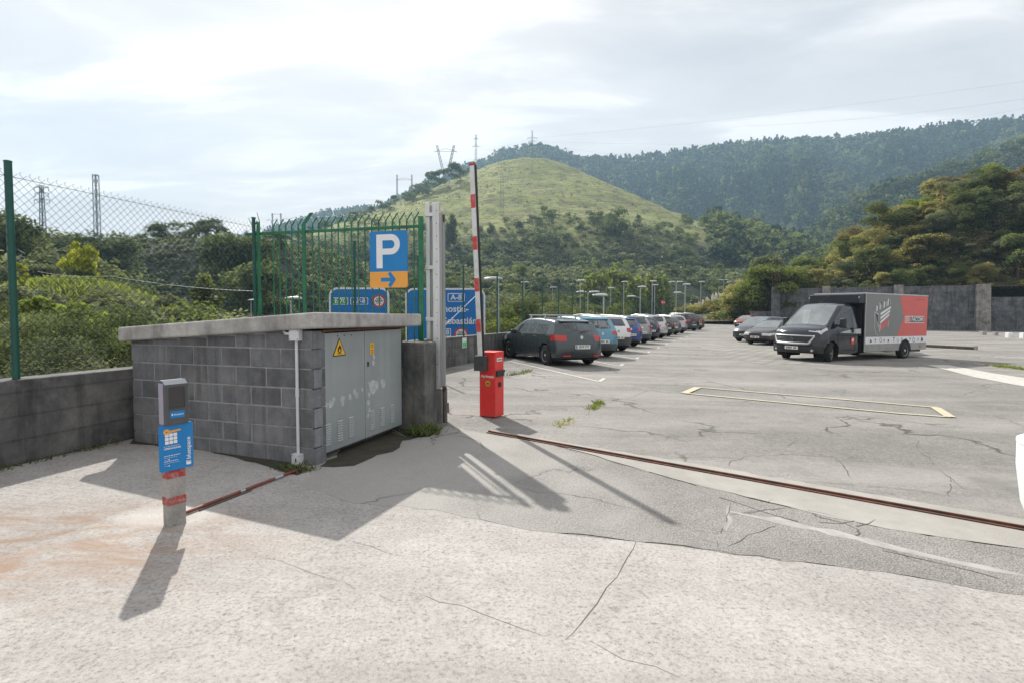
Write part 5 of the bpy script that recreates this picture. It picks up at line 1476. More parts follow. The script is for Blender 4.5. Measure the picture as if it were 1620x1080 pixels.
# ------------------------------------------------------------------ vehicles
def catmull(P, step):
    P = [np.array(p, float) for p in P]; out = []
    for i in range(len(P) - 1):
        p0 = P[max(i - 1, 0)]; p1, p2 = P[i], P[i + 1]; p3 = P[min(i + 2, len(P) - 1)]
        # limit tangents so that corners stay tight
        L = np.linalg.norm(p2 - p1); k = max(1, int(math.ceil(L / step)))
        t1 = (p2 - p0) / max(np.linalg.norm(p2 - p0), 1e-6) * L * 0.8; t2 = (p3 - p1) / max(np.linalg.norm(p3 - p1), 1e-6) * L * 0.8
        for j in range(k):
            t = j / k; a, b, c, d = 2*t**3-3*t**2+1, t**3-2*t**2+t, -2*t**3+3*t**2, t**3-t**2
            out.append(a * p1 + b * t1 + c * p2 + d * t2)
    out.append(P[-1]); return out

def loft_car(sp):
    """skin of a vehicle, sorted into parts. s runs from the tail (0) to the nose (L)"""
    L, W = sp['L'], sp['W']; prof = catmull(sp['prof'], sp.get('step', 0.06))
    belt = sp['belt']; Hm = max(p[1] for p in prof); r0 = sp.get('round', 0.10); cr = sp.get('corner', 0.22); zs0 = sp.get('sill', 0.22)
    N1, N2, NA, NT_ = 11, 7, 4, 7
    def tz(z, zb): return np.interp(z, [zs0, 0.34, 0.58, zb, max(Hm, zb + 0.05)], [sp.get('tuck', 0.93), 0.975, 1.0, 0.975, sp.get('top_w', 0.74)])
    def e_rear(s): return float(np.clip(1 - s / 0.9, 0, 1))
    def e_front(s): return float(np.clip(1 - (L - s) / 1.1, 0, 1))
    def shift(s, y):
        yy = min(abs(y) / (W / 2), 1.0) ** 3
        return s + cr * yy * e_rear(s) ** 1.5 - cr * 1.25 * yy * e_front(s) ** 1.5
    rows = []
    for (s, zt) in prof:
        zb = float(np.interp(s, [0, L], belt)); zs = zs0 + 0.08 * (e_rear(s) ** 2 + e_front(s) ** 2)
        zs = min(zs, zt - 0.02)
        sc = 1 - 0.05 * e_rear(s) ** 2 - 0.07 * e_front(s) ** 2
        r = min(r0, (zt - zs) * 0.45); zc = zt - r; zB = min(zb, zc)
        z_side = [zs + (zB - zs) * i / N1 for i in range(N1)] + [zB + (zc - zB) * i / N2 for i in range(N2 + 1)]
        pts = []
        for z in z_side: pts.append((W / 2 * sc * float(tz(z, zb)), z))
        yc = pts[-1][0]; ri = r * 1.25
        for i in range(1, NA + 1):
            a = math.pi / 2 * i / NA; pts.append((yc - ri * (1 - math.cos(a)), zc + r * math.sin(a)))
        ye = pts[-1][0]; cw = sp.get('crown', 0.03) * (1 if zt > zb + 0.1 else 0.7)
        for i in range(1, NT_ + 1):
            y = ye * (1 - i / NT_); pts.append((y, zt + cw * (1 - (y / ye) ** 2) * min(1, (zt - zs) / 0.5)))
        rows.append([(shift(s, y), y, z) for y, z in pts])
    nj = len(rows[0]); parts = {}
    arch = sp['arch']
    def put(key, quad):
        d = parts.setdefault(key, ([], []))
        b = len(d[0]); d[0].extend(quad); d[1].append(tuple(range(b, b + len(quad))))
    for i in range(len(rows) - 1):
        s_m = 0.5 * (prof[i][0] + prof[i + 1][0])
        for j in range(nj - 1):
            q = [rows[i][j], rows[i + 1][j], rows[i + 1][j + 1], rows[i][j + 1]]
            c = np.mean(q, axis=0); zone = 'low' if j < N1 else 'glass' if j < N1 + N2 else 'arc' if j < N1 + N2 + NA else 'top'
            if zone == 'low':
                hit = False
                for (sa, za, ra) in arch:
                    dd = [math.hypot(v[0] - sa, v[2] - za) for v in q]
                    if max(dd) < ra + 1e-6 or np.mean(dd) < ra: hit = True; break
                    q2 = []
                    for v in q:
                        k = math.hypot(v[0] - sa, v[2] - za)
                        if k < ra and k > 1e-6: v = (sa + (v[0] - sa) * ra / k, v[1], za + (v[2] - za) * ra / k)
                        q2.append(v)
                    q = q2
                if hit: continue
            for side in (1, -1):
                key = sp['sort'](s_m, c, zone, j - N1, N2, side)
                qq = [(v[1] * side, v[0] - L / 2, v[2]) for v in q]
                put(key, qq if side > 0 else qq[::-1])
    return parts, tz, shift

def std_sort(sp):
    L = sp['L']
    def f(s, c, zone, j, N2, side):
        y, z = c[1], c[2]; sd = 'R' if side > 0 else 'L'
        if zone == 'glass' and 0 <= j < N2 - 1:
            for n_, (a, b) in enumerate(sp['win']):
                if a < s < b and sp['belt'][0] + 0.1 < 9: 
                    if c[2] > np.interp(s, [0, L], sp['belt']) + 0.005: return 'side_window:' + sd + str(n_)
        if zone in ('top',):
            a, b = sp['ws']
            if a < s < b and y < sp['W'] * 0.40: return 'windscreen'
            rw = sp['rw']
            if s < L * 0.35 and rw[0] < z < rw[1] and y < sp.get('rw_y', 0.60) * sp['W'] / 2 + 0.12 * (rw[1] - z): return 'rear_window'
        tl = sp['tail']
        if s < tl[4] and tl[0] < z < tl[1] and y > tl[2]: return 'tail_light:' + sd
        hl = sp['head']
        if s > L - hl[3] and hl[0] < z - 0.10 * (L - s - 0.1) < hl[1] and y > hl[2]: return 'headlight:' + sd
        if s > L - 0.22 and y < sp.get('gw', 0.5) and sp.get('gr', (0.52, 0.66))[0] < z < sp.get('gr', (0.52, 0.66))[1]: return 'grille'
        if s > L - 0.30 and y < 0.62 and 0.30 < z < 0.42: return 'air_intake'
        if z < sp.get('trim', 0.0) and zone != 'top': return 'lower_trim'
        if z < sp.get('trim_end', 0.40) and (s < 0.25) : return 'lower_trim'
        return 'body'
    return f

def wheel_proto(r, w, spokes):
    mb = MB(); prof = [(r * 0.62, -w / 2), (r * 0.90, -w / 2), (r * 0.985, -w * 0.38), (r, -w * 0.2), (r, w * 0.2), (r * 0.985, w * 0.38), (r * 0.90, w / 2), (r * 0.68, w / 2), (r * 0.62, w * 0.40)]
    mb.lathe(prof, (0, 0, 0), (1, 0, 0), 30); tyre = mb.build('wheel', M['tyre'])
    mb = MB(); o = w * 0.42
    mb.lathe([(r * 0.69, o - 0.05), (r * 0.69, o), (r * 0.62, o), (r * 0.60, o - 0.03)], (0, 0, 0), (1, 0, 0), 30, 0)
    mb.lathe([(0.001, o - 0.07), (r * 0.62, o - 0.07)], (0, 0, 0), (1, 0, 0), 24, 1)
    mb.lathe([(r * 0.17, o - 0.06), (r * 0.15, o - 0.005), (0.001, o)], (0, 0, 0), (1, 0, 0), 14, 0)
    for k in range(spokes):
        a = 2 * math.pi * k / spokes; u = Vector((0, math.cos(a), math.sin(a))); v = Vector((0, -math.sin(a), math.cos(a))); wd = r * (0.115 if spokes > 5 else 0.15)
        p = Vector((o - 0.045, 0, 0)) + u * r * 0.10
        mb.add([p - v * wd * 0.8, p + v * wd * 0.8, p + u * r * 0.53 + v * wd, p + u * r * 0.53 - v * wd] + [x + Vector((0.04, 0, 0)) for x in (p - v * wd * 0.8, p + v * wd * 0.8, p + u * r * 0.53 + v * wd, p + u * r * 0.53 - v * wd)], [(0, 3, 2, 1), (4, 5, 6, 7), (0, 1, 5, 4), (1, 2, 6, 5), (2, 3, 7, 6), (3, 0, 4, 7)])
    rim = mb.build('rim', [M['rim'], M['seam']], tyre)
    return tyre, rim
_WH = {}
def add_wheel(root, pos, r, w, spokes, side, steer=0.0):
    key = (r, w, spokes)
    if key in _WH:
        t0, r0_ = _WH[key]; t = t0.copy(); COL.objects.link(t); ri = r0_.copy(); COL.objects.link(ri); ri.parent = t
    else:
        t, ri = wheel_proto(r, w, spokes); _WH[key] = (t, ri)
    t.parent = root; t.location = pos; t.rotation_euler = (0, 0, (0 if side > 0 else math.pi) + steer)
    return t

def arch_liner(mb, s, z, r, y0, y1):
    """dark inside of a wheel arch"""
    n = 16; vs = []
    for k in range(n + 1):
        a = R(-25 + 230 * k / n)
        for y in (y0, y1): vs.append((y, s + r * math.cos(a), z + r * math.sin(a)))
    mb.add(vs, [(2 * k, 2 * k + 2, 2 * k + 3, 2 * k + 1) for k in range(n)], 0)
    mb.add([vs[2 * k] for k in range(n + 1)], [tuple(range(n + 1))], 0)

MATMAP = {'side_window': 'glass', 'windscreen': 'glass_sky', 'rear_window': 'glass', 'tail_light': 'red_lens', 'headlight': 'clear_lens', 'grille': 'black', 'air_intake': 'black', 'lower_trim': 'darkgrey'}

def make_car(label, cat, loc, heading, paint_m, sp, group=None, extras=(), plate=''):
    """heading: direction the nose points, (x, y)"""
    sp = dict(sp); sp['sort'] = std_sort(sp)
    rz = math.atan2(heading[1], heading[0]) - math.pi / 2
    e = 0.5; nx_ = -(gz(loc[0] + e, loc[1]) - gz(loc[0] - e, loc[1])) / (2 * e)
    root = thing('parked_car', label, cat, (loc[0], loc[1], gz(loc[0], loc[1])), rz, group, normal=(nx_, 0, 1))
    L, W = sp['L'], sp['W']
    parts, tz, shift = loft_car(sp)
    body = None
    for key in sorted(parts, key=lambda k: k != 'body'):
        vs, fs = parts[key]; nm = key.split(':')[0]
        mb = MB(); mb.add(vs, fs, 0, True)
        o = mb.build(nm, paint_m if nm == 'body' else M[MATMAP[nm]], root, weld=True)
        if nm == 'body':
            body = o
    mb = MB()
    for (sa, za, ra) in sp['arch']:
        for sd in (1, -1): arch_liner(mb, sa - L / 2, za, ra + 0.004, sd * (W / 2 - 0.34), sd * (W / 2 - 0.035))
    mb.box(-W / 2 + 0.12, W / 2 - 0.12, -L / 2 + 0.25, L / 2 - 0.35, 0.20, 0.34)
    mb.build('underbody', M['seam'], root)
    k_ = sp['Ht'] / 1.455; s_ = sp['ws'][0] - 0.62
    for x_ in (-0.37, 0.37):
        mb = MB(); mb.box(x_ - 0.23, x_ + 0.23, s_ - L / 2 - 0.18, s_ - L / 2 - 0.05, 0.35, 1.06 * k_); mb.box(x_ - 0.13, x_ + 0.13, s_ - L / 2 - 0.17, s_ - L / 2 - 0.09, 1.08 * k_, 1.24 * k_); mb.box(x_ - 0.24, x_ + 0.24, s_ - L / 2 - 0.05, s_ - L / 2 + 0.42, 0.35, 0.55); mb.build('seat', M['black'], root, bevel=0.04)
    mb = MB(); mb.box(-0.62, 0.62, 0.98 - L / 2, 1.12 - L / 2, 0.35, 1.0 * k_)
    for x_ in (-0.38, 0.38): mb.box(x_ - 0.12, x_ + 0.12, 1.0 - L / 2, 1.08 - L / 2, 1.01 * k_, 1.13 * k_)
    mb.build('rear_bench', M['black'], root, bevel=0.03)
    mb = MB(); mb.box(-W / 2 + 0.16, W / 2 - 0.16, sp['ws'][1] - L / 2 - 0.50, sp['ws'][1] - L / 2 - 0.12, 0.45, 0.93 * k_); mb.build('dashboard', M['black'], root, bevel=0.03)
    # door seams drawn on the skin
    mb = MB()
    def side_line(s, z0, z1, sd):
        P = []
        for i in range(9):
            z = z0 + (z1 - z0) * i / 8; zb = float(np.interp(s, [0, L], sp['belt'])); P.append((sd * (W / 2 * float(tz(z, zb)) + 0.001), s - L / 2, z))
        mb.poly(P, 0.006, 4)
    for sd in (1, -1):
        for s in sp.get('seams', ()):
            side_line(s, 0.30, float(np.interp(s, [0, L], sp['belt'])), sd)
        a, b = sp['seams'][0], sp['seams'][-1]; P = [(sd * (W / 2 * float(tz(0.31, 0.9)) + 0.001), a - L / 2 + (b - a) * k / 6, 0.31) for k in range(7)]; mb.poly(P, 0.006, 4)
    mb.build('door_seam', M['seam'], root)
    for sd in (1, -1):
        for s in sp.get('handles', ()):
            zb = float(np.interp(s, [0, L], sp['belt'])); y = W / 2 * float(tz(zb - 0.08, zb))
            mb = MB(); mb.box(sd * y - 0.012, sd * y + 0.026, s - L / 2 - 0.09, s - L / 2 + 0.09, zb - 0.095, zb - 0.062); mb.build('door_handle', paint_m, root, bevel=0.008)
        s = sp['mirror']; zb = float(np.interp(s, [0, L], sp['belt'])); y = W / 2 * 0.95
        mb = MB(); x0, x1 = sorted((sd * (y + 0.02), sd * (y + 0.20))); mb.box(x0, x1, s - L / 2 - 0.09, s - L / 2 + 0.05, zb + 0.0, zb + 0.135); mb.build('wing_mirror', M['black'] if 'black_mirror' in extras else paint_m, root, bevel=0.03, seg=3)
        for (sa, za, ra), spk in zip(sp['arch'], (sp['spokes'], sp['spokes'])):
            add_wheel(root, (sd * (W / 2 - 0.115), sa - L / 2, sp['wr']), sp['wr'], 0.205, spk, sd)
    # plates, badge, wiper
    zp = sp.get('plate_z', 0.62); sr = float(np.interp(zp, [p[1] for p in sp['prof'][:5]], [p[0] for p in sp['prof'][:5]]))
    pl = Plane((0, sr - L / 2 - 0.055, zp), (1, 0, 0), (0, 0, 1))
    mb = MB(); pl.rrect(mb, -0.26, 0.26, -0.06, 0.06, 0.012, -0.05, 0.004, 0); pl.rect(mb, -0.252, -0.215, -0.05, 0.05, 0.004, 0.006, 2)
    if plate: pl.text(mb, plate, 0.02, 0.0, 0.115, 0.006, 0.012, mat=1, squeeze=0.85)
    else:
        rr = random.Random(int(loc[0] * 100))
        for k in range(7):
            if k == 4: continue
            pl.rect(mb, -0.19 + 0.058 * k, -0.155 + 0.058 * k, -0.036, 0.036, 0.004, 0.006, 1)
    mb.build('number_plate', [M['plate'], M['plate_ink'], M['plate_blue']], root)
    zf = 0.46; pl = Plane((0, L / 2 + 0.012, zf), (-1, 0, 0), (0, 0, 1)); mb = MB(); pl.rrect(mb, -0.26, 0.26, -0.055, 0.055, 0.012, -0.08, 0.004, 0)
    for k in range(7):
        if k != 4: pl.rect(mb, -0.19 + 0.058 * k, -0.155 + 0.058 * k, -0.033, 0.033, 0.004, 0.006, 1)
    mb.build('number_plate', [M['plate'], M['plate_ink']], root)
    zg = sp.get('badge_z', 0.90); sg_ = float(np.interp(zg, [p[1] for p in sp['prof'][:5]], [p[0] for p in sp['prof'][:5]]))
    pl = Plane((0, sg_ - L / 2 - 0.03, zg), (1, 0, 0), (0, 0, 1)); mb = MB(); pl.disc(mb, 0, 0, 0.055, -0.04, 0.006, 0); mb.build('badge', M['chrome'], root)
    rw = sp['rw']; zz = rw[0] + 0.03; s1 = float(np.interp(zz, [p[1] for p in sp['prof'][:6]], [p[0] for p in sp['prof'][:6]]))
    mb = MB(); mb.tube((0.0, s1 - L / 2 - 0.025, zz), (0.34, s1 - L / 2 - 0.0, zz + 0.035), 0.014, 0.008, n=6); mb.build('rear_wiper', M['black'], root)
    if 'rack' in extras:
        for s in (1.35, 2.30):
            mb = MB(); z = float(np.interp(s, [p[0] for p in sp['prof'] if p[1] > 1.2], [p[1] for p in sp['prof'] if p[1] > 1.2])) + 0.115
            mb.box(-0.66, 0.66, s - L / 2 - 0.035, s - L / 2 + 0.035, z - 0.02, z + 0.02)
            for sd in (1, -1): mb.box(*sorted((sd * 0.56, sd * 0.62)), s - L / 2 - 0.03, s - L / 2 + 0.03, z - 0.14, z - 0.02)
            mb.build('roof_bar', M['silver'], root, bevel=0.01)
    if 'rails' in extras:
        for sd in (1, -1):
            mb = MB(); P = [(sd * W * 0.345, s - L / 2, z) for s, z in ((0.75, sp['Ht'] - 0.06), (0.85, sp['Ht'] + 0.0), (2.2, sp['Ht'] + 0.02), (2.75, sp['Ht'] - 0.02), (2.9, sp['Ht'] - 0.08))]; mb.poly(P, 0.018, 6); mb.build('roof_rail', M['silver'], root)
    if 'antenna' in extras:
        mb = MB(); mb.tube((0, -L / 2 + 0.75, sp['Ht'] - 0.02), (0, -L / 2 + 0.45, sp['Ht'] + 0.18), 0.006, 0.003, n=6); mb.build('antenna', M['black'], root)
    if 'reflector' in extras:
        for sd in (1, -1):
            mb = MB(); mb.box(*sorted((sd * 0.42, sd * 0.68)), -L / 2 - 0.045 + 0.03, -L / 2 + 0.06, 0.335, 0.372); mb.build('reflector', M['red_lens'], root)
    if 'spoiler' in extras:
        z = sp['spo'][1]; s = sp['spo'][0]; mb = MB(); mb.add([(-0.55, s - L / 2 - 0.10, z - 0.015), (0.55, s - L / 2 - 0.10, z - 0.015), (0.58, s - L / 2 + 0.2, z + 0.035), (-0.58, s - L / 2 + 0.2, z + 0.035), (-0.55, s - L / 2 - 0.10, z - 0.045), (0.55, s - L / 2 - 0.10, z - 0.045), (0.58, s - L / 2 + 0.2, z - 0.03), (-0.58, s - L / 2 + 0.2, z - 0.03)], [(0, 1, 2, 3), (7, 6, 5, 4), (0, 4, 5, 1), (1, 5, 6, 2), (2, 6, 7, 3), (3, 7, 4, 0)]); mb.build('roof_spoiler', paint_m, root, bevel=0.01)
    return root

def hatch(L=4.3, W=1.77, Ht=1.455, wr=0.315, rake=0.0, spokes=6, **kw):
    k = Ht / 1.455; c = L / 4.3
    sp = dict(L=L, W=W, Ht=Ht, wr=wr, spokes=spokes,
        prof=[(0.10, 0.27), (0.03, 0.38), (0.0, 0.52), (0.02, 0.74), (0.09, 0.92 * k), (0.17 + rake * .3, 1.02 * k), (0.44 + rake, 1.33 * k), (0.56 + rake, 1.395 * k), (1.1, 1.44 * k), (1.75 * c, 1.455 * k), (2.30 * c, 1.43 * k), (2.60 * c, 1.36 * k), (3.02 * c, 1.14 * k), (3.30 * c, 0.985 * k), (3.75 * c, 0.90 * k), (4.05 * c, 0.79 * k), (L - 0.05, 0.66), (L, 0.50), (L - 0.04, 0.36), (L - 0.14, 0.26)],
        belt=(0.985 * k, 0.86 * k), win=[(0.70 + rake, 1.50 * c), (1.56 * c, 2.05 * c), (2.10 * c, 3.08 * c)], ws=(2.56 * c, 3.26 * c), rw=(1.035 * k, 1.315 * k), rw_y=0.50,
        tail=(0.80 * k, 0.955 * k, 0.47, 0, 0.42), head=(0.60, 0.74, 0.45, 0.62),
        arch=[(0.82 * c, wr, wr + 0.055), (L - 0.88 * c, wr, wr + 0.055)], seams=(1.30 * c, 2.08 * c, 3.10 * c), handles=(1.50 * c, 2.35 * c), mirror=2.92 * c, spo=(0.52 + rake, 1.405 * k))
    sp.update(kw); return sp
def suv(L=4.4, W=1.80, Ht=1.62, wr=0.345, **kw):
    sp = hatch(L, W, Ht, wr, **kw); sp['trim'] = 0.40; sp['trim_end'] = 0.52; sp['round'] = 0.11; sp['top_w'] = 0.78
    sp.update(kw); return sp
def mono(L=4.45, W=1.85, Ht=1.63, wr=0.34, **kw):
    k = Ht / 1.455
    sp = hatch(L, W, Ht, wr); c = L / 4.3
    sp['prof'] = [(0.10, 0.27), (0.03, 0.38), (0.0, 0.52), (0.02, 0.78), (0.08, 1.0), (0.15, 1.10), (0.36, 1.48), (0.46, 1.54), (1.2, 1.61), (1.9, Ht), (2.4, 1.60), (2.75, 1.50), (3.25, 1.22), (3.62, 1.04), (3.95, 0.96), (4.2, 0.84), (L - 0.04, 0.70), (L, 0.52), (L - 0.04, 0.36), (L - 0.14, 0.26)]
    sp['ws'] = (2.62, 3.58); sp['belt'] = (1.08, 0.93); sp['win'] = [(0.60, 1.45), (1.52, 2.2), (2.27, 3.3)]; sp['mirror'] = 3.1; sp['head'] = (0.68, 0.83, 0.45, 0.62); sp['gr'] = (0.60, 0.76)
    sp.update(kw); return sp
def sedan(L=4.45, W=1.74, Ht=1.42, wr=0.31, **kw):
    sp = hatch(L, W, Ht, wr)
    sp['prof'] = [(0.10, 0.27), (0.03, 0.38), (0.0, 0.52), (0.02, 0.80), (0.10, 0.96), (0.30, 1.0), (0.75, 1.03), (1.25, 1.32), (1.55, 1.395), (2.05, Ht), (2.5, 1.39), (2.75, 1.33), (3.15, 1.12), (3.42, 0.97), (3.9, 0.88), (4.2, 0.80), (L - 0.04, 0.68), (L, 0.50), (L - 0.04, 0.36), (L - 0.14, 0.26)]
    sp['ws'] = (2.70, 3.38); sp['win'] = [(1.05, 1.95), (2.02, 3.15)]; sp['belt'] = (0.97, 0.88); sp['seams'] = (1.25, 1.98, 3.15); sp['mirror'] = 3.0; sp['rw'] = (1.05, 1.3); sp['gr'] = (0.58, 0.70); sp['gw'] = 0.34; sp['head'] = (0.56, 0.69, 0.38, 0.6)
    sp.update(kw); return sp

HD = Vector((-0.44, 0.90)).normalized()
def row_pos(n, L):
    rear = Vector((2.16 + 1.2 * n + 0.026 * n * n, 16.75 + 3.5 * n))
    c = rear + HD * (L / 2)
    return (c.x, c.y)
GRP = None
CARS = [
    (0, 'charcoal hatchback with silver roof bars, nearest car of the row along the wall', paint('charcoal_paint', (0.055, 0.074, 0.082), 0.45), hatch(4.32, 1.77, 1.455, spokes=6, rake=0.02), ('rack', 'reflector', 'spoiler', 'black_mirror'), '3074 FTF'),
    (1, 'light blue hatchback parked between the charcoal and the white car', paint('light_blue_paint', (0.10, 0.27, 0.37), 0.3), suv(4.05, 1.74, 1.52, 0.32), ('spoiler', 'antenna'), ''),
    (2, 'white compact car with a dark lower tailgate beside the light blue one', paint('white_car_paint', (0.70, 0.71, 0.72), 0.0), suv(4.1, 1.77, 1.57, 0.33, trim_end=0.66), ('spoiler', 'rails'), ''),
    (3, 'deep blue hatchback parked right after the white car', paint('deep_blue_paint', (0.014, 0.060, 0.25), 0.3), hatch(4.05, 1.73, 1.47, spokes=5), ('spoiler', 'antenna'), ''),
    (4, 'silver grey compact car parked after the deep blue one', paint('silver_grey_paint', (0.27, 0.285, 0.29), 0.55), suv(4.2, 1.78, 1.56, 0.33), ('spoiler',), ''),
    (5, 'very dark navy compact car in the middle of the row', paint('navy_paint', (0.015, 0.028, 0.055), 0.3), hatch(4.1, 1.75, 1.50), ('antenna',), ''),
    (6, 'pale silver tall car half hidden behind the navy one', paint('pale_silver_paint', (0.52, 0.53, 0.54), 0.5), mono(4.3, 1.78, 1.66), (), ''),
    (7, 'black hatchback with a white plate in the far half of the row', paint('black_paint', (0.012, 0.013, 0.016), 0.2), hatch(4.25, 1.78, 1.5, spokes=5), ('spoiler',), ''),
    (8, 'dull grey hatchback just past the black one', paint('dull_grey_paint', (0.12, 0.13, 0.135), 0.4), hatch(4.2, 1.77, 1.5), (), ''),
    (9, 'pale grey car mostly hidden before the dark estate at the end of the row', paint('pale_grey_paint', (0.40, 0.41, 0.42), 0.4), suv(4.3, 1.8, 1.6), ('rails',), ''),
    (11, 'big dark off-road car with red tail lights near the end of the row', paint('dark_brown_black_paint', (0.020, 0.020, 0.024), 0.3), suv(4.7, 1.92, 1.80, 0.37), ('rails',), ''),
    (12, 'brownish car, last and farthest of the row along the wall', paint('bronze_paint', (0.12, 0.085, 0.06), 0.4), suv(4.4, 1.82, 1.66), (), ''),
]
for n, lab, pm, sp, ex, pl_ in CARS:
    make_car(lab, 'car', row_pos(n, sp['L']), HD, pm, sp, 'cars parked in a row along the boundary wall', ex, pl_)

# three cars on the right
def place_front(pxs, pys, sp, heading):
    """car whose near front wheel touches the yard at this pixel"""
    h = Vector(heading).normalized(); p = G(pxs, pys); left = Vector((-h.y, h.x))
    sa = sp['arch'][1][0]
    c = Vector((p.x, p.y)) - h * (sa - sp['L'] / 2) - left * (sp['W'] / 2 - 0.115)
    return (c.x, c.y)
hs = Vector((-0.80, -0.60)).normalized()
sp = sedan(4.5, 1.76, 1.42); make_car('dark brown sedan parked nose out left of the van', 'car', place_front(1227, 546, sp, hs), hs, paint('dark_brown_paint', (0.060, 0.050, 0.048), 0.45), sp, None, (), '')
sp = mono(4.45, 1.86, 1.62); make_car('dark grey people carrier parked behind the brown sedan', 'car', place_front(1207, 541.5, sp, hs), hs, paint('graphite_paint', (0.05, 0.052, 0.062), 0.45), sp, None, (), '')
sp = hatch(4.0, 1.72, 1.45); sp0 = sp; make_car('small red and silver car half hidden behind the grey people carrier', 'car', (G(1185, 519).x + 0.5, G(1185, 519).y + 1.5), (-0.8, -0.6), paint('faded_red_paint_car', (0.26, 0.065, 0.055), 0.3), sp, None, (), '')

# ------------------------------------------------------------------ the box van
VH = Vector((-0.88, -0.475)).normalized()                 # the way its nose points
VN = Vector((VH.y, -VH.x))                                 # its right-hand side
if VN.dot(Vector((0, -1))) < 0: VN = -VN
B1 = Vector((13.92, 21.45))                               # near front foot of the cargo box
Wb, Lb, Hb = 2.10, 4.72, 2.66
org_ = B1 - VN * (Wb / 2)                                  # middle of the box front
# local frame: +Y to the nose, +X = right-hand side when facing forward
rzv = math.atan2(VH.y, VH.x) - math.pi / 2
van = thing('box_van', 'black box van with a grey and red cargo box showing a toolbox', 'van', (org_.x, org_.y, gz(org_.x, org_.y) - 0.02), rzv, normal=(0.012, 0, 1))
loc_right = Matrix.Rotation(rzv, 3, 'Z') @ Vector((1, 0, 0))
SD_ = 1 if loc_right.dot(VN.to_3d()) > 0 else -1           # which local side faces the camera
body_m = paint('van_black_paint', (0.009, 0.012, 0.022), 0.0, 0.26)
CL = 2.95; CW_ = 2.02
def van_sort(s, c, zone, j, N2, side):
    y, z = c[1], c[2]; sd = 'R' if side > 0 else 'L'
    if zone == 'glass' and 0 <= j < N2 - 1 and 0.42 < s < 1.86 and z > 1.30: return 'side_window:' + sd
    if zone == 'top' and 1.18 < s < 2.16: return 'windscreen'
    if 2.30 < s < 2.80 and y > 0.60 and 1.06 < z - 0.28 * (2.80 - s) < 1.17: return 'headlight:' + sd
    if s > CL - 0.32 and y < 0.74 and 0.72 < z < 0.98: return 'grille'
    if z < 0.62: return 'bumper' if s > 1.9 else 'lower_trim'
    if zone == 'low' and 0.62 < z < 0.70 and s < 1.2: return 'lower_trim'
    return 'body'
vs_ = dict(L=CL, W=CW_, prof=[(0.0, 2.215), (0.30, 2.235), (0.8, 2.235), (1.10, 2.19), (1.26, 2.11), (1.76, 1.69), (2.15, 1.38), (2.40, 1.32), (2.66, 1.24), (2.84, 1.11), (2.92, 0.94), (2.95, 0.68), (2.94, 0.46), (2.86, 0.34)], belt=(1.33, 1.20), round=0.13, corner=0.24, sill=0.30, tuck=0.96, top_w=0.80, crown=0.05, step=0.055, arch=[(1.98, 0.36, 0.44)], sort=van_sort)
parts, tzv, shv = loft_car(vs_)
vmap = dict(MATMAP); vmap['bumper'] = 'black'; vmap['windscreen'] = 'glass_sky'
YC = 0.12                                                  # gap between the cab's back and the box
for key in sorted(parts, key=lambda k: k != 'body'):
    v, f = parts[key]; nm = key.split(':')[0]
    mb = MB(); mb.add([(x, y + CL / 2 + YC - 0.06, z) for x, y, z in v], f, 0, True)
    mb.build('cab' if nm == 'body' else nm, body_m if nm == 'body' else M[vmap[nm]], van, weld=True)
o0 = YC - 0.06
mb = MB(); mb.box(-0.95, 0.95, o0 + 0.01, o0 + 0.06, 0.35, 2.10); mb.box(-0.85, 0.85, -0.4, 2.3, 0.30, 0.42)
for sd in (1, -1): arch_liner(mb, o0 + 1.98, 0.36, 0.445, sd * 0.55, sd * 0.98)
mb.build('chassis', M['seam'], van)
for x_ in (-0.55, 0.0, 0.55):
    mb = MB(); mb.box(x_ - 0.24, x_ + 0.24, o0 + 0.42, o0 + 0.58, 0.6, 1.62); mb.box(x_ - 0.13, x_ + 0.13, o0 + 0.44, o0 + 0.54, 1.64, 1.84); mb.box(x_ - 0.24, x_ + 0.24, o0 + 0.58, o0 + 1.0, 0.6, 0.98); mb.build('seat', M['darkgrey'], van, bevel=0.04)
mb = MB(); mb.box(-0.88, 0.88, o0 + 1.55, o0 + 2.05, 0.6, 1.24); mb.build('dashboard', M['darkgrey'], van, bevel=0.05)
mb = MB(); mb.lathe([(0.19, -0.015), (0.21, 0.0), (0.19, 0.015), (0.175, 0.0), (0.19, -0.015)], (0.55, o0 + 1.42, 1.30), (0, -0.75, 0.66), n=24); mb.build('steering_wheel', M['black'], van)
# bright frame of the grille, badge, plate, fog lamps, wipers, headlight cores
mb = MB(); yf = o0 + CL + 0.012
def nose(x, z, lift=0.012):                                 # a point on the curved nose
    s = float(np.interp(-z, [-1.24, -1.11, -0.94, -0.68, -0.46], [2.66, 2.84, 2.92, 2.95, 2.94]))
    return Vector((x, o0 + shv(s, x) + lift, z))
P = [nose(-0.80, 1.00), nose(-0.78, 0.94), nose(-0.66, 0.72), nose(-0.60, 0.70), nose(-0.3, 0.695), nose(0, 0.69), nose(0.3, 0.695), nose(0.60, 0.70), nose(0.66, 0.72), nose(0.78, 0.94), nose(0.80, 1.0)]
mb.poly(P, [0.035] * 2 + [0.05] * 7 + [0.035] * 2, 6)
mb.poly([nose(x, 0.985) for x in np.linspace(-0.80, 0.80, 12)], 0.028, 6)
mb.build('grille_frame', M['silver'], van)
mb = MB()
for z in (0.78, 0.85, 0.91): mb.poly([nose(x, z, 0.006) for x in np.linspace(-0.66, 0.66, 10)], 0.013, 5)
mb.build('grille_bar', M['darkgrey'], van)
mb = MB(); pn = Plane(nose(0, 0.845, 0.02), (-1, 0, 0), (0, 0, 1)); pn.disc(mb, 0, 0, 0.085, -0.02, 0.015, 0, 20); pn.disc(mb, 0, 0, 0.06, 0.015, 0.018, 1, 20); mb.build('badge', [M['chrome'], M['darkgrey']], van)
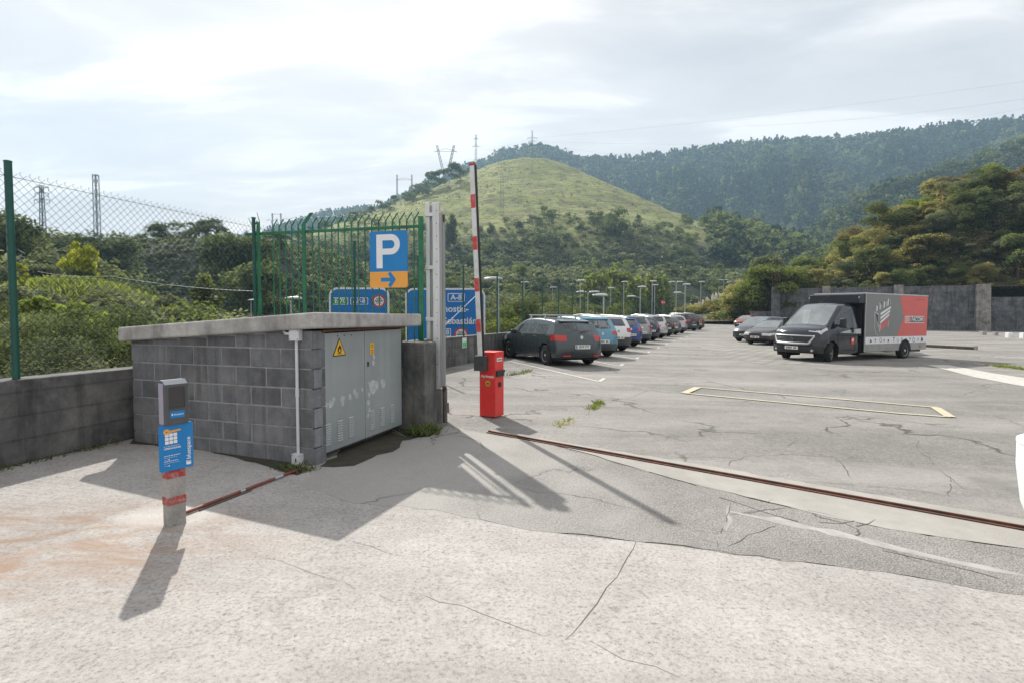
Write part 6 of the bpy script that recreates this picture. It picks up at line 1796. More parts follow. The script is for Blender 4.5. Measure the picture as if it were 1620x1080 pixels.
mb = MB(); pn = Plane(nose(0, 0.53, 0.01), (-1, 0, 0), (0, 0, 1)); pn.rrect(mb, -0.27, 0.27, -0.06, 0.06, 0.012, -0.03, 0.006, 0)
for k in range(7):
    if k != 4: pn.rect(mb, -0.20 + 0.06 * k, -0.163 + 0.06 * k, -0.036, 0.036, 0.006, 0.008, 1)
mb.build('number_plate', [M['plate'], M['plate_ink']], van)
for sd in (1, -1):
    mb = MB(); p = nose(sd * 0.74, 0.46, 0.0); mb.tube(p + Vector((0, -0.06, 0)), p + Vector((0, 0.015, 0)), 0.05, n=14); mb.build('fog_light', M['clear_lens'], van)
    mb = MB(); mb.tube((sd * 0.10, o0 + 2.17, 1.345), (sd * 0.62 - 0.25, o0 + 2.10, 1.40), 0.012, n=5); mb.tube((sd * 0.62 - 0.35, o0 + 2.13, 1.375), (sd * 0.62 + 0.15, o0 + 2.10, 1.395), 0.010, n=5); mb.build('wiper', M['black'], van)
    yb = CW_ / 2 * 0.975
    mb = MB(); x0, x1 = sorted((sd * (yb + 0.09), sd * (yb + 0.30))); mb.box(x0, x1, o0 + 1.55, o0 + 1.70, 1.30, 1.66); x2, x3 = sorted((sd * (yb - 0.03), sd * (yb + 0.15))); mb.box(x2, x3, o0 + 1.60, o0 + 1.68, 1.34, 1.44); mb.build('wing_mirror', M['black'], van, bevel=0.04, seg=3)
    mb = MB(); mb.box(*sorted((sd * (CW_ / 2 - 0.012), sd * (CW_ / 2 + 0.018))), o0 + 0.62, o0 + 0.74, 1.10, 1.30); mb.build('door_handle', M['black'], van, bevel=0.01)
    mb = MB()
    for s in (0.50, 1.62):
        mb.poly([(sd * (CW_ / 2 * float(tzv(z, 1.25)) + 0.002), o0 + s, z) for z in np.linspace(0.45, 1.28, 8)], 0.007, 4)
    mb.poly([(sd * (CW_ / 2 * float(tzv(0.45, 1.25)) + 0.002), o0 + s, 0.45) for s in np.linspace(0.5, 1.3, 5)], 0.007, 4)
    mb.build('door_seam', M['seam'], van)
    mb = MB(); mb.poly([(sd * (CW_ / 2 * float(tzv(1.02, 1.25)) + 0.003), o0 + s, 1.0 + 0.02 * s) for s in np.linspace(0.1, 1.6, 8)], 0.022, 5); mb.build('rub_strip', M['black'], van)
    # white swoosh of the livery on the door
    mb = MB()
    for k, (sa, sb, za, zb2) in enumerate([(0.10, 1.50, 1.06, 1.28)]):
        q = []
        for s in np.linspace(sa, sb, 10):
            f = (s - sa) / (sb - sa); q.append((s, za + 0.05 * f, zb2 - 0.02 - 0.15 * f ** 2))
        vs2 = []
        for s, z0, z1 in q:
            for z in (z0, z1): vs2.append((sd * (CW_ / 2 * float(tzv(z, 1.25)) + 0.004), o0 + s, z))
        mb.add(vs2, [(2 * i, 2 * i + 2, 2 * i + 3, 2 * i + 1) for i in range(len(q) - 1)])
    mb.build('livery_band', M['silver'], van)
    mb = MB(); pn = Plane((sd * (CW_ / 2 + 0.004), o0 + 0.68, 0.80), (0, sd, 0), (0, 0, 1)); pn.rect(mb, -0.10, 0.10, -0.13, 0.13, 0, 0.003); pn.rect(mb, -0.06, 0.06, -0.02, 0.08, 0.003, 0.005, 1); mb.build('red_sticker', [M['red'], M['plate']], van)
mb = MB(); mb.tube((0.25, o0 + 0.9, 2.26), (0.10, o0 + 0.35, 2.62), 0.008, n=5); mb.build('aerial', M['black'], van)
# cargo box
z0, z1 = 0.36, Hb
m_grey = mat('cargo_grey_vinyl', (0.20, 0.215, 0.213), 0.4, 0, 0.05, 1.5, dirt=(0.22, 0.215, 0.2), dirt_scale=1.2, dirt_amt=0.3)
m_redv = mat('cargo_red_vinyl', (0.64, 0.125, 0.110), 0.4, 0, 0.04, 1.5)
m_sk = mat('cargo_skirt_grey', (0.34, 0.345, 0.34), 0.45, 0.2, 0.08, 1.5, dirt=(0.2, 0.19, 0.17), dirt_scale=2, dirt_amt=0.4)
mb = MB(); mb.box(-Wb / 2, Wb / 2, -Lb, 0.0, z0, z1); box = mb.build('cargo_box', mat('cargo_black', (0.016, 0.018, 0.021), 0.45, 0, 0.1), van, bevel=0.03, seg=2)
mb = MB(); mb.box(-Wb / 2 - 0.012, Wb / 2 + 0.012, -Lb - 0.012, 0.03, z1 - 0.03, z1 + 0.025); mb.build('roof_edge', M['silver'], box, bevel=0.012)
mb = MB(); mb.box(-Wb / 2 + 0.02, Wb / 2 - 0.02, -0.01, 0.42, 2.25, z1 - 0.04); mb.build('overcab_fairing', mat('fairing_black', (0.020, 0.023, 0.028), 0.4, 0, 0.1), box, bevel=0.04, seg=3)
for sd in (1, -1):
    mb = MB(); mb.box(*sorted((sd * (Wb / 2 - 0.05), sd * (Wb / 2 - 0.02))), 0.424, 0.430, 2.45, 2.53); mb.build('marker_light', M['clear_lens'], box)
    mb = MB(); mb.box(*sorted((sd * (Wb / 2 - 0.02), sd * (Wb / 2 + 0.012))), -0.025, 0.022, z0, z1); mb.build('corner_trim', M['silver'], box)
    pn = Plane((sd * Wb / 2, 0, 0), (0, sd * -1 if False else sd, 0), (0, 0, 1))
    # x along the side: for the camera side the nose is on the left
    fx = (lambda d: -d if sd > 0 else d)                     # d metres back from the box front
    def rect(m_, d0, d1, y0, y1, a, b, mt=0):
        xa, xb = sorted((fx(d0), fx(d1))); pn.rect(m_, xa, xb, y0, y1, a, b, mt)
    def shp(m_, pts, a, b, mt=0): pn.shape(m_, [(fx(d), y) for d, y in pts], a, b, mt)
    zs_, zw = 0.94, 0.66
    mb = MB(); shp(mb, [(0.05, zs_), (2.32, zs_), (2.80, 1.72), (2.42, z1 - 0.035), (0.05, z1 - 0.035)], 0.002, 0.005); gp_ = mb.build('grey_panel', m_grey, box)
    mb = MB(); shp(mb, [(2.325, zs_), (Lb - 0.02, zs_), (Lb - 0.02, z1 - 0.035), (2.425, z1 - 0.035), (2.805, 1.72)], 0.002, 0.005); rp_ = mb.build('red_panel', m_redv, box)
    mb = MB(); rect(mb, 0.05, Lb - 0.02, zw, zs_ - 0.004, 0.002, 0.005); wp_ = mb.build('white_band', M['sign_white'], box)
    mb = MB(); rect(mb, 0.05, Lb - 0.02, z0 + 0.01, zw - 0.004, 0.002, 0.005); mb.build('skirt', m_sk, box)
    mb = MB(); rr = random.Random(4)                        # little drawn tools on the white band
    for k in range(13):
        d = 0.45 + k * 0.32 + rr.uniform(-0.05, 0.05); c_ = zw + 0.135 + rr.uniform(-0.02, 0.02); h = rr.uniform(0.05, 0.10)
        kind = k % 4
        if kind == 0: shp(mb, [(d - h, c_ - h), (d + h, c_ - h * .7), (d + h * .8, c_ + h * .4), (d - h * .5, c_ + h)], 0.006, 0.007 + 0.0002 * k)
        elif kind == 1:
            shp(mb, [(d - 0.015, c_ - h), (d + 0.015, c_ - h), (d + 0.04, c_ + h), (d + 0.01, c_ + h)], 0.006, 0.0071); shp(mb, [(d - 0.06, c_ + h * .6), (d + 0.09, c_ + h * .8), (d + 0.09, c_ + h * 1.1), (d - 0.06, c_ + h)], 0.006, 0.0075)
        elif kind == 2:
            pn.disc(mb, fx(d), c_, h, 0.006, 0.0071, 0, 14, h * 0.78); shp(mb, [(d + h * .6, c_ - h), (d + h * 1.2, c_ - h * 1.1), (d + h * 1.2, c_ - h * .8)], 0.006, 0.0076)
        else:
            for q in range(3): shp(mb, [(d - 0.05 + 0.045 * q, c_ - h), (d - 0.035 + 0.045 * q, c_ - h), (d - 0.03 + 0.045 * q, c_ + h * .8), (d - 0.045 + 0.045 * q, c_ + h * .8)], 0.006, 0.0071 + 0.0003 * q)
    mb.build('tool_drawing', M['darkgrey'], wp_)
    # drawn toolbox: open lid of tools, white shelves, red drawers, two handles
    mb = MB()
    shp(mb, [(0.62, 1.95), (0.80, 1.52), (0.98, 1.26), (0.92, 1.85)], 0.006, 0.0075, 1)
    shp(mb, [(0.66, 1.90), (0.80, 1.58), (0.93, 1.40), (0.89, 1.80)], 0.0075, 0.0085, 3)
    for k in range(4):
        y = 1.95 - 0.17 * k; e = 0.30 + 0.02 * k
        shp(mb, [(1.05, y - 0.16), (1.78 - 0.05 * k, y + e - 0.16), (1.80 - 0.05 * k, y + e - 0.07), (1.05, y - 0.06)], 0.006, 0.0076 + 0.0004 * k, 0 if k < 3 else 2)
    shp(mb, [(1.0, 1.16), (1.58, 1.44), (1.60, 1.66), (1.0, 1.36)], 0.006, 0.0095, 2)
    shp(mb, [(1.0, 1.40), (1.10, 1.44), (1.06, 1.18), (0.98, 1.10)], 0.006, 0.0098, 1)
    rr = random.Random(9)
    for k in range(16):
        d = 0.72 + 0.065 * k; y = 2.02 + 0.30 * (k / 16); h = rr.uniform(0.10, 0.26); w = rr.uniform(0.015, 0.035)
        shp(mb, [(d - w, y - 0.08), (d + w, y - 0.06), (d + w * 1.6, y + h), (d - w * 0.4, y + h)], 0.006, 0.0100 + 0.0002 * k, (1, 0, 3, 1)[k % 4])
    for (da, ya, db, yb2) in ((0.60, 1.95, 0.64, 1.28), (0.64, 1.28, 0.76, 1.02), (1.66, 1.60, 1.62, 1.32), (0.86, 1.02, 0.92, 0.99)):
        v = Vector((db - da, yb2 - ya)).normalized(); n_ = Vector((-v.y, v.x)) * 0.02
        shp(mb, [(da - n_.x, ya - n_.y), (db - n_.x, yb2 - n_.y), (db + n_.x, yb2 + n_.y), (da + n_.x, ya + n_.y)], 0.006, 0.0135, 1)
    mb.build('toolbox_picture', [M['sign_white'], M['silver'], m_redv, M['darkgrey']], gp_)
    mb = MB()                                               # name plate of the tool maker
    rect(mb, 2.90, 4.42, 1.49, 1.78, 0.006, 0.008, 0)
    rect(mb, 3.32, 4.39, 1.515, 1.755, 0.0085, 0.0095, 1)
    rect(mb, 2.93, 3.29, 1.515, 1.755, 0.0085, 0.0095, 2)
    pn.text(mb, 'FACOM', fx(3.86), 1.635, 0.27, 0.011, 0.02, 'CENTER', 0, squeeze=0.98)
    pn.text(mb, '3D', fx(3.10), 1.635, 0.22, 0.011, 0.02, 'CENTER', 0)
    mb.build('logo', [M['sign_white'], M['darkgrey'], m_redv], rp_)
    mb = MB(); rect(mb, 3.75, 4.45, z1 - 0.19, z1 - 0.16, 0.006, 0.007); mb.build('small_lettering', M['red_lens'], rp_)
    mb = MB()
    for d_ in (2.6, 3.35, 4.15): rect(mb, d_, d_ + 0.07, z0 + 0.12, z0 + 0.16, 0.006, 0.012)
    mb.build('marker_light', M['black'], box)
    # wheel arch cut: dark half disc and wheel
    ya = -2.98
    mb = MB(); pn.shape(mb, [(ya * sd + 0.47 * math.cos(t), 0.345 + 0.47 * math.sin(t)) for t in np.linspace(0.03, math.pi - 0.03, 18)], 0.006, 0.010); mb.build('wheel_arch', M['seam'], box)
    add_wheel(van, (sd * (Wb / 2 - 0.08), ya, 0.35), 0.35, 0.24, 6, sd)
    add_wheel(van, (sd * (CW_ / 2 - 0.14), o0 + 1.98, 0.35), 0.35, 0.22, 6, sd, R(20))
    mb = MB(); x0, x1 = sorted((sd * 0.55, sd * 0.80)); mb.box(x0, x1, -Lb - 0.05, -Lb + 0.9, 0.26, 0.37); mb.build('rear_step', M['black'], van)
    mb = MB(); mb.box(*sorted((sd * 0.78, sd * 1.0)), -Lb - 0.02, -Lb - 0.005, 0.50, 0.75); mb.build('tail_light', M['red_lens'], van)

# white van mostly hidden behind the box van
wl = Vector((17.0, 27.4))
root = thing('panel_van', 'white panel van almost hidden behind the black box van', 'van', (wl.x, wl.y, gz(wl.x, wl.y)), math.atan2(0.475, 0.88) - math.pi / 2)
vs2 = dict(vs_); vs2['L'] = 5.2; off = 5.2 - CL
vs2['prof'] = [(0.02, 0.4), (0.0, 1.2), (0.06, 2.18), (0.25, 2.30), (1.2, 2.33), (2.2, 2.33)] + [(s + off, z) for s, z in vs_['prof'][2:]]
vs2['arch'] = [(0.95, 0.36, 0.42), (1.98 + off, 0.36, 0.42)]
def wv_sort(s, c, zone, j, N2, side):
    return van_sort(s - off, c, zone, j, N2, side) if s > off else ('lower_trim' if c[2] < 0.5 else 'body')
vs2['sort'] = wv_sort; parts, _a, _b = loft_car(vs2)
wpm = paint('white_van_paint', (0.72, 0.73, 0.72), 0.0)
for key in sorted(parts, key=lambda k: k != 'body'):
    v, f = parts[key]; nm = key.split(':')[0]; mb = MB(); mb.add(v, f, 0, True)
    mb.build(nm, wpm if nm == 'body' else M[vmap[nm]], root, weld=True)
for sd in (1, -1):
    for sa in (0.95, 1.98 + off): add_wheel(root, (sd * 0.87, sa - 2.6, 0.35), 0.35, 0.22, 6, sd)

# ------------------------------------------------------------------ vegetation
def leaf_cloud(seed, lumps, n, leaf, up=0.85, shell=0.45, asp=0.55):
    """many small leaf faces spread through a set of lumps (x, y, z, r, squash); unit height"""
    rg = np.random.default_rng(seed); L = np.array(lumps, float)
    w = L[:, 3] ** 2.2; k = rg.choice(len(L), n, p=w / w.sum())
    d = rg.normal(size=(n, 3)); d /= np.linalg.norm(d, axis=1)[:, None]
    d[:, 2] = np.where(d[:, 2] < -0.45, -d[:, 2] * 0.5, d[:, 2])
    r = L[k, 3] * (1 - shell * rg.random(n) ** 1.6) * (1 + 0.13 * np.sin(d[:, 0] * 7 + k) * np.cos(d[:, 1] * 6 + 2 * k)) * (0.94 + 0.16 * rg.random(n))
    p = L[k, :3] + d * r[:, None] * np.stack([np.ones(n), np.ones(n), L[k, 4]], 1)
    p[:, 2] = np.maximum(p[:, 2], 0.005)
    nr = d * 0.6 + rg.normal(size=(n, 3)) * 0.75 + np.array([0, 0, up]); nr /= np.linalg.norm(nr, axis=1)[:, None]
    t = np.cross(nr, rg.normal(size=(n, 3))); t /= np.linalg.norm(t, axis=1)[:, None]; b = np.cross(nr, t)
    s = leaf * (0.55 + 0.9 * rg.random(n))
    t *= s[:, None]; b *= (s * asp)[:, None]
    co = np.stack([p - t, p - b * 0.9 + t * 0.1, p + t, p + b * 0.9 + t * 0.1], 1).reshape(-1, 3)
    lump_t = rg.random(len(L)); tint = np.clip(0.6 * lump_t[k] + 0.45 * rg.random(n), 0, 1)
    return co, tint

def leaf_mesh(name, co, tint, m):
    n = len(co) // 4; me = bpy.data.meshes.new(name)
    me.vertices.add(4 * n); me.vertices.foreach_set('co', co.astype(np.float32).ravel())
    me.loops.add(4 * n); me.loops.foreach_set('vertex_index', np.arange(4 * n, dtype=np.int32))
    me.polygons.add(n); me.polygons.foreach_set('loop_start', np.arange(0, 4 * n, 4, dtype=np.int32)); me.polygons.foreach_set('loop_total', np.full(n, 4, np.int32))
    me.update()
    at = me.attributes.new('tint', 'FLOAT', 'FACE'); at.data.foreach_set('value', tint.astype(np.float32))
    me.materials.append(m); return me

def lumps_bush(seed, n=15):
    r = random.Random(seed); out = [(0, 0, 0.36, 0.34, 0.95)]
    for i in range(n):
        a = r.uniform(0, 6.28); q = r.uniform(0.16, 0.46); z = r.uniform(0.12, 0.82)
        out.append((q * math.cos(a), q * math.sin(a), z, r.uniform(0.10, 0.22), r.uniform(0.75, 1.0)))
    return out
def lumps_tree(seed, n=14):
    r = random.Random(seed); out = []
    for i in range(n):
        a = r.uniform(0, 6.28); z = r.uniform(0.34, 0.90); q = r.uniform(0.05, 0.34) * (1.15 - abs(z - 0.58) * 1.5)
        out.append((q * math.cos(a), q * math.sin(a), z, r.uniform(0.10, 0.20), r.uniform(0.7, 0.95)))
    return out
def lumps_cone(seed, n=16):
    r = random.Random(seed); out = []
    for i in range(n):
        z = 0.08 + 0.85 * i / n; q = 0.22 * (1 - z) * r.uniform(0.5, 1.0); a = r.uniform(0, 6.28)
        out.append((q * math.cos(a), q * math.sin(a), z, 0.07 + 0.17 * (1 - z), 1.1))
    return out
def lumps_poplar(seed, n=12):
    r = random.Random(seed)
    return [(r.uniform(-.03, .03), r.uniform(-.03, .03), 0.12 + 0.80 * i / n, 0.055 + 0.035 * math.sin(3.1 * (i + 1) / (n + 1)), 1.6) for i in range(n)]
def lumps_spray(seed, n=16):
    """straggly sapling: small tufts far apart"""
    r = random.Random(seed); out = []
    for i in range(n):
        a = r.uniform(0, 6.28); z = r.uniform(0.25, 0.95); q = r.uniform(0.08, 0.36) * (1.1 - 0.6 * z)
        out.append((q * math.cos(a), q * math.sin(a), z, r.uniform(0.06, 0.12), 0.8))
    return out
SHAPES = {'bush': lumps_bush, 'tree': lumps_tree, 'cone': lumps_cone, 'poplar': lumps_poplar, 'spray': lumps_spray}
_LM = {}
def crown_data(shape, seed, detail, kind):
    key = (shape, seed, detail, kind)
    if key not in _LM:
        n, leaf = {'near': (42000, 0.0085), 'mid': (6500, 0.022), 'far': (1700, 0.040)}[detail]
        if shape in ('spray',): n = int(n * 0.4)
        if shape in ('poplar',): n = int(n * 0.5)
        base = (shape, seed, detail)
        if base not in _LM: _LM[base] = leaf_cloud(seed * 13 + 5, SHAPES[shape](seed), n, leaf)
        _LM[key] = leaf_mesh('crown', *_LM[base], LEAF[kind])
    return _LM[key]
_TR = {}
def trunk_data(shape, seed):
    key = (shape, seed)
    if key not in _TR:
        r = random.Random(seed + 99); mb = MB()
        if shape in ('cone', 'poplar'): mb.poly([(0, 0, -0.05), (0.004, 0, 0.3), (0, 0.004, 0.8)], [0.020, 0.014, 0.004], 7)
        else:
            top = 0.30 if shape != 'bush' else 0.12; th = 0.024 if shape != 'bush' else 0.016
            mb.poly([(0, 0, -0.06), (0.01, 0.005, top * 0.5), (0.0, 0.012, top)], [th, th * 0.85, th * 0.7], 8)
            for k in range(7):
                a = k * 0.9 + r.uniform(-0.3, 0.3); l = r.uniform(0.14, 0.33); h = r.uniform(0.20, 0.50)
                mb.poly([(0, 0.012, top * r.uniform(0.75, 1.0)), (l * .45 * math.cos(a), l * .45 * math.sin(a), top + h * .5), (l * math.cos(a), l * math.sin(a), top + h)], [th * 0.55, th * 0.35, th * 0.12], 6)
        o = mb.build('trunk', M['bark']); _TR[key] = o.data; bpy.data.objects.remove(o)
    return _TR[key]

def plant(name, label, cat, pos, h, wid, shape, seed, detail, kind, group=None, parts=True):
    rnd = random.Random(seed * 7 + int(pos[0] * 10)); sc = (h * wid, h * wid, h)
    if parts:
        t = bpy.data.objects.new(name, None); COL.objects.link(t); t.empty_display_size = 0.2
        t.location = pos; t.rotation_euler = (0, 0, rnd.uniform(0, 6.28)); t.scale = sc; tag(t, label, cat, group)
        c = bpy.data.objects.new('crown', crown_data(shape, seed, detail, kind)); COL.objects.link(c); c.parent = t
        k = bpy.data.objects.new('trunk', trunk_data(shape, seed)); COL.objects.link(k); k.parent = t
        return t
    o = bpy.data.objects.new(name, crown_data(shape, seed, detail, kind)); COL.objects.link(o)
    o.location = pos; o.rotation_euler = (0, 0, rnd.uniform(0, 6.28)); o.scale = sc
    return tag(o, label, cat, group)

def tz1(x, y): return float(terrain(np.array([float(x)]), np.array([float(y)]))[0])
def at_px(px_, depth, y_top, name, label, cat, wid, shape, seed, detail, kind, group=None, parts=True, sink=0.2):
    x = (px_ - 810) / FPX * depth; z0 = tz1(x, depth) - sink; h = D(px_, y_top, depth).z - z0
    return plant(name, label, cat, (x, depth, z0), max(h, 0.4), wid, shape, seed, detail, kind, group, parts)

NEAR = [  # px, depth, top, width ratio, shape, seed, detail, kind, label
    (150, 11.5, 462, 0.80, 'bush', 1, 'near', 'dark', 'dense green bush right behind the chain-link fence, biggest and nearest'),
    (80, 10.2, 518, 1.0, 'bush', 2, 'near', 'dark', 'dark low bush at the wall foot, right of the near fence post'),
    (196, 13.5, 492, 1.0, 'bush', 3, 'near', 'grey', 'dark green bush behind the fence by the left end of the roof slab'),
    (20, 9.4, 520, 1.1, 'bush', 4, 'near', 'grey', 'green bush behind the tall near fence post'),
    (-40, 11.0, 500, 1.0, 'bush', 5, 'near', 'dark', 'dark bush at the left edge of the picture'),
    (48, 16.0, 492, 1.2, 'bush', 6, 'mid', 'grey', 'grey-green bush behind the dark ones on the left'),
    (240, 17.0, 474, 1.0, 'bush', 1, 'mid', 'mid', 'green bush above the left end of the roof slab'),
    (222, 22.0, 470, 1.1, 'bush', 2, 'mid', 'lime', 'light green bush below the grassy knoll'),
    (270, 24.0, 462, 1.1, 'bush', 3, 'mid', 'grey', 'grey-green bush between the knoll and the pointed tree'),
    (246, 27.0, 452, 1.0, 'spray', 4, 'mid', 'grey', 'feathery grey-green shrub left of the pointed tree'),
    (323, 27.0, 427, 0.95, 'cone', 1, 'mid', 'mid', 'pointed green tree above the hut roof slab'),
    (352, 25.0, 470, 1.2, 'bush', 6, 'mid', 'mid', 'green bush at the right foot of the pointed tree'),
    (300, 22.0, 482, 1.2, 'bush', 5, 'mid', 'grey', 'low bush at the left foot of the pointed tree'),
    (385, 24.0, 484, 1.2, 'bush', 4, 'mid', 'lime', 'low light green bush left of the green bar fence'),
    (132, 40.0, 374, 0.55, 'spray', 1, 'mid', 'yellow', 'bright yellow-leaved sapling on the left scrub'),
    (120, 40.6, 392, 0.5, 'spray', 2, 'mid', 'yellow', 'smaller yellow sapling just left of the bright one'),
    (38, 30.0, 416, 0.7, 'spray', 3, 'mid', 'yellow', 'small yellow-green shrub on the grassy knoll'),
    (75, 36.0, 420, 1.2, 'tree', 2, 'mid', 'grey', 'small grey-green tree behind the knoll'),
    (105, 38.0, 424, 1.2, 'tree', 3, 'mid', 'mid', 'small round green tree right of the grey-green one'),
    (150, 40.0, 432, 1.3, 'bush', 5, 'mid', 'dark', 'dark bush below the yellow sapling'),
    (178, 42.0, 434, 1.2, 'bush', 2, 'mid', 'grey', 'grey bush right of the yellow sapling'),
    (30, 44.0, 395, 1.1, 'bush', 1, 'mid', 'dark', 'dark bush behind the knoll at the far left'),
    (60, 48.0, 388, 1.1, 'bush', 3, 'mid', 'grey', 'grey-green bush on the left scrub, second row'),
    (90, 50.0, 392, 1.1, 'bush', 4, 'mid', 'dark', 'dark round bush left of the yellow sapling'),
    (170, 55.0, 386, 1.1, 'bush', 6, 'mid', 'grey', 'grey-green bush behind the yellow sapling'),
    (12, 62.0, 333, 0.85, 'tree', 4, 'mid', 'dark', 'dark tall tree at the left skyline behind the near fence post'),
    (44, 70.0, 352, 1.0, 'tree', 5, 'mid', 'dark', 'dark tree on the left skyline below the leftmost pylon'),
    (80, 78.0, 362, 1.2, 'bush', 2, 'mid', 'grey', 'grey bush on the left skyline between the two pylons'),
    (112, 80.0, 358, 1.2, 'bush', 1, 'mid', 'dark', 'dark bush on the left skyline'),
    (140, 84.0, 360, 1.2, 'bush', 3, 'mid', 'grey', 'grey-green bush at the foot of the slender mast'),
    (168, 88.0, 364, 1.2, 'bush', 5, 'mid', 'dark', 'dark bush right of the slender mast'),
    (245, 118.0, 366, 1.3, 'bush', 4, 'mid', 'dark', 'low dark bush on the skyline, left of the twin bushes'),
    (275, 116.0, 350, 1.3, 'bush', 6, 'mid', 'dark', 'wide dark bush on the skyline of the left plateau'),
    (300, 120.0, 347, 1.2, 'bush', 1, 'mid', 'dark', 'tall dark bush on the skyline of the left plateau'),
    (338, 124.0, 345, 1.1, 'tree', 1, 'mid', 'grey', 'open-crowned pale tree alone on the left skyline'),
    (366, 112.0, 372, 1.2, 'tree', 6, 'mid', 'mid', 'green tree on the plateau edge right of the pale tree'),
    (385, 84.0, 372, 0.9, 'tree', 2, 'mid', 'dark', 'broad dark tree left of the green bar fence'),
    (398, 70.0, 420, 1.0, 'tree', 3, 'mid', 'dark', 'dark tree in the shade just left of the green bar fence'),
    (355, 95.0, 400, 1.2, 'bush', 3, 'mid', 'grey', 'grey bush on the netted cutting slope'),
    (268, 100.0, 392, 1.3, 'bush', 2, 'mid', 'grey', 'grey bush standing alone on the cutting slope'),
]
NEAR += [(110, 27.0, 448, 1.2, 'bush', 3, 'mid', 'grey', 'small grey-green bush on the front of the grassy knoll'), (176, 29.0, 446, 1.2, 'bush', 4, 'mid', 'mid', 'small green bush on the right slope of the grassy knoll'),
    (62, 24.0, 452, 1.1, 'spray', 5, 'mid', 'grey', 'straggly grey shrub on the left slope of the grassy knoll'), (206, 19.0, 470, 1.1, 'spray', 2, 'mid', 'grey', 'straggly grey shrub above the left end of the hut roof'),
    (118, 14.5, 470, 0.9, 'spray', 3, 'mid', 'lime', 'light green straggly shrub rising behind the big dark bush'), (30, 13.0, 486, 1.0, 'spray', 1, 'mid', 'mid', 'straggly green shrub behind the near fence post')]
for a in NEAR:
    px_, dp, yt, wd, sh, sd, det, kd, lab = a
    at_px(px_, dp, yt, 'sapling' if sh == 'spray' else 'tree' if sh in ('tree', 'cone') else 'shrub', lab, 'tree' if sh in ('tree', 'cone') else 'shrub', wd, sh, sd, det, kd, sink=0.3 if dp < 60 else 1.1)

# grass tufts and brambles on the knoll and behind the fence: ground cover
def ground_cover(name, label, n, region, m, size, seed, zfun, spread=0.5):
    rg = np.random.default_rng(seed); P = region(rg, n); n = len(P)
    z = zfun(P[:, 0], P[:, 1]); h = size * (0.5 + rg.random(n)); a = rg.random(n) * 6.283; ln = rg.normal(size=(n, 2)) * spread
    wv = np.stack([np.cos(a), np.sin(a), np.zeros(n)], 1) * (h * 0.16)[:, None]
    b = np.stack([P[:, 0], P[:, 1], z - 0.03], 1); t = b + np.stack([ln[:, 0] * h, ln[:, 1] * h, h], 1)
    co = np.stack([b - wv, b + wv, t + wv * 0.3, t - wv * 0.3], 1).reshape(-1, 3)
    me = leaf_mesh(name, co, rg.random(n), m); o = bpy.data.objects.new(name, me); COL.objects.link(o)
    return tag(o, label, 'ground cover', kind='stuff')
def reg_knoll(rg, n):
    x = rg.uniform(-48, -10, n); y = rg.uniform(16, 48, n); k = np.exp(-(((x + 27) / 14) ** 2 + ((y - 32) / 11) ** 2)) > 0.22
    return np.stack([x[k], y[k]], 1)
ground_cover('meadow_grass', 'bright green grass on the knoll behind the fence', 90000, reg_knoll, LEAF['meadow'], 0.22, 3, terrain)
def reg_left(rg, n):
    y = rg.uniform(4, 60, n); x = wallx(y) - 0.6 - rg.random(n) ** 1.4 * 30
    return np.stack([x, y], 1)
ground_cover('bramble', 'tangled low green brambles between the wall and the valley', 26000, reg_left, LEAF['grey'], 0.24, 4, terrain, 0.9)

# scrub of the valley side and of the mound's lower slopes
rnd = random.Random(21); cnt = 0; spots = []
kinds = ['dark', 'dark', 'mid', 'grey', 'grey', 'grey', 'mid']
tries = 0
while cnt < 285 and tries < 9000:
    tries += 1
    u = rnd.uniform(-0.50, 0.52); y = 95 + 190 * rnd.random() ** 1.1; x = u * y
    if x < wallx(min(y, 67)) - 0 and y < 60: continue
    d = float(mound_d(np.array([x]), np.array([y]))[0]) + 30 * (float(vnoise(x, y, 26, 9)) - 0.5)
    if d < 170 or (u > 0.325 and 240 < y < 290): continue
    if d < 190 and rnd.random() < 0.5: continue
    pxx = 810 + u * FPX
    z = tz1(x, y)
    if pxx < 415 and y < 125: continue
    pyy = 493 - (z - EYE) / y * FPX
    if 830 < pxx < 1120 and pyy > 455: continue
    s = rnd.uniform(1.7, 4.4) * (0.8 + y / 500)
    if any((x - a) ** 2 + (y - b) ** 2 < (0.42 * (s + c)) ** 2 for a, b, c in spots): continue
    spots.append((x, y, s)); cnt += 1
    sh = rnd.choice(['bush', 'bush', 'tree']); kd = rnd.choice(kinds)
    if pyy > 430 and rnd.random() < 0.22: kd = 'lime'
    lab = {'dark': 'dark green round shrub on the scrubby slope below the grassy mound', 'mid': 'mid green round shrub on the scrubby slope below the grassy mound', 'grey': 'grey-green round shrub on the scrubby slope below the grassy mound', 'lime': 'light green shrub near the foot of the scrubby slope'}[kd]
    plant('hill_shrub', lab, 'shrub', (x, y, z - 0.3), s, rnd.uniform(0.95, 1.35), sh, rnd.randint(1, 5), 'far', kd, 'shrubs on the slope below the grassy mound', parts=False)

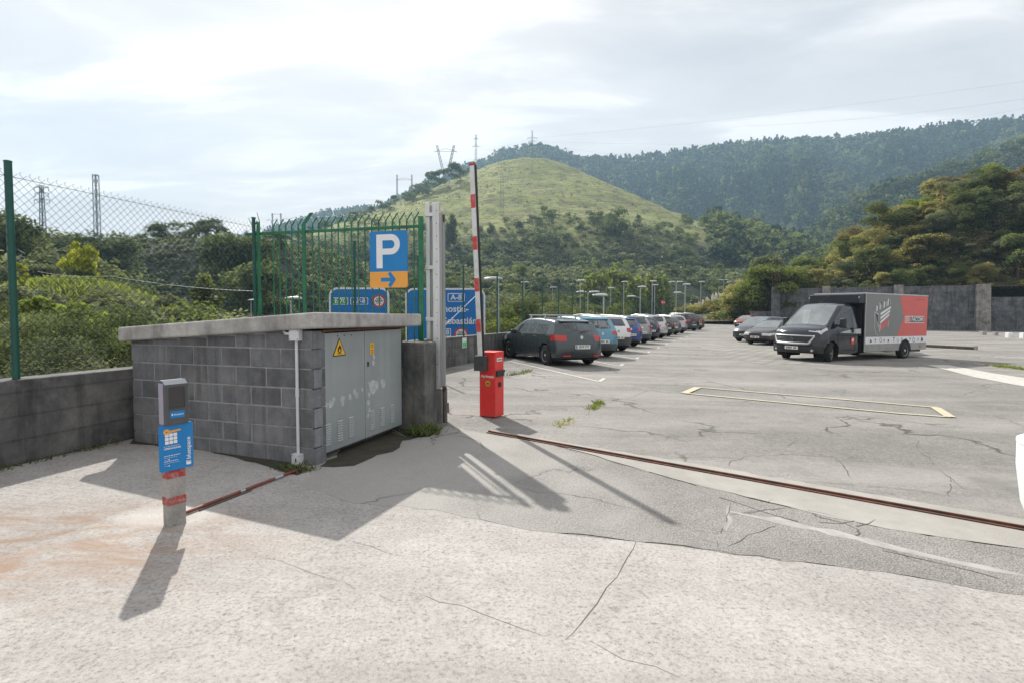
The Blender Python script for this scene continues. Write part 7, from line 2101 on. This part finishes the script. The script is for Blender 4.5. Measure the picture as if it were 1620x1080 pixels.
# individual trees that stand out on the mound
def hit(px_, py_):
    """where the sight line through a photo pixel meets the hills"""
    d = ray(px_, py_); y = np.arange(90, 900, 0.5); t = y / d.y
    z = EYE + d.z * t; g = terrain(d.x * t, y); k = np.argmax(g >= z)
    return Vector((d.x * t[k], y[k], g[k]))
for (a, b, c, w_, sh, kd, lab) in [(716, 392, 338, 1.15, 'poplar', 'mid', 'slim poplar standing at the left foot of the grassy mound'), (709, 396, 352, 1.0, 'poplar', 'grey', 'smaller poplar just left of the slim one'),
        (975, 378, 334, 1.1, 'bush', 'dark', 'big dark bush on the right flank of the mound'), (868, 352, 328, 1.1, 'bush', 'dark', 'dark round bush at the grass edge under the mound top'), (868, 392, 357, 1.2, 'bush', 'grey', 'grey bush below the dark round one at the grass edge'),
        (940, 356, 334, 1.2, 'bush', 'dark', 'dark bush at the grass edge right of the mound middle'), (1088, 360, 340, 1.1, 'bush', 'mid', 'green bush at the right end of the grass slope'), (1112, 366, 345, 1.2, 'tree', 'lime', 'light green tree past the right end of the grass slope'), (1092, 388, 368, 1.2, 'bush', 'lime', 'yellow-green bush below the right end of the grass slope'),
        (690, 300, 272, 1.4, 'tree', 'dark', 'dark tree at the upper left edge of the grass slope'), (668, 312, 290, 1.4, 'bush', 'dark', 'dark bush at the upper left edge of the grass slope'), (722, 290, 262, 1.5, 'tree', 'dark', 'dark tree below the leaning towers'), (648, 322, 306, 1.4, 'bush', 'dark', 'lone dark bush on the left grass shoulder'), (610, 336, 318, 1.3, 'bush', 'dark', 'second dark bush on the left grass shoulder'), (588, 342, 328, 1.3, 'tree', 'dark', 'low dark tree on the left grass shoulder'), (560, 352, 336, 1.4, 'tree', 'mid', 'green tree behind the tops of the bar fence')]:
    p = hit(a, b); h = (b - c) / FPX * p.y * 1.05
    plant('tree' if sh != 'bush' else 'shrub', lab, 'tree' if sh != 'bush' else 'shrub', (p.x, p.y, p.z - 0.4), h + 0.4, w_, sh, 3, 'far', kd, parts=False)
# the wooded left shoulder of the mound
rnd = random.Random(61)
for i in range(30):
    pxx = 476 + i * 9.2 + rnd.uniform(-3, 3); d = ray(pxx, 400); ys = np.arange(260, 620, 2.0); xs = d.x / d.y * ys; zs = terrain(xs, ys)
    c_, s_ = math.cos(TILT), math.sin(TILT); pys = 540 - SHIFT - FPX * (ys * s_ + (zs - EYE) * c_) / (ys * c_ - (zs - EYE) * s_)
    k = int(np.argmin(pys)); k = max(0, k + rnd.choice([-3, 0, 3, 6])); k = min(k, len(ys) - 1); h = rnd.uniform(5, 13) / FPX * ys[k]
    plant('shoulder_tree', 'dark round tree on the left shoulder of the grassy mound', 'tree', (float(xs[k]), float(ys[k]), float(zs[k]) - 0.8), h + 1.0, rnd.uniform(1.1, 1.6), rnd.choice(['bush', 'tree']), rnd.randint(1, 5), 'far', rnd.choice(['dark', 'dark', 'mid']), 'trees along the left shoulder of the grassy mound', False)
# small trees along the crest of the dark cutting
for i in range(9):
    pxx = 1118 + 14 * i; x = (pxx - 810) / FPX * 296; h = 3.0 + (i * 37 % 5) * 0.6
    plant('crest_shrub', 'small green shrub on the crest of the dark cutting right of the mound', 'shrub', (x, 296, tz1(x, 296) - 0.5), h, 1.3, 'bush', 1 + i % 5, 'far', ['mid', 'grey', 'dark'][i % 3], 'shrubs on the crest of the dark cutting', False)
# bright young trees at the foot of the slope, over the parked cars
for i, (a, b, c) in enumerate([(925, 128, 428), (957, 126, 420), (978, 130, 430), (1000, 132, 436), (1012, 130, 432), (1026, 134, 430), (1040, 133, 434), (1052, 135, 433), (940, 124, 440), (985, 128, 440)]):
    at_px(a, b, c, 'tree', 'light green young tree in the bright row above the parked cars', 'tree', 0.75, 'spray' if i < 3 else 'cone', 1 + i % 3, 'far', 'lime', 'bright young trees above the parked cars', False)
# bushes down behind the long wall
for i, (a, b, c, kd) in enumerate([(715, 34, 462, 'mid'), (812, 38, 470, 'lime'), (835, 44, 466, 'mid'), (860, 52, 468, 'mid'), (782, 50, 462, 'grey'), (900, 62, 470, 'grey'), (630, 36, 470, 'mid'), (930, 78, 470, 'mid'), (960, 88, 476, 'lime'), (985, 95, 480, 'lime'), (758, 62, 452, 'grey'), (805, 72, 450, 'grey'), (850, 84, 452, 'mid'), (890, 92, 452, 'grey')]):
    at_px(a, b, c, 'shrub', ['green', 'light green'][kd == 'lime'] + ' bush in the dip behind the long wall and its fence', 'shrub', 1.1, 'bush', 1 + i % 6, 'mid', kd, 'bushes in the dip behind the long wall')
# white-flowered pampas on the slope
def pampas(pos, h, lab, n=16, seed=0):
    r = random.Random(seed); t = thing('pampas_grass', lab, 'pampas grass', pos, group='pampas grass clumps')
    mb = MB()
    for k in range(70):
        a = r.uniform(0, 6.28); l = h * r.uniform(0.45, 0.8); c = Vector((math.cos(a), math.sin(a), 0)); s = Vector((-c.y, c.x, 0)) * h * 0.02
        p0 = c * 0.05 * h; p1 = c * l * 0.35 + Vector((0, 0, l * 0.75)); p2 = c * l * 0.8 + Vector((0, 0, l * 0.55))
        mb.add([p0 - s, p0 + s, p1 + s, p1 - s, p2], [(0, 1, 2, 3), (3, 2, 4)])
    mb.build('blades', LEAF['ochre'], t)
    for k in range(n):
        a = r.uniform(0, 6.28); l = h * r.uniform(0.65, 1.0); c = Vector((math.cos(a), math.sin(a), 0)) * r.uniform(0.1, 0.45) * h
        mb = MB(); q = c + Vector((0, 0, l)); mb.poly([c * 0.3, c * 0.7 + Vector((0, 0, l * 0.6)), q - Vector((0, 0, h * 0.22)), q - Vector((0, 0, 0.1 * h)), q + c * 0.15], [h * 0.006, h * 0.006, h * 0.035, h * 0.04, h * 0.008], 6)
        mb.build('plume', M['pampas'], t)
for i, (a, b, y_) in enumerate([(1106, 84, 474), (1118, 86, 472), (1128, 85, 468), (1138, 86, 464), (1147, 88, 460), (1158, 90, 458)]):
    x = (a - 810) / FPX * b; z0 = gz(x, b); h = D(a, y_, b).z - z0
    pampas((x, b + 1.2, z0), h, 'clump of pampas grass with pale plumes behind the hedge at the end of the yard', 12, i)
for i, (a, b, y_) in enumerate([(895, 120, 438), (915, 122, 441), (985, 150, 398), (1000, 152, 400), (1046, 160, 404), (560, 90, 424), (590, 92, 422)]):
    x = (a - 810) / FPX * b; z0 = tz1(x, b) - 0.3; h = 1.5
    pampas((x, b, D(a, y_, b).z - h), h, 'white-flowered clump on the scrubby slope', 9, 20 + i)

# hedge at the end of the yard
rnd = random.Random(5)
for i in range(15):
    pxx = 1078 + i * 10.5; dep = 84 - 0.9 * i + rnd.uniform(-1.5, 1.5); x = (pxx - 810) / FPX * dep
    yt = np.interp(pxx, [1075, 1095, 1130, 1160, 1190, 1220, 1240], [482, 476, 470, 462, 440, 418, 432]) + rnd.uniform(-4, 4)
    h = D(pxx, yt, dep).z - gz(x, dep)
    kd = rnd.choice(['ochre', 'mid', 'lime', 'ochre'] if pxx < 1165 else ['lime', 'mid', 'mid'])
    plant('hedge_shrub', {'ochre': 'dry ochre shrub in the hedge at the far end of the yard', 'mid': 'green shrub in the hedge at the far end of the yard', 'lime': 'light green shrub in the hedge at the far end of the yard'}[kd], 'shrub', (x, dep, gz(x, dep) - 0.1), max(h, 1.0), 1.15, 'bush' if pxx < 1180 else 'tree', 1 + i % 6, 'mid', kd, 'shrubs of the hedge at the far end of the yard')
for i, (pxx, yt, dep) in enumerate([(1190, 414, 78), (1208, 404, 80), (1222, 418, 76), (1176, 436, 77), (1242, 424, 79)]):
    x = (pxx - 810) / FPX * dep; h = D(pxx, yt, dep).z - gz(x, dep)
    plant('tree', ['tall light green sapling left of the retaining wall', 'tallest grey-green tree left of the retaining wall', 'mid green tree at the left end of the retaining wall', 'low dry ochre shrub left of the retaining wall', 'grey-green tree overhanging the left end of the retaining wall'][i], 'tree', (x, dep, gz(x, dep) - 0.1), h, 0.75, ['spray', 'tree', 'tree', 'bush', 'tree'][i], 1 + i, 'mid', ['lime', 'grey', 'mid', 'ochre', 'grey'][i])

# shrubs and small trees of the bank behind the retaining wall
rnd = random.Random(33); done = []
i = 0; tries = 0
BK = ['mid', 'mid', 'dark', 'rust', 'ochre', 'mid', 'lime', 'rust', 'dark', 'grey']
while i < 165 and tries < 6000:
    tries += 1
    t = rnd.uniform(tb[0] - 4, tb[3] + 26); dd = 0.7 + 25 * rnd.random() ** 0.9
    p = bank_z(t, dd); h = rnd.uniform(2.2, 5.0) * (1.0 if dd > 3 else 0.58)
    if any((p.x - a) ** 2 + (p.y - b) ** 2 < (0.30 * (h + c)) ** 2 for a, b, c in done): continue
    done.append((p.x, p.y, h)); i += 1
    u = t - tb[0]; hi = dd / 25
    if hi > 0.62: kd = rnd.choice(['ochre', 'mid', 'lime', 'ochre', 'grey', 'rust'])
    elif hi > 0.35: kd = rnd.choice(['rust', 'dark', 'mid', 'ochre', 'grey', 'mid'])
    elif u > 22: kd = rnd.choice(['mid', 'grey', 'mid', 'dark'])
    else: kd = rnd.choice(['dark', 'mid', 'grey', 'ochre', 'mid'])
    if u < 5: kd = rnd.choice(['lime', 'mid', 'ochre', 'mid'])
    if u > 24 and hi < 0.5: h *= 1.35
    nm = {'dark': 'dark green', 'mid': 'mid green', 'rust': 'autumn brown', 'ochre': 'dry ochre', 'lime': 'light green', 'grey': 'grey-green', 'yellow': 'yellow'}[kd]
    plant('bank_shrub', nm + ' shrub on the bank above the retaining wall', 'shrub', p, h, rnd.uniform(1.05, 1.45), 'bush' if hi > 0.4 else rnd.choice(['bush', 'bush', 'tree']), rnd.randint(1, 6), 'mid', kd, 'shrubs on the bank above the retaining wall')
for (t, dd, h, sh, kd, lab) in [(tb[0] + 17, 13, 2.6, 'spray', 'yellow', 'bright yellow sapling high on the bank'), (tb[0] + 27, 6, 7.0, 'tree', 'grey', 'tall grey-green tree rising from the bank near the pale buttress'), (tb[0] + 31, 5, 7.5, 'tree', 'mid', 'tall green tree at the right edge above the retaining wall'), (tb[0] + 24, 3, 5.0, 'tree', 'mid', 'green tree leaning over the pale buttress')]:
    plant('tree', lab, 'tree', bank_z(t, dd), h, 0.95, sh, 2, 'mid', kd)
def reg_bank(rg, n):
    return np.stack([rg.uniform(tb[0] - 10, tb[3] + 30, n), 0.2 + 27 * rg.random(n)], 1)
rg = np.random.default_rng(8); Q = reg_bank(rg, 14000); XY = np.array([bank_z(a, b) for a, b in Q])
_bz = XY[:, 2]
def reg_b2(r_, n): return XY[:, :2]
ground_cover('bank_bramble', 'tangle of dry brambles and grass covering the bank', len(XY), reg_b2, LEAF['ochre'], 0.32, 9, lambda x, y: _bz, 0.9)

# weeds: by the pier, along the cracks, foot of the walls
def weeds(name, label, pts, n, size, kind, seed, r=0.10, lay=0.8):
    rg = np.random.default_rng(seed); P = []
    for k in range(n):
        i = rg.integers(0, len(pts) - 1) if len(pts) > 1 else 0; f = rg.random(); a = pts[i]; b = pts[min(i + 1, len(pts) - 1)]
        q = a + (b - a) * f; P.append((q.x + rg.normal() * r, q.y + rg.normal() * r))
    P = np.array(P); return ground_cover(name, label, len(P), lambda g_, n_: P, LEAF[kind], size, seed + 1, lambda x, y: np.array([gz(a, b) + 0.02 for a, b in zip(x, y)]), lay)
weeds('weed', 'tuft of green weeds at the foot of the gate pier', [G(655, 688), G(682, 684)], 420, 0.10, 'mid', 61, 0.06)
weeds('crack_moss', 'yellow-green moss and weeds in the crack beyond the barrier', [G(935, 648), G(947, 640), G(948, 636)], 260, 0.05, 'lime', 62, 0.05)
weeds('crack_weed', 'low weeds along the crack right of the barrier', [G(880, 675), G(905, 663)], 120, 0.04, 'ochre', 63, 0.05)
weeds('bay_weed', 'thin weeds in the parking bay before the charcoal hatchback', [G(800, 594), G(825, 591), G(838, 586)], 140, 0.07, 'mid', 64, 0.06)
weeds('verge_grass', 'thin strip of yellow-green grass by the white band on the right', [G(1575, 579), G(1600, 582), G(1640, 586)], 500, 0.08, 'lime', 65, 0.12)
weeds('wall_weed', 'low weeds along the foot of the left wall', [Vector((float(wallx(y)) + 0.06, y, 0)) for y in (4.6, 5.5, 6.4)], 200, 0.05, 'mid', 66, 0.03)
weeds('hut_weed', 'few weeds at the foot of the block wall by the conduit', [G(440, 742), G(490, 745)], 140, 0.06, 'mid', 67, 0.04)

# ------------------------------------------------------------------ the woods on the far hills: one mass of crowns
def mass(name, label, cat, x, y, z, s, tint, quads, leaf, m, seed, conif=None, width=1.0):
    """a wood or scrub too dense to count: many crowns of leaf clumps in one mesh"""
    rg = np.random.default_rng(seed); n = len(x); K = 9
    protos = []
    for i in range(K):
        co, _ = leaf_cloud(seed * 31 + i, (lumps_tree if i % 3 == 0 else lumps_bush)(i + 3, 7), quads, leaf, 0.5, 0.35, 0.8); protos.append(co)
    pc, _ = leaf_cloud(seed * 31 + 50, lumps_cone(3, 10), quads, leaf, 0.3, 0.3, 0.8)
    k = rg.integers(0, K, n); ang = rg.random(n) * 6.283; out = np.empty((n, quads * 4, 3), np.float32)
    for i in range(K + 1):
        mm = (k == i) if conif is None else ((k == i) & ~conif) if i < K else conif
        if i == K and conif is None: break
        if not mm.any(): continue
        v = protos[i] if i < K else pc; c, q = np.cos(ang[mm])[:, None], np.sin(ang[mm])[:, None]; w = s[mm][:, None] * width * (1.0 if i < K else 0.8); h = s[mm][:, None] * (1.0 if i < K else 1.25)
        out[mm] = np.stack([(c * v[None, :, 0] - q * v[None, :, 1]) * w + x[mm][:, None], (q * v[None, :, 0] + c * v[None, :, 1]) * w + y[mm][:, None], v[None, :, 2] * h + z[mm][:, None]], -1)
    ft = np.clip(np.repeat(tint, quads) + rg.normal(size=n * quads) * 0.20, 0, 1)
    me = leaf_mesh(name, out.reshape(-1, 3), ft, m); o = bpy.data.objects.new(name, me); COL.objects.link(o)
    return tag(o, label, cat, kind='stuff')

def forest():
    rg = np.random.default_rng(77)
    N = 34000; u = rg.uniform(-0.62, 1.12, N); y = np.sqrt(rg.uniform(200 ** 2, 985 ** 2, N)); x = u * y
    z = terrain(x, y); d = mound_d(x, y)
    Fo = np.interp(u, [-0.6, 0, 0.5, 1.3], [560, 520, 430, 330]); Dr = np.interp(u, [-0.6, 0, 0.5, 1.3], [880, 960, 900, 720])
    far = (y > Fo - 30) & (y < Dr + 14) & (d > 300); spur = (u > 0.37) & (y > 225) & (y < 445); low = (d > 300) & (y > 400) & (y < Fo) & (u > 0.28)
    ok = (far | spur | low) & (493 - (z - EYE) / y * FPX < 470)
    ok &= (rg.random(N) < np.where(spur | low, 1.0, 0.70))
    ok &= ~((y > 430) & (np.abs(x - 15) < 120) & (y < 700) & (u > -0.12) & (u < 0.25))
    x, y, z, u = x[ok], y[ok], z[ok], u[ok]; n = len(x)
    s = rg.uniform(7.5, 14.5, n) * (1 + 0.35 * (vnoise(x, y, 60, 3) - 0.5))
    conif = (vnoise(x, y, 110, 6) > 0.60) & (rg.random(n) < 0.6) & (y > 520)
    tint = np.clip(0.05 + 1.0 * rg.random(n) ** 1.3 * (0.10 + 1.4 * vnoise(x, y, 85, 12) ** 1.5), 0, 1); tint = np.where(conif, tint * 0.35, tint); tint = np.where(rg.random(n) < 0.05, 1.0, tint)
    near = y < 500
    lm = leaf_mat('forest_leaves', (0.018, 0.036, 0.020), (0.190, 0.215, 0.090), 0.32)
    for sel, q, l, nm, lab in ((near, 120, 0.085, 'woodland', 'mixed woods on the nearer spur and in the valley'), (~near, 62, 0.125, 'forest', 'dense mixed woods covering the far hills')):
        mass(nm, lab, 'forest', x[sel], y[sel], z[sel] - 0.8, s[sel], tint[sel], q, l, lm, 5, conif[sel] if nm == 'forest' else None, 1.05)
    print('forest crowns', n, int(near.sum()))
forest()

def scrub():
    """close scrub between the single shrubs of the lower slopes"""
    rg = np.random.default_rng(17); N = 16000
    u = rg.uniform(-0.52, 0.50, N); y = 88 + 225 * rg.random(N) ** 0.95; x = u * y; z = terrain(x, y)
    d = mound_d(x, y) + 40 * (vnoise(x, y, 24, 9) - 0.5) + 16 * (vnoise(x, y, 7, 4) - 0.5)
    ok = (d > 170) & ~((u > 0.325) & (y > 240) & (y < 290)) & ~((x < -42) & (y > 97) & (y < 122) & (vnoise(x, y, 14, 21) < 0.75)) & (x < wallx(np.minimum(y, 67)) + 200)
    pv = 493 - (z - EYE) / y * FPX; pu = 810 + u * FPX
    ok &= ~((pu > 850) & (pu < 1130) & (pv > 452) & (rg.random(N) < 0.85))
    ok &= rg.random(N) < np.where(d > 192, 0.72, 0.28)
    x, y, z = x[ok], y[ok], z[ok]; n = len(x)
    s = rg.uniform(0.7, 2.6, n) * (0.75 + y / 420); tint = np.clip(0.15 + 0.8 * vnoise(x, y, 16, 13) * rg.random(n) ** 0.6, 0, 1)
    mass('scrub', 'close grey-green scrub covering the slope below the grassy mound', 'scrub', x, y, z - 0.25, s, tint, 46, 0.12, leaf_mat('scrub_leaves', (0.062, 0.082, 0.055), (0.31, 0.325, 0.215), 0.48), 9, None, 1.3)
    N = 2600; a = rg.random(N) * 6.283; r = 165 * np.sqrt(rg.random(N)); x = 15 + r * np.cos(a); y = 420 - np.abs(r * np.sin(a)); z = terrain(x, y)
    ok = rg.random(N) < 0.25 + 0.75 * smooth(0.45, 0.7, vnoise(x, y, 25, 31)); x, y, z = x[ok], y[ok], z[ok]; n = len(x)
    mass('tussock', 'low tussocks and brambles scattered over the grassy mound', 'ground cover', x, y, z - 0.1, rg.uniform(0.35, 1.1, n), rg.random(n) * 0.7, 26, 0.16, LEAF['grey'], 12, None, 1.5)
    for kd, nn_, sd in (('ochre', 700, 1), ('rust', 620, 2), ('mid', 620, 3), ('dark', 620, 4)):
        T_ = rg.uniform(tb[0] - 8, tb[3] + 28, nn_); D_ = 0.4 + 27 * rg.random(nn_)
        Q = np.array([bank_z(a, b) for a, b in zip(T_, D_)]); low_ = np.where(D_ < 2.5, 0.55, 1.0)
        keep = (vnoise(Q[:, 0], Q[:, 1], 6, 40 + sd) > 0.42); Q = Q[keep]; n = len(Q)
        mass('bank_scrub', {'ochre': 'dry ochre scrub filling the bank', 'rust': 'brown autumn scrub filling the bank', 'mid': 'green scrub filling the bank', 'dark': 'dark ivy and bramble filling the bank'}[kd], 'scrub', Q[:, 0], Q[:, 1], Q[:, 2], rg.uniform(0.8, 2.2, n) * low_[keep], rg.random(n), 150, 0.052, LEAF[kd], 60 + sd, None, 1.4)
    N = 5000; x = rg.uniform(-110, -26, N); y = rg.uniform(82, 128, N); z = terrain(x, y)
    mass('rough_grass', 'rough grass and low brambles on the left plateau and its cutting', 'ground cover', x, y, z - 0.1, rg.uniform(0.35, 1.2, N), rg.random(N), 22, 0.17, LEAF['grey'], 14, None, 1.6)
    print('scrub', n)
scrub()

# ------------------------------------------------------------------ air: even haze over the whole valley
def haze():
    mb = MB(); mb.box(-1100, 1700, -120, 1320, -40, 420)
    m = bpy.data.materials.new('haze_air'); m.use_nodes = True; t = m.node_tree; t.nodes.clear()
    out = t.nodes.new('ShaderNodeOutputMaterial'); v = t.nodes.new('ShaderNodeVolumePrincipled')
    v.inputs['Color'].default_value = (0.48, 0.73, 0.97, 1); v.inputs['Density'].default_value = HAZE; v.inputs['Anisotropy'].default_value = 0.22
    t.links.new(v.outputs[0], out.inputs['Volume'])
    o = mb.build('haze', m); tag(o, 'thin bluish haze in the air of the valley', kind='stuff')
HAZE = 0.00037
haze()
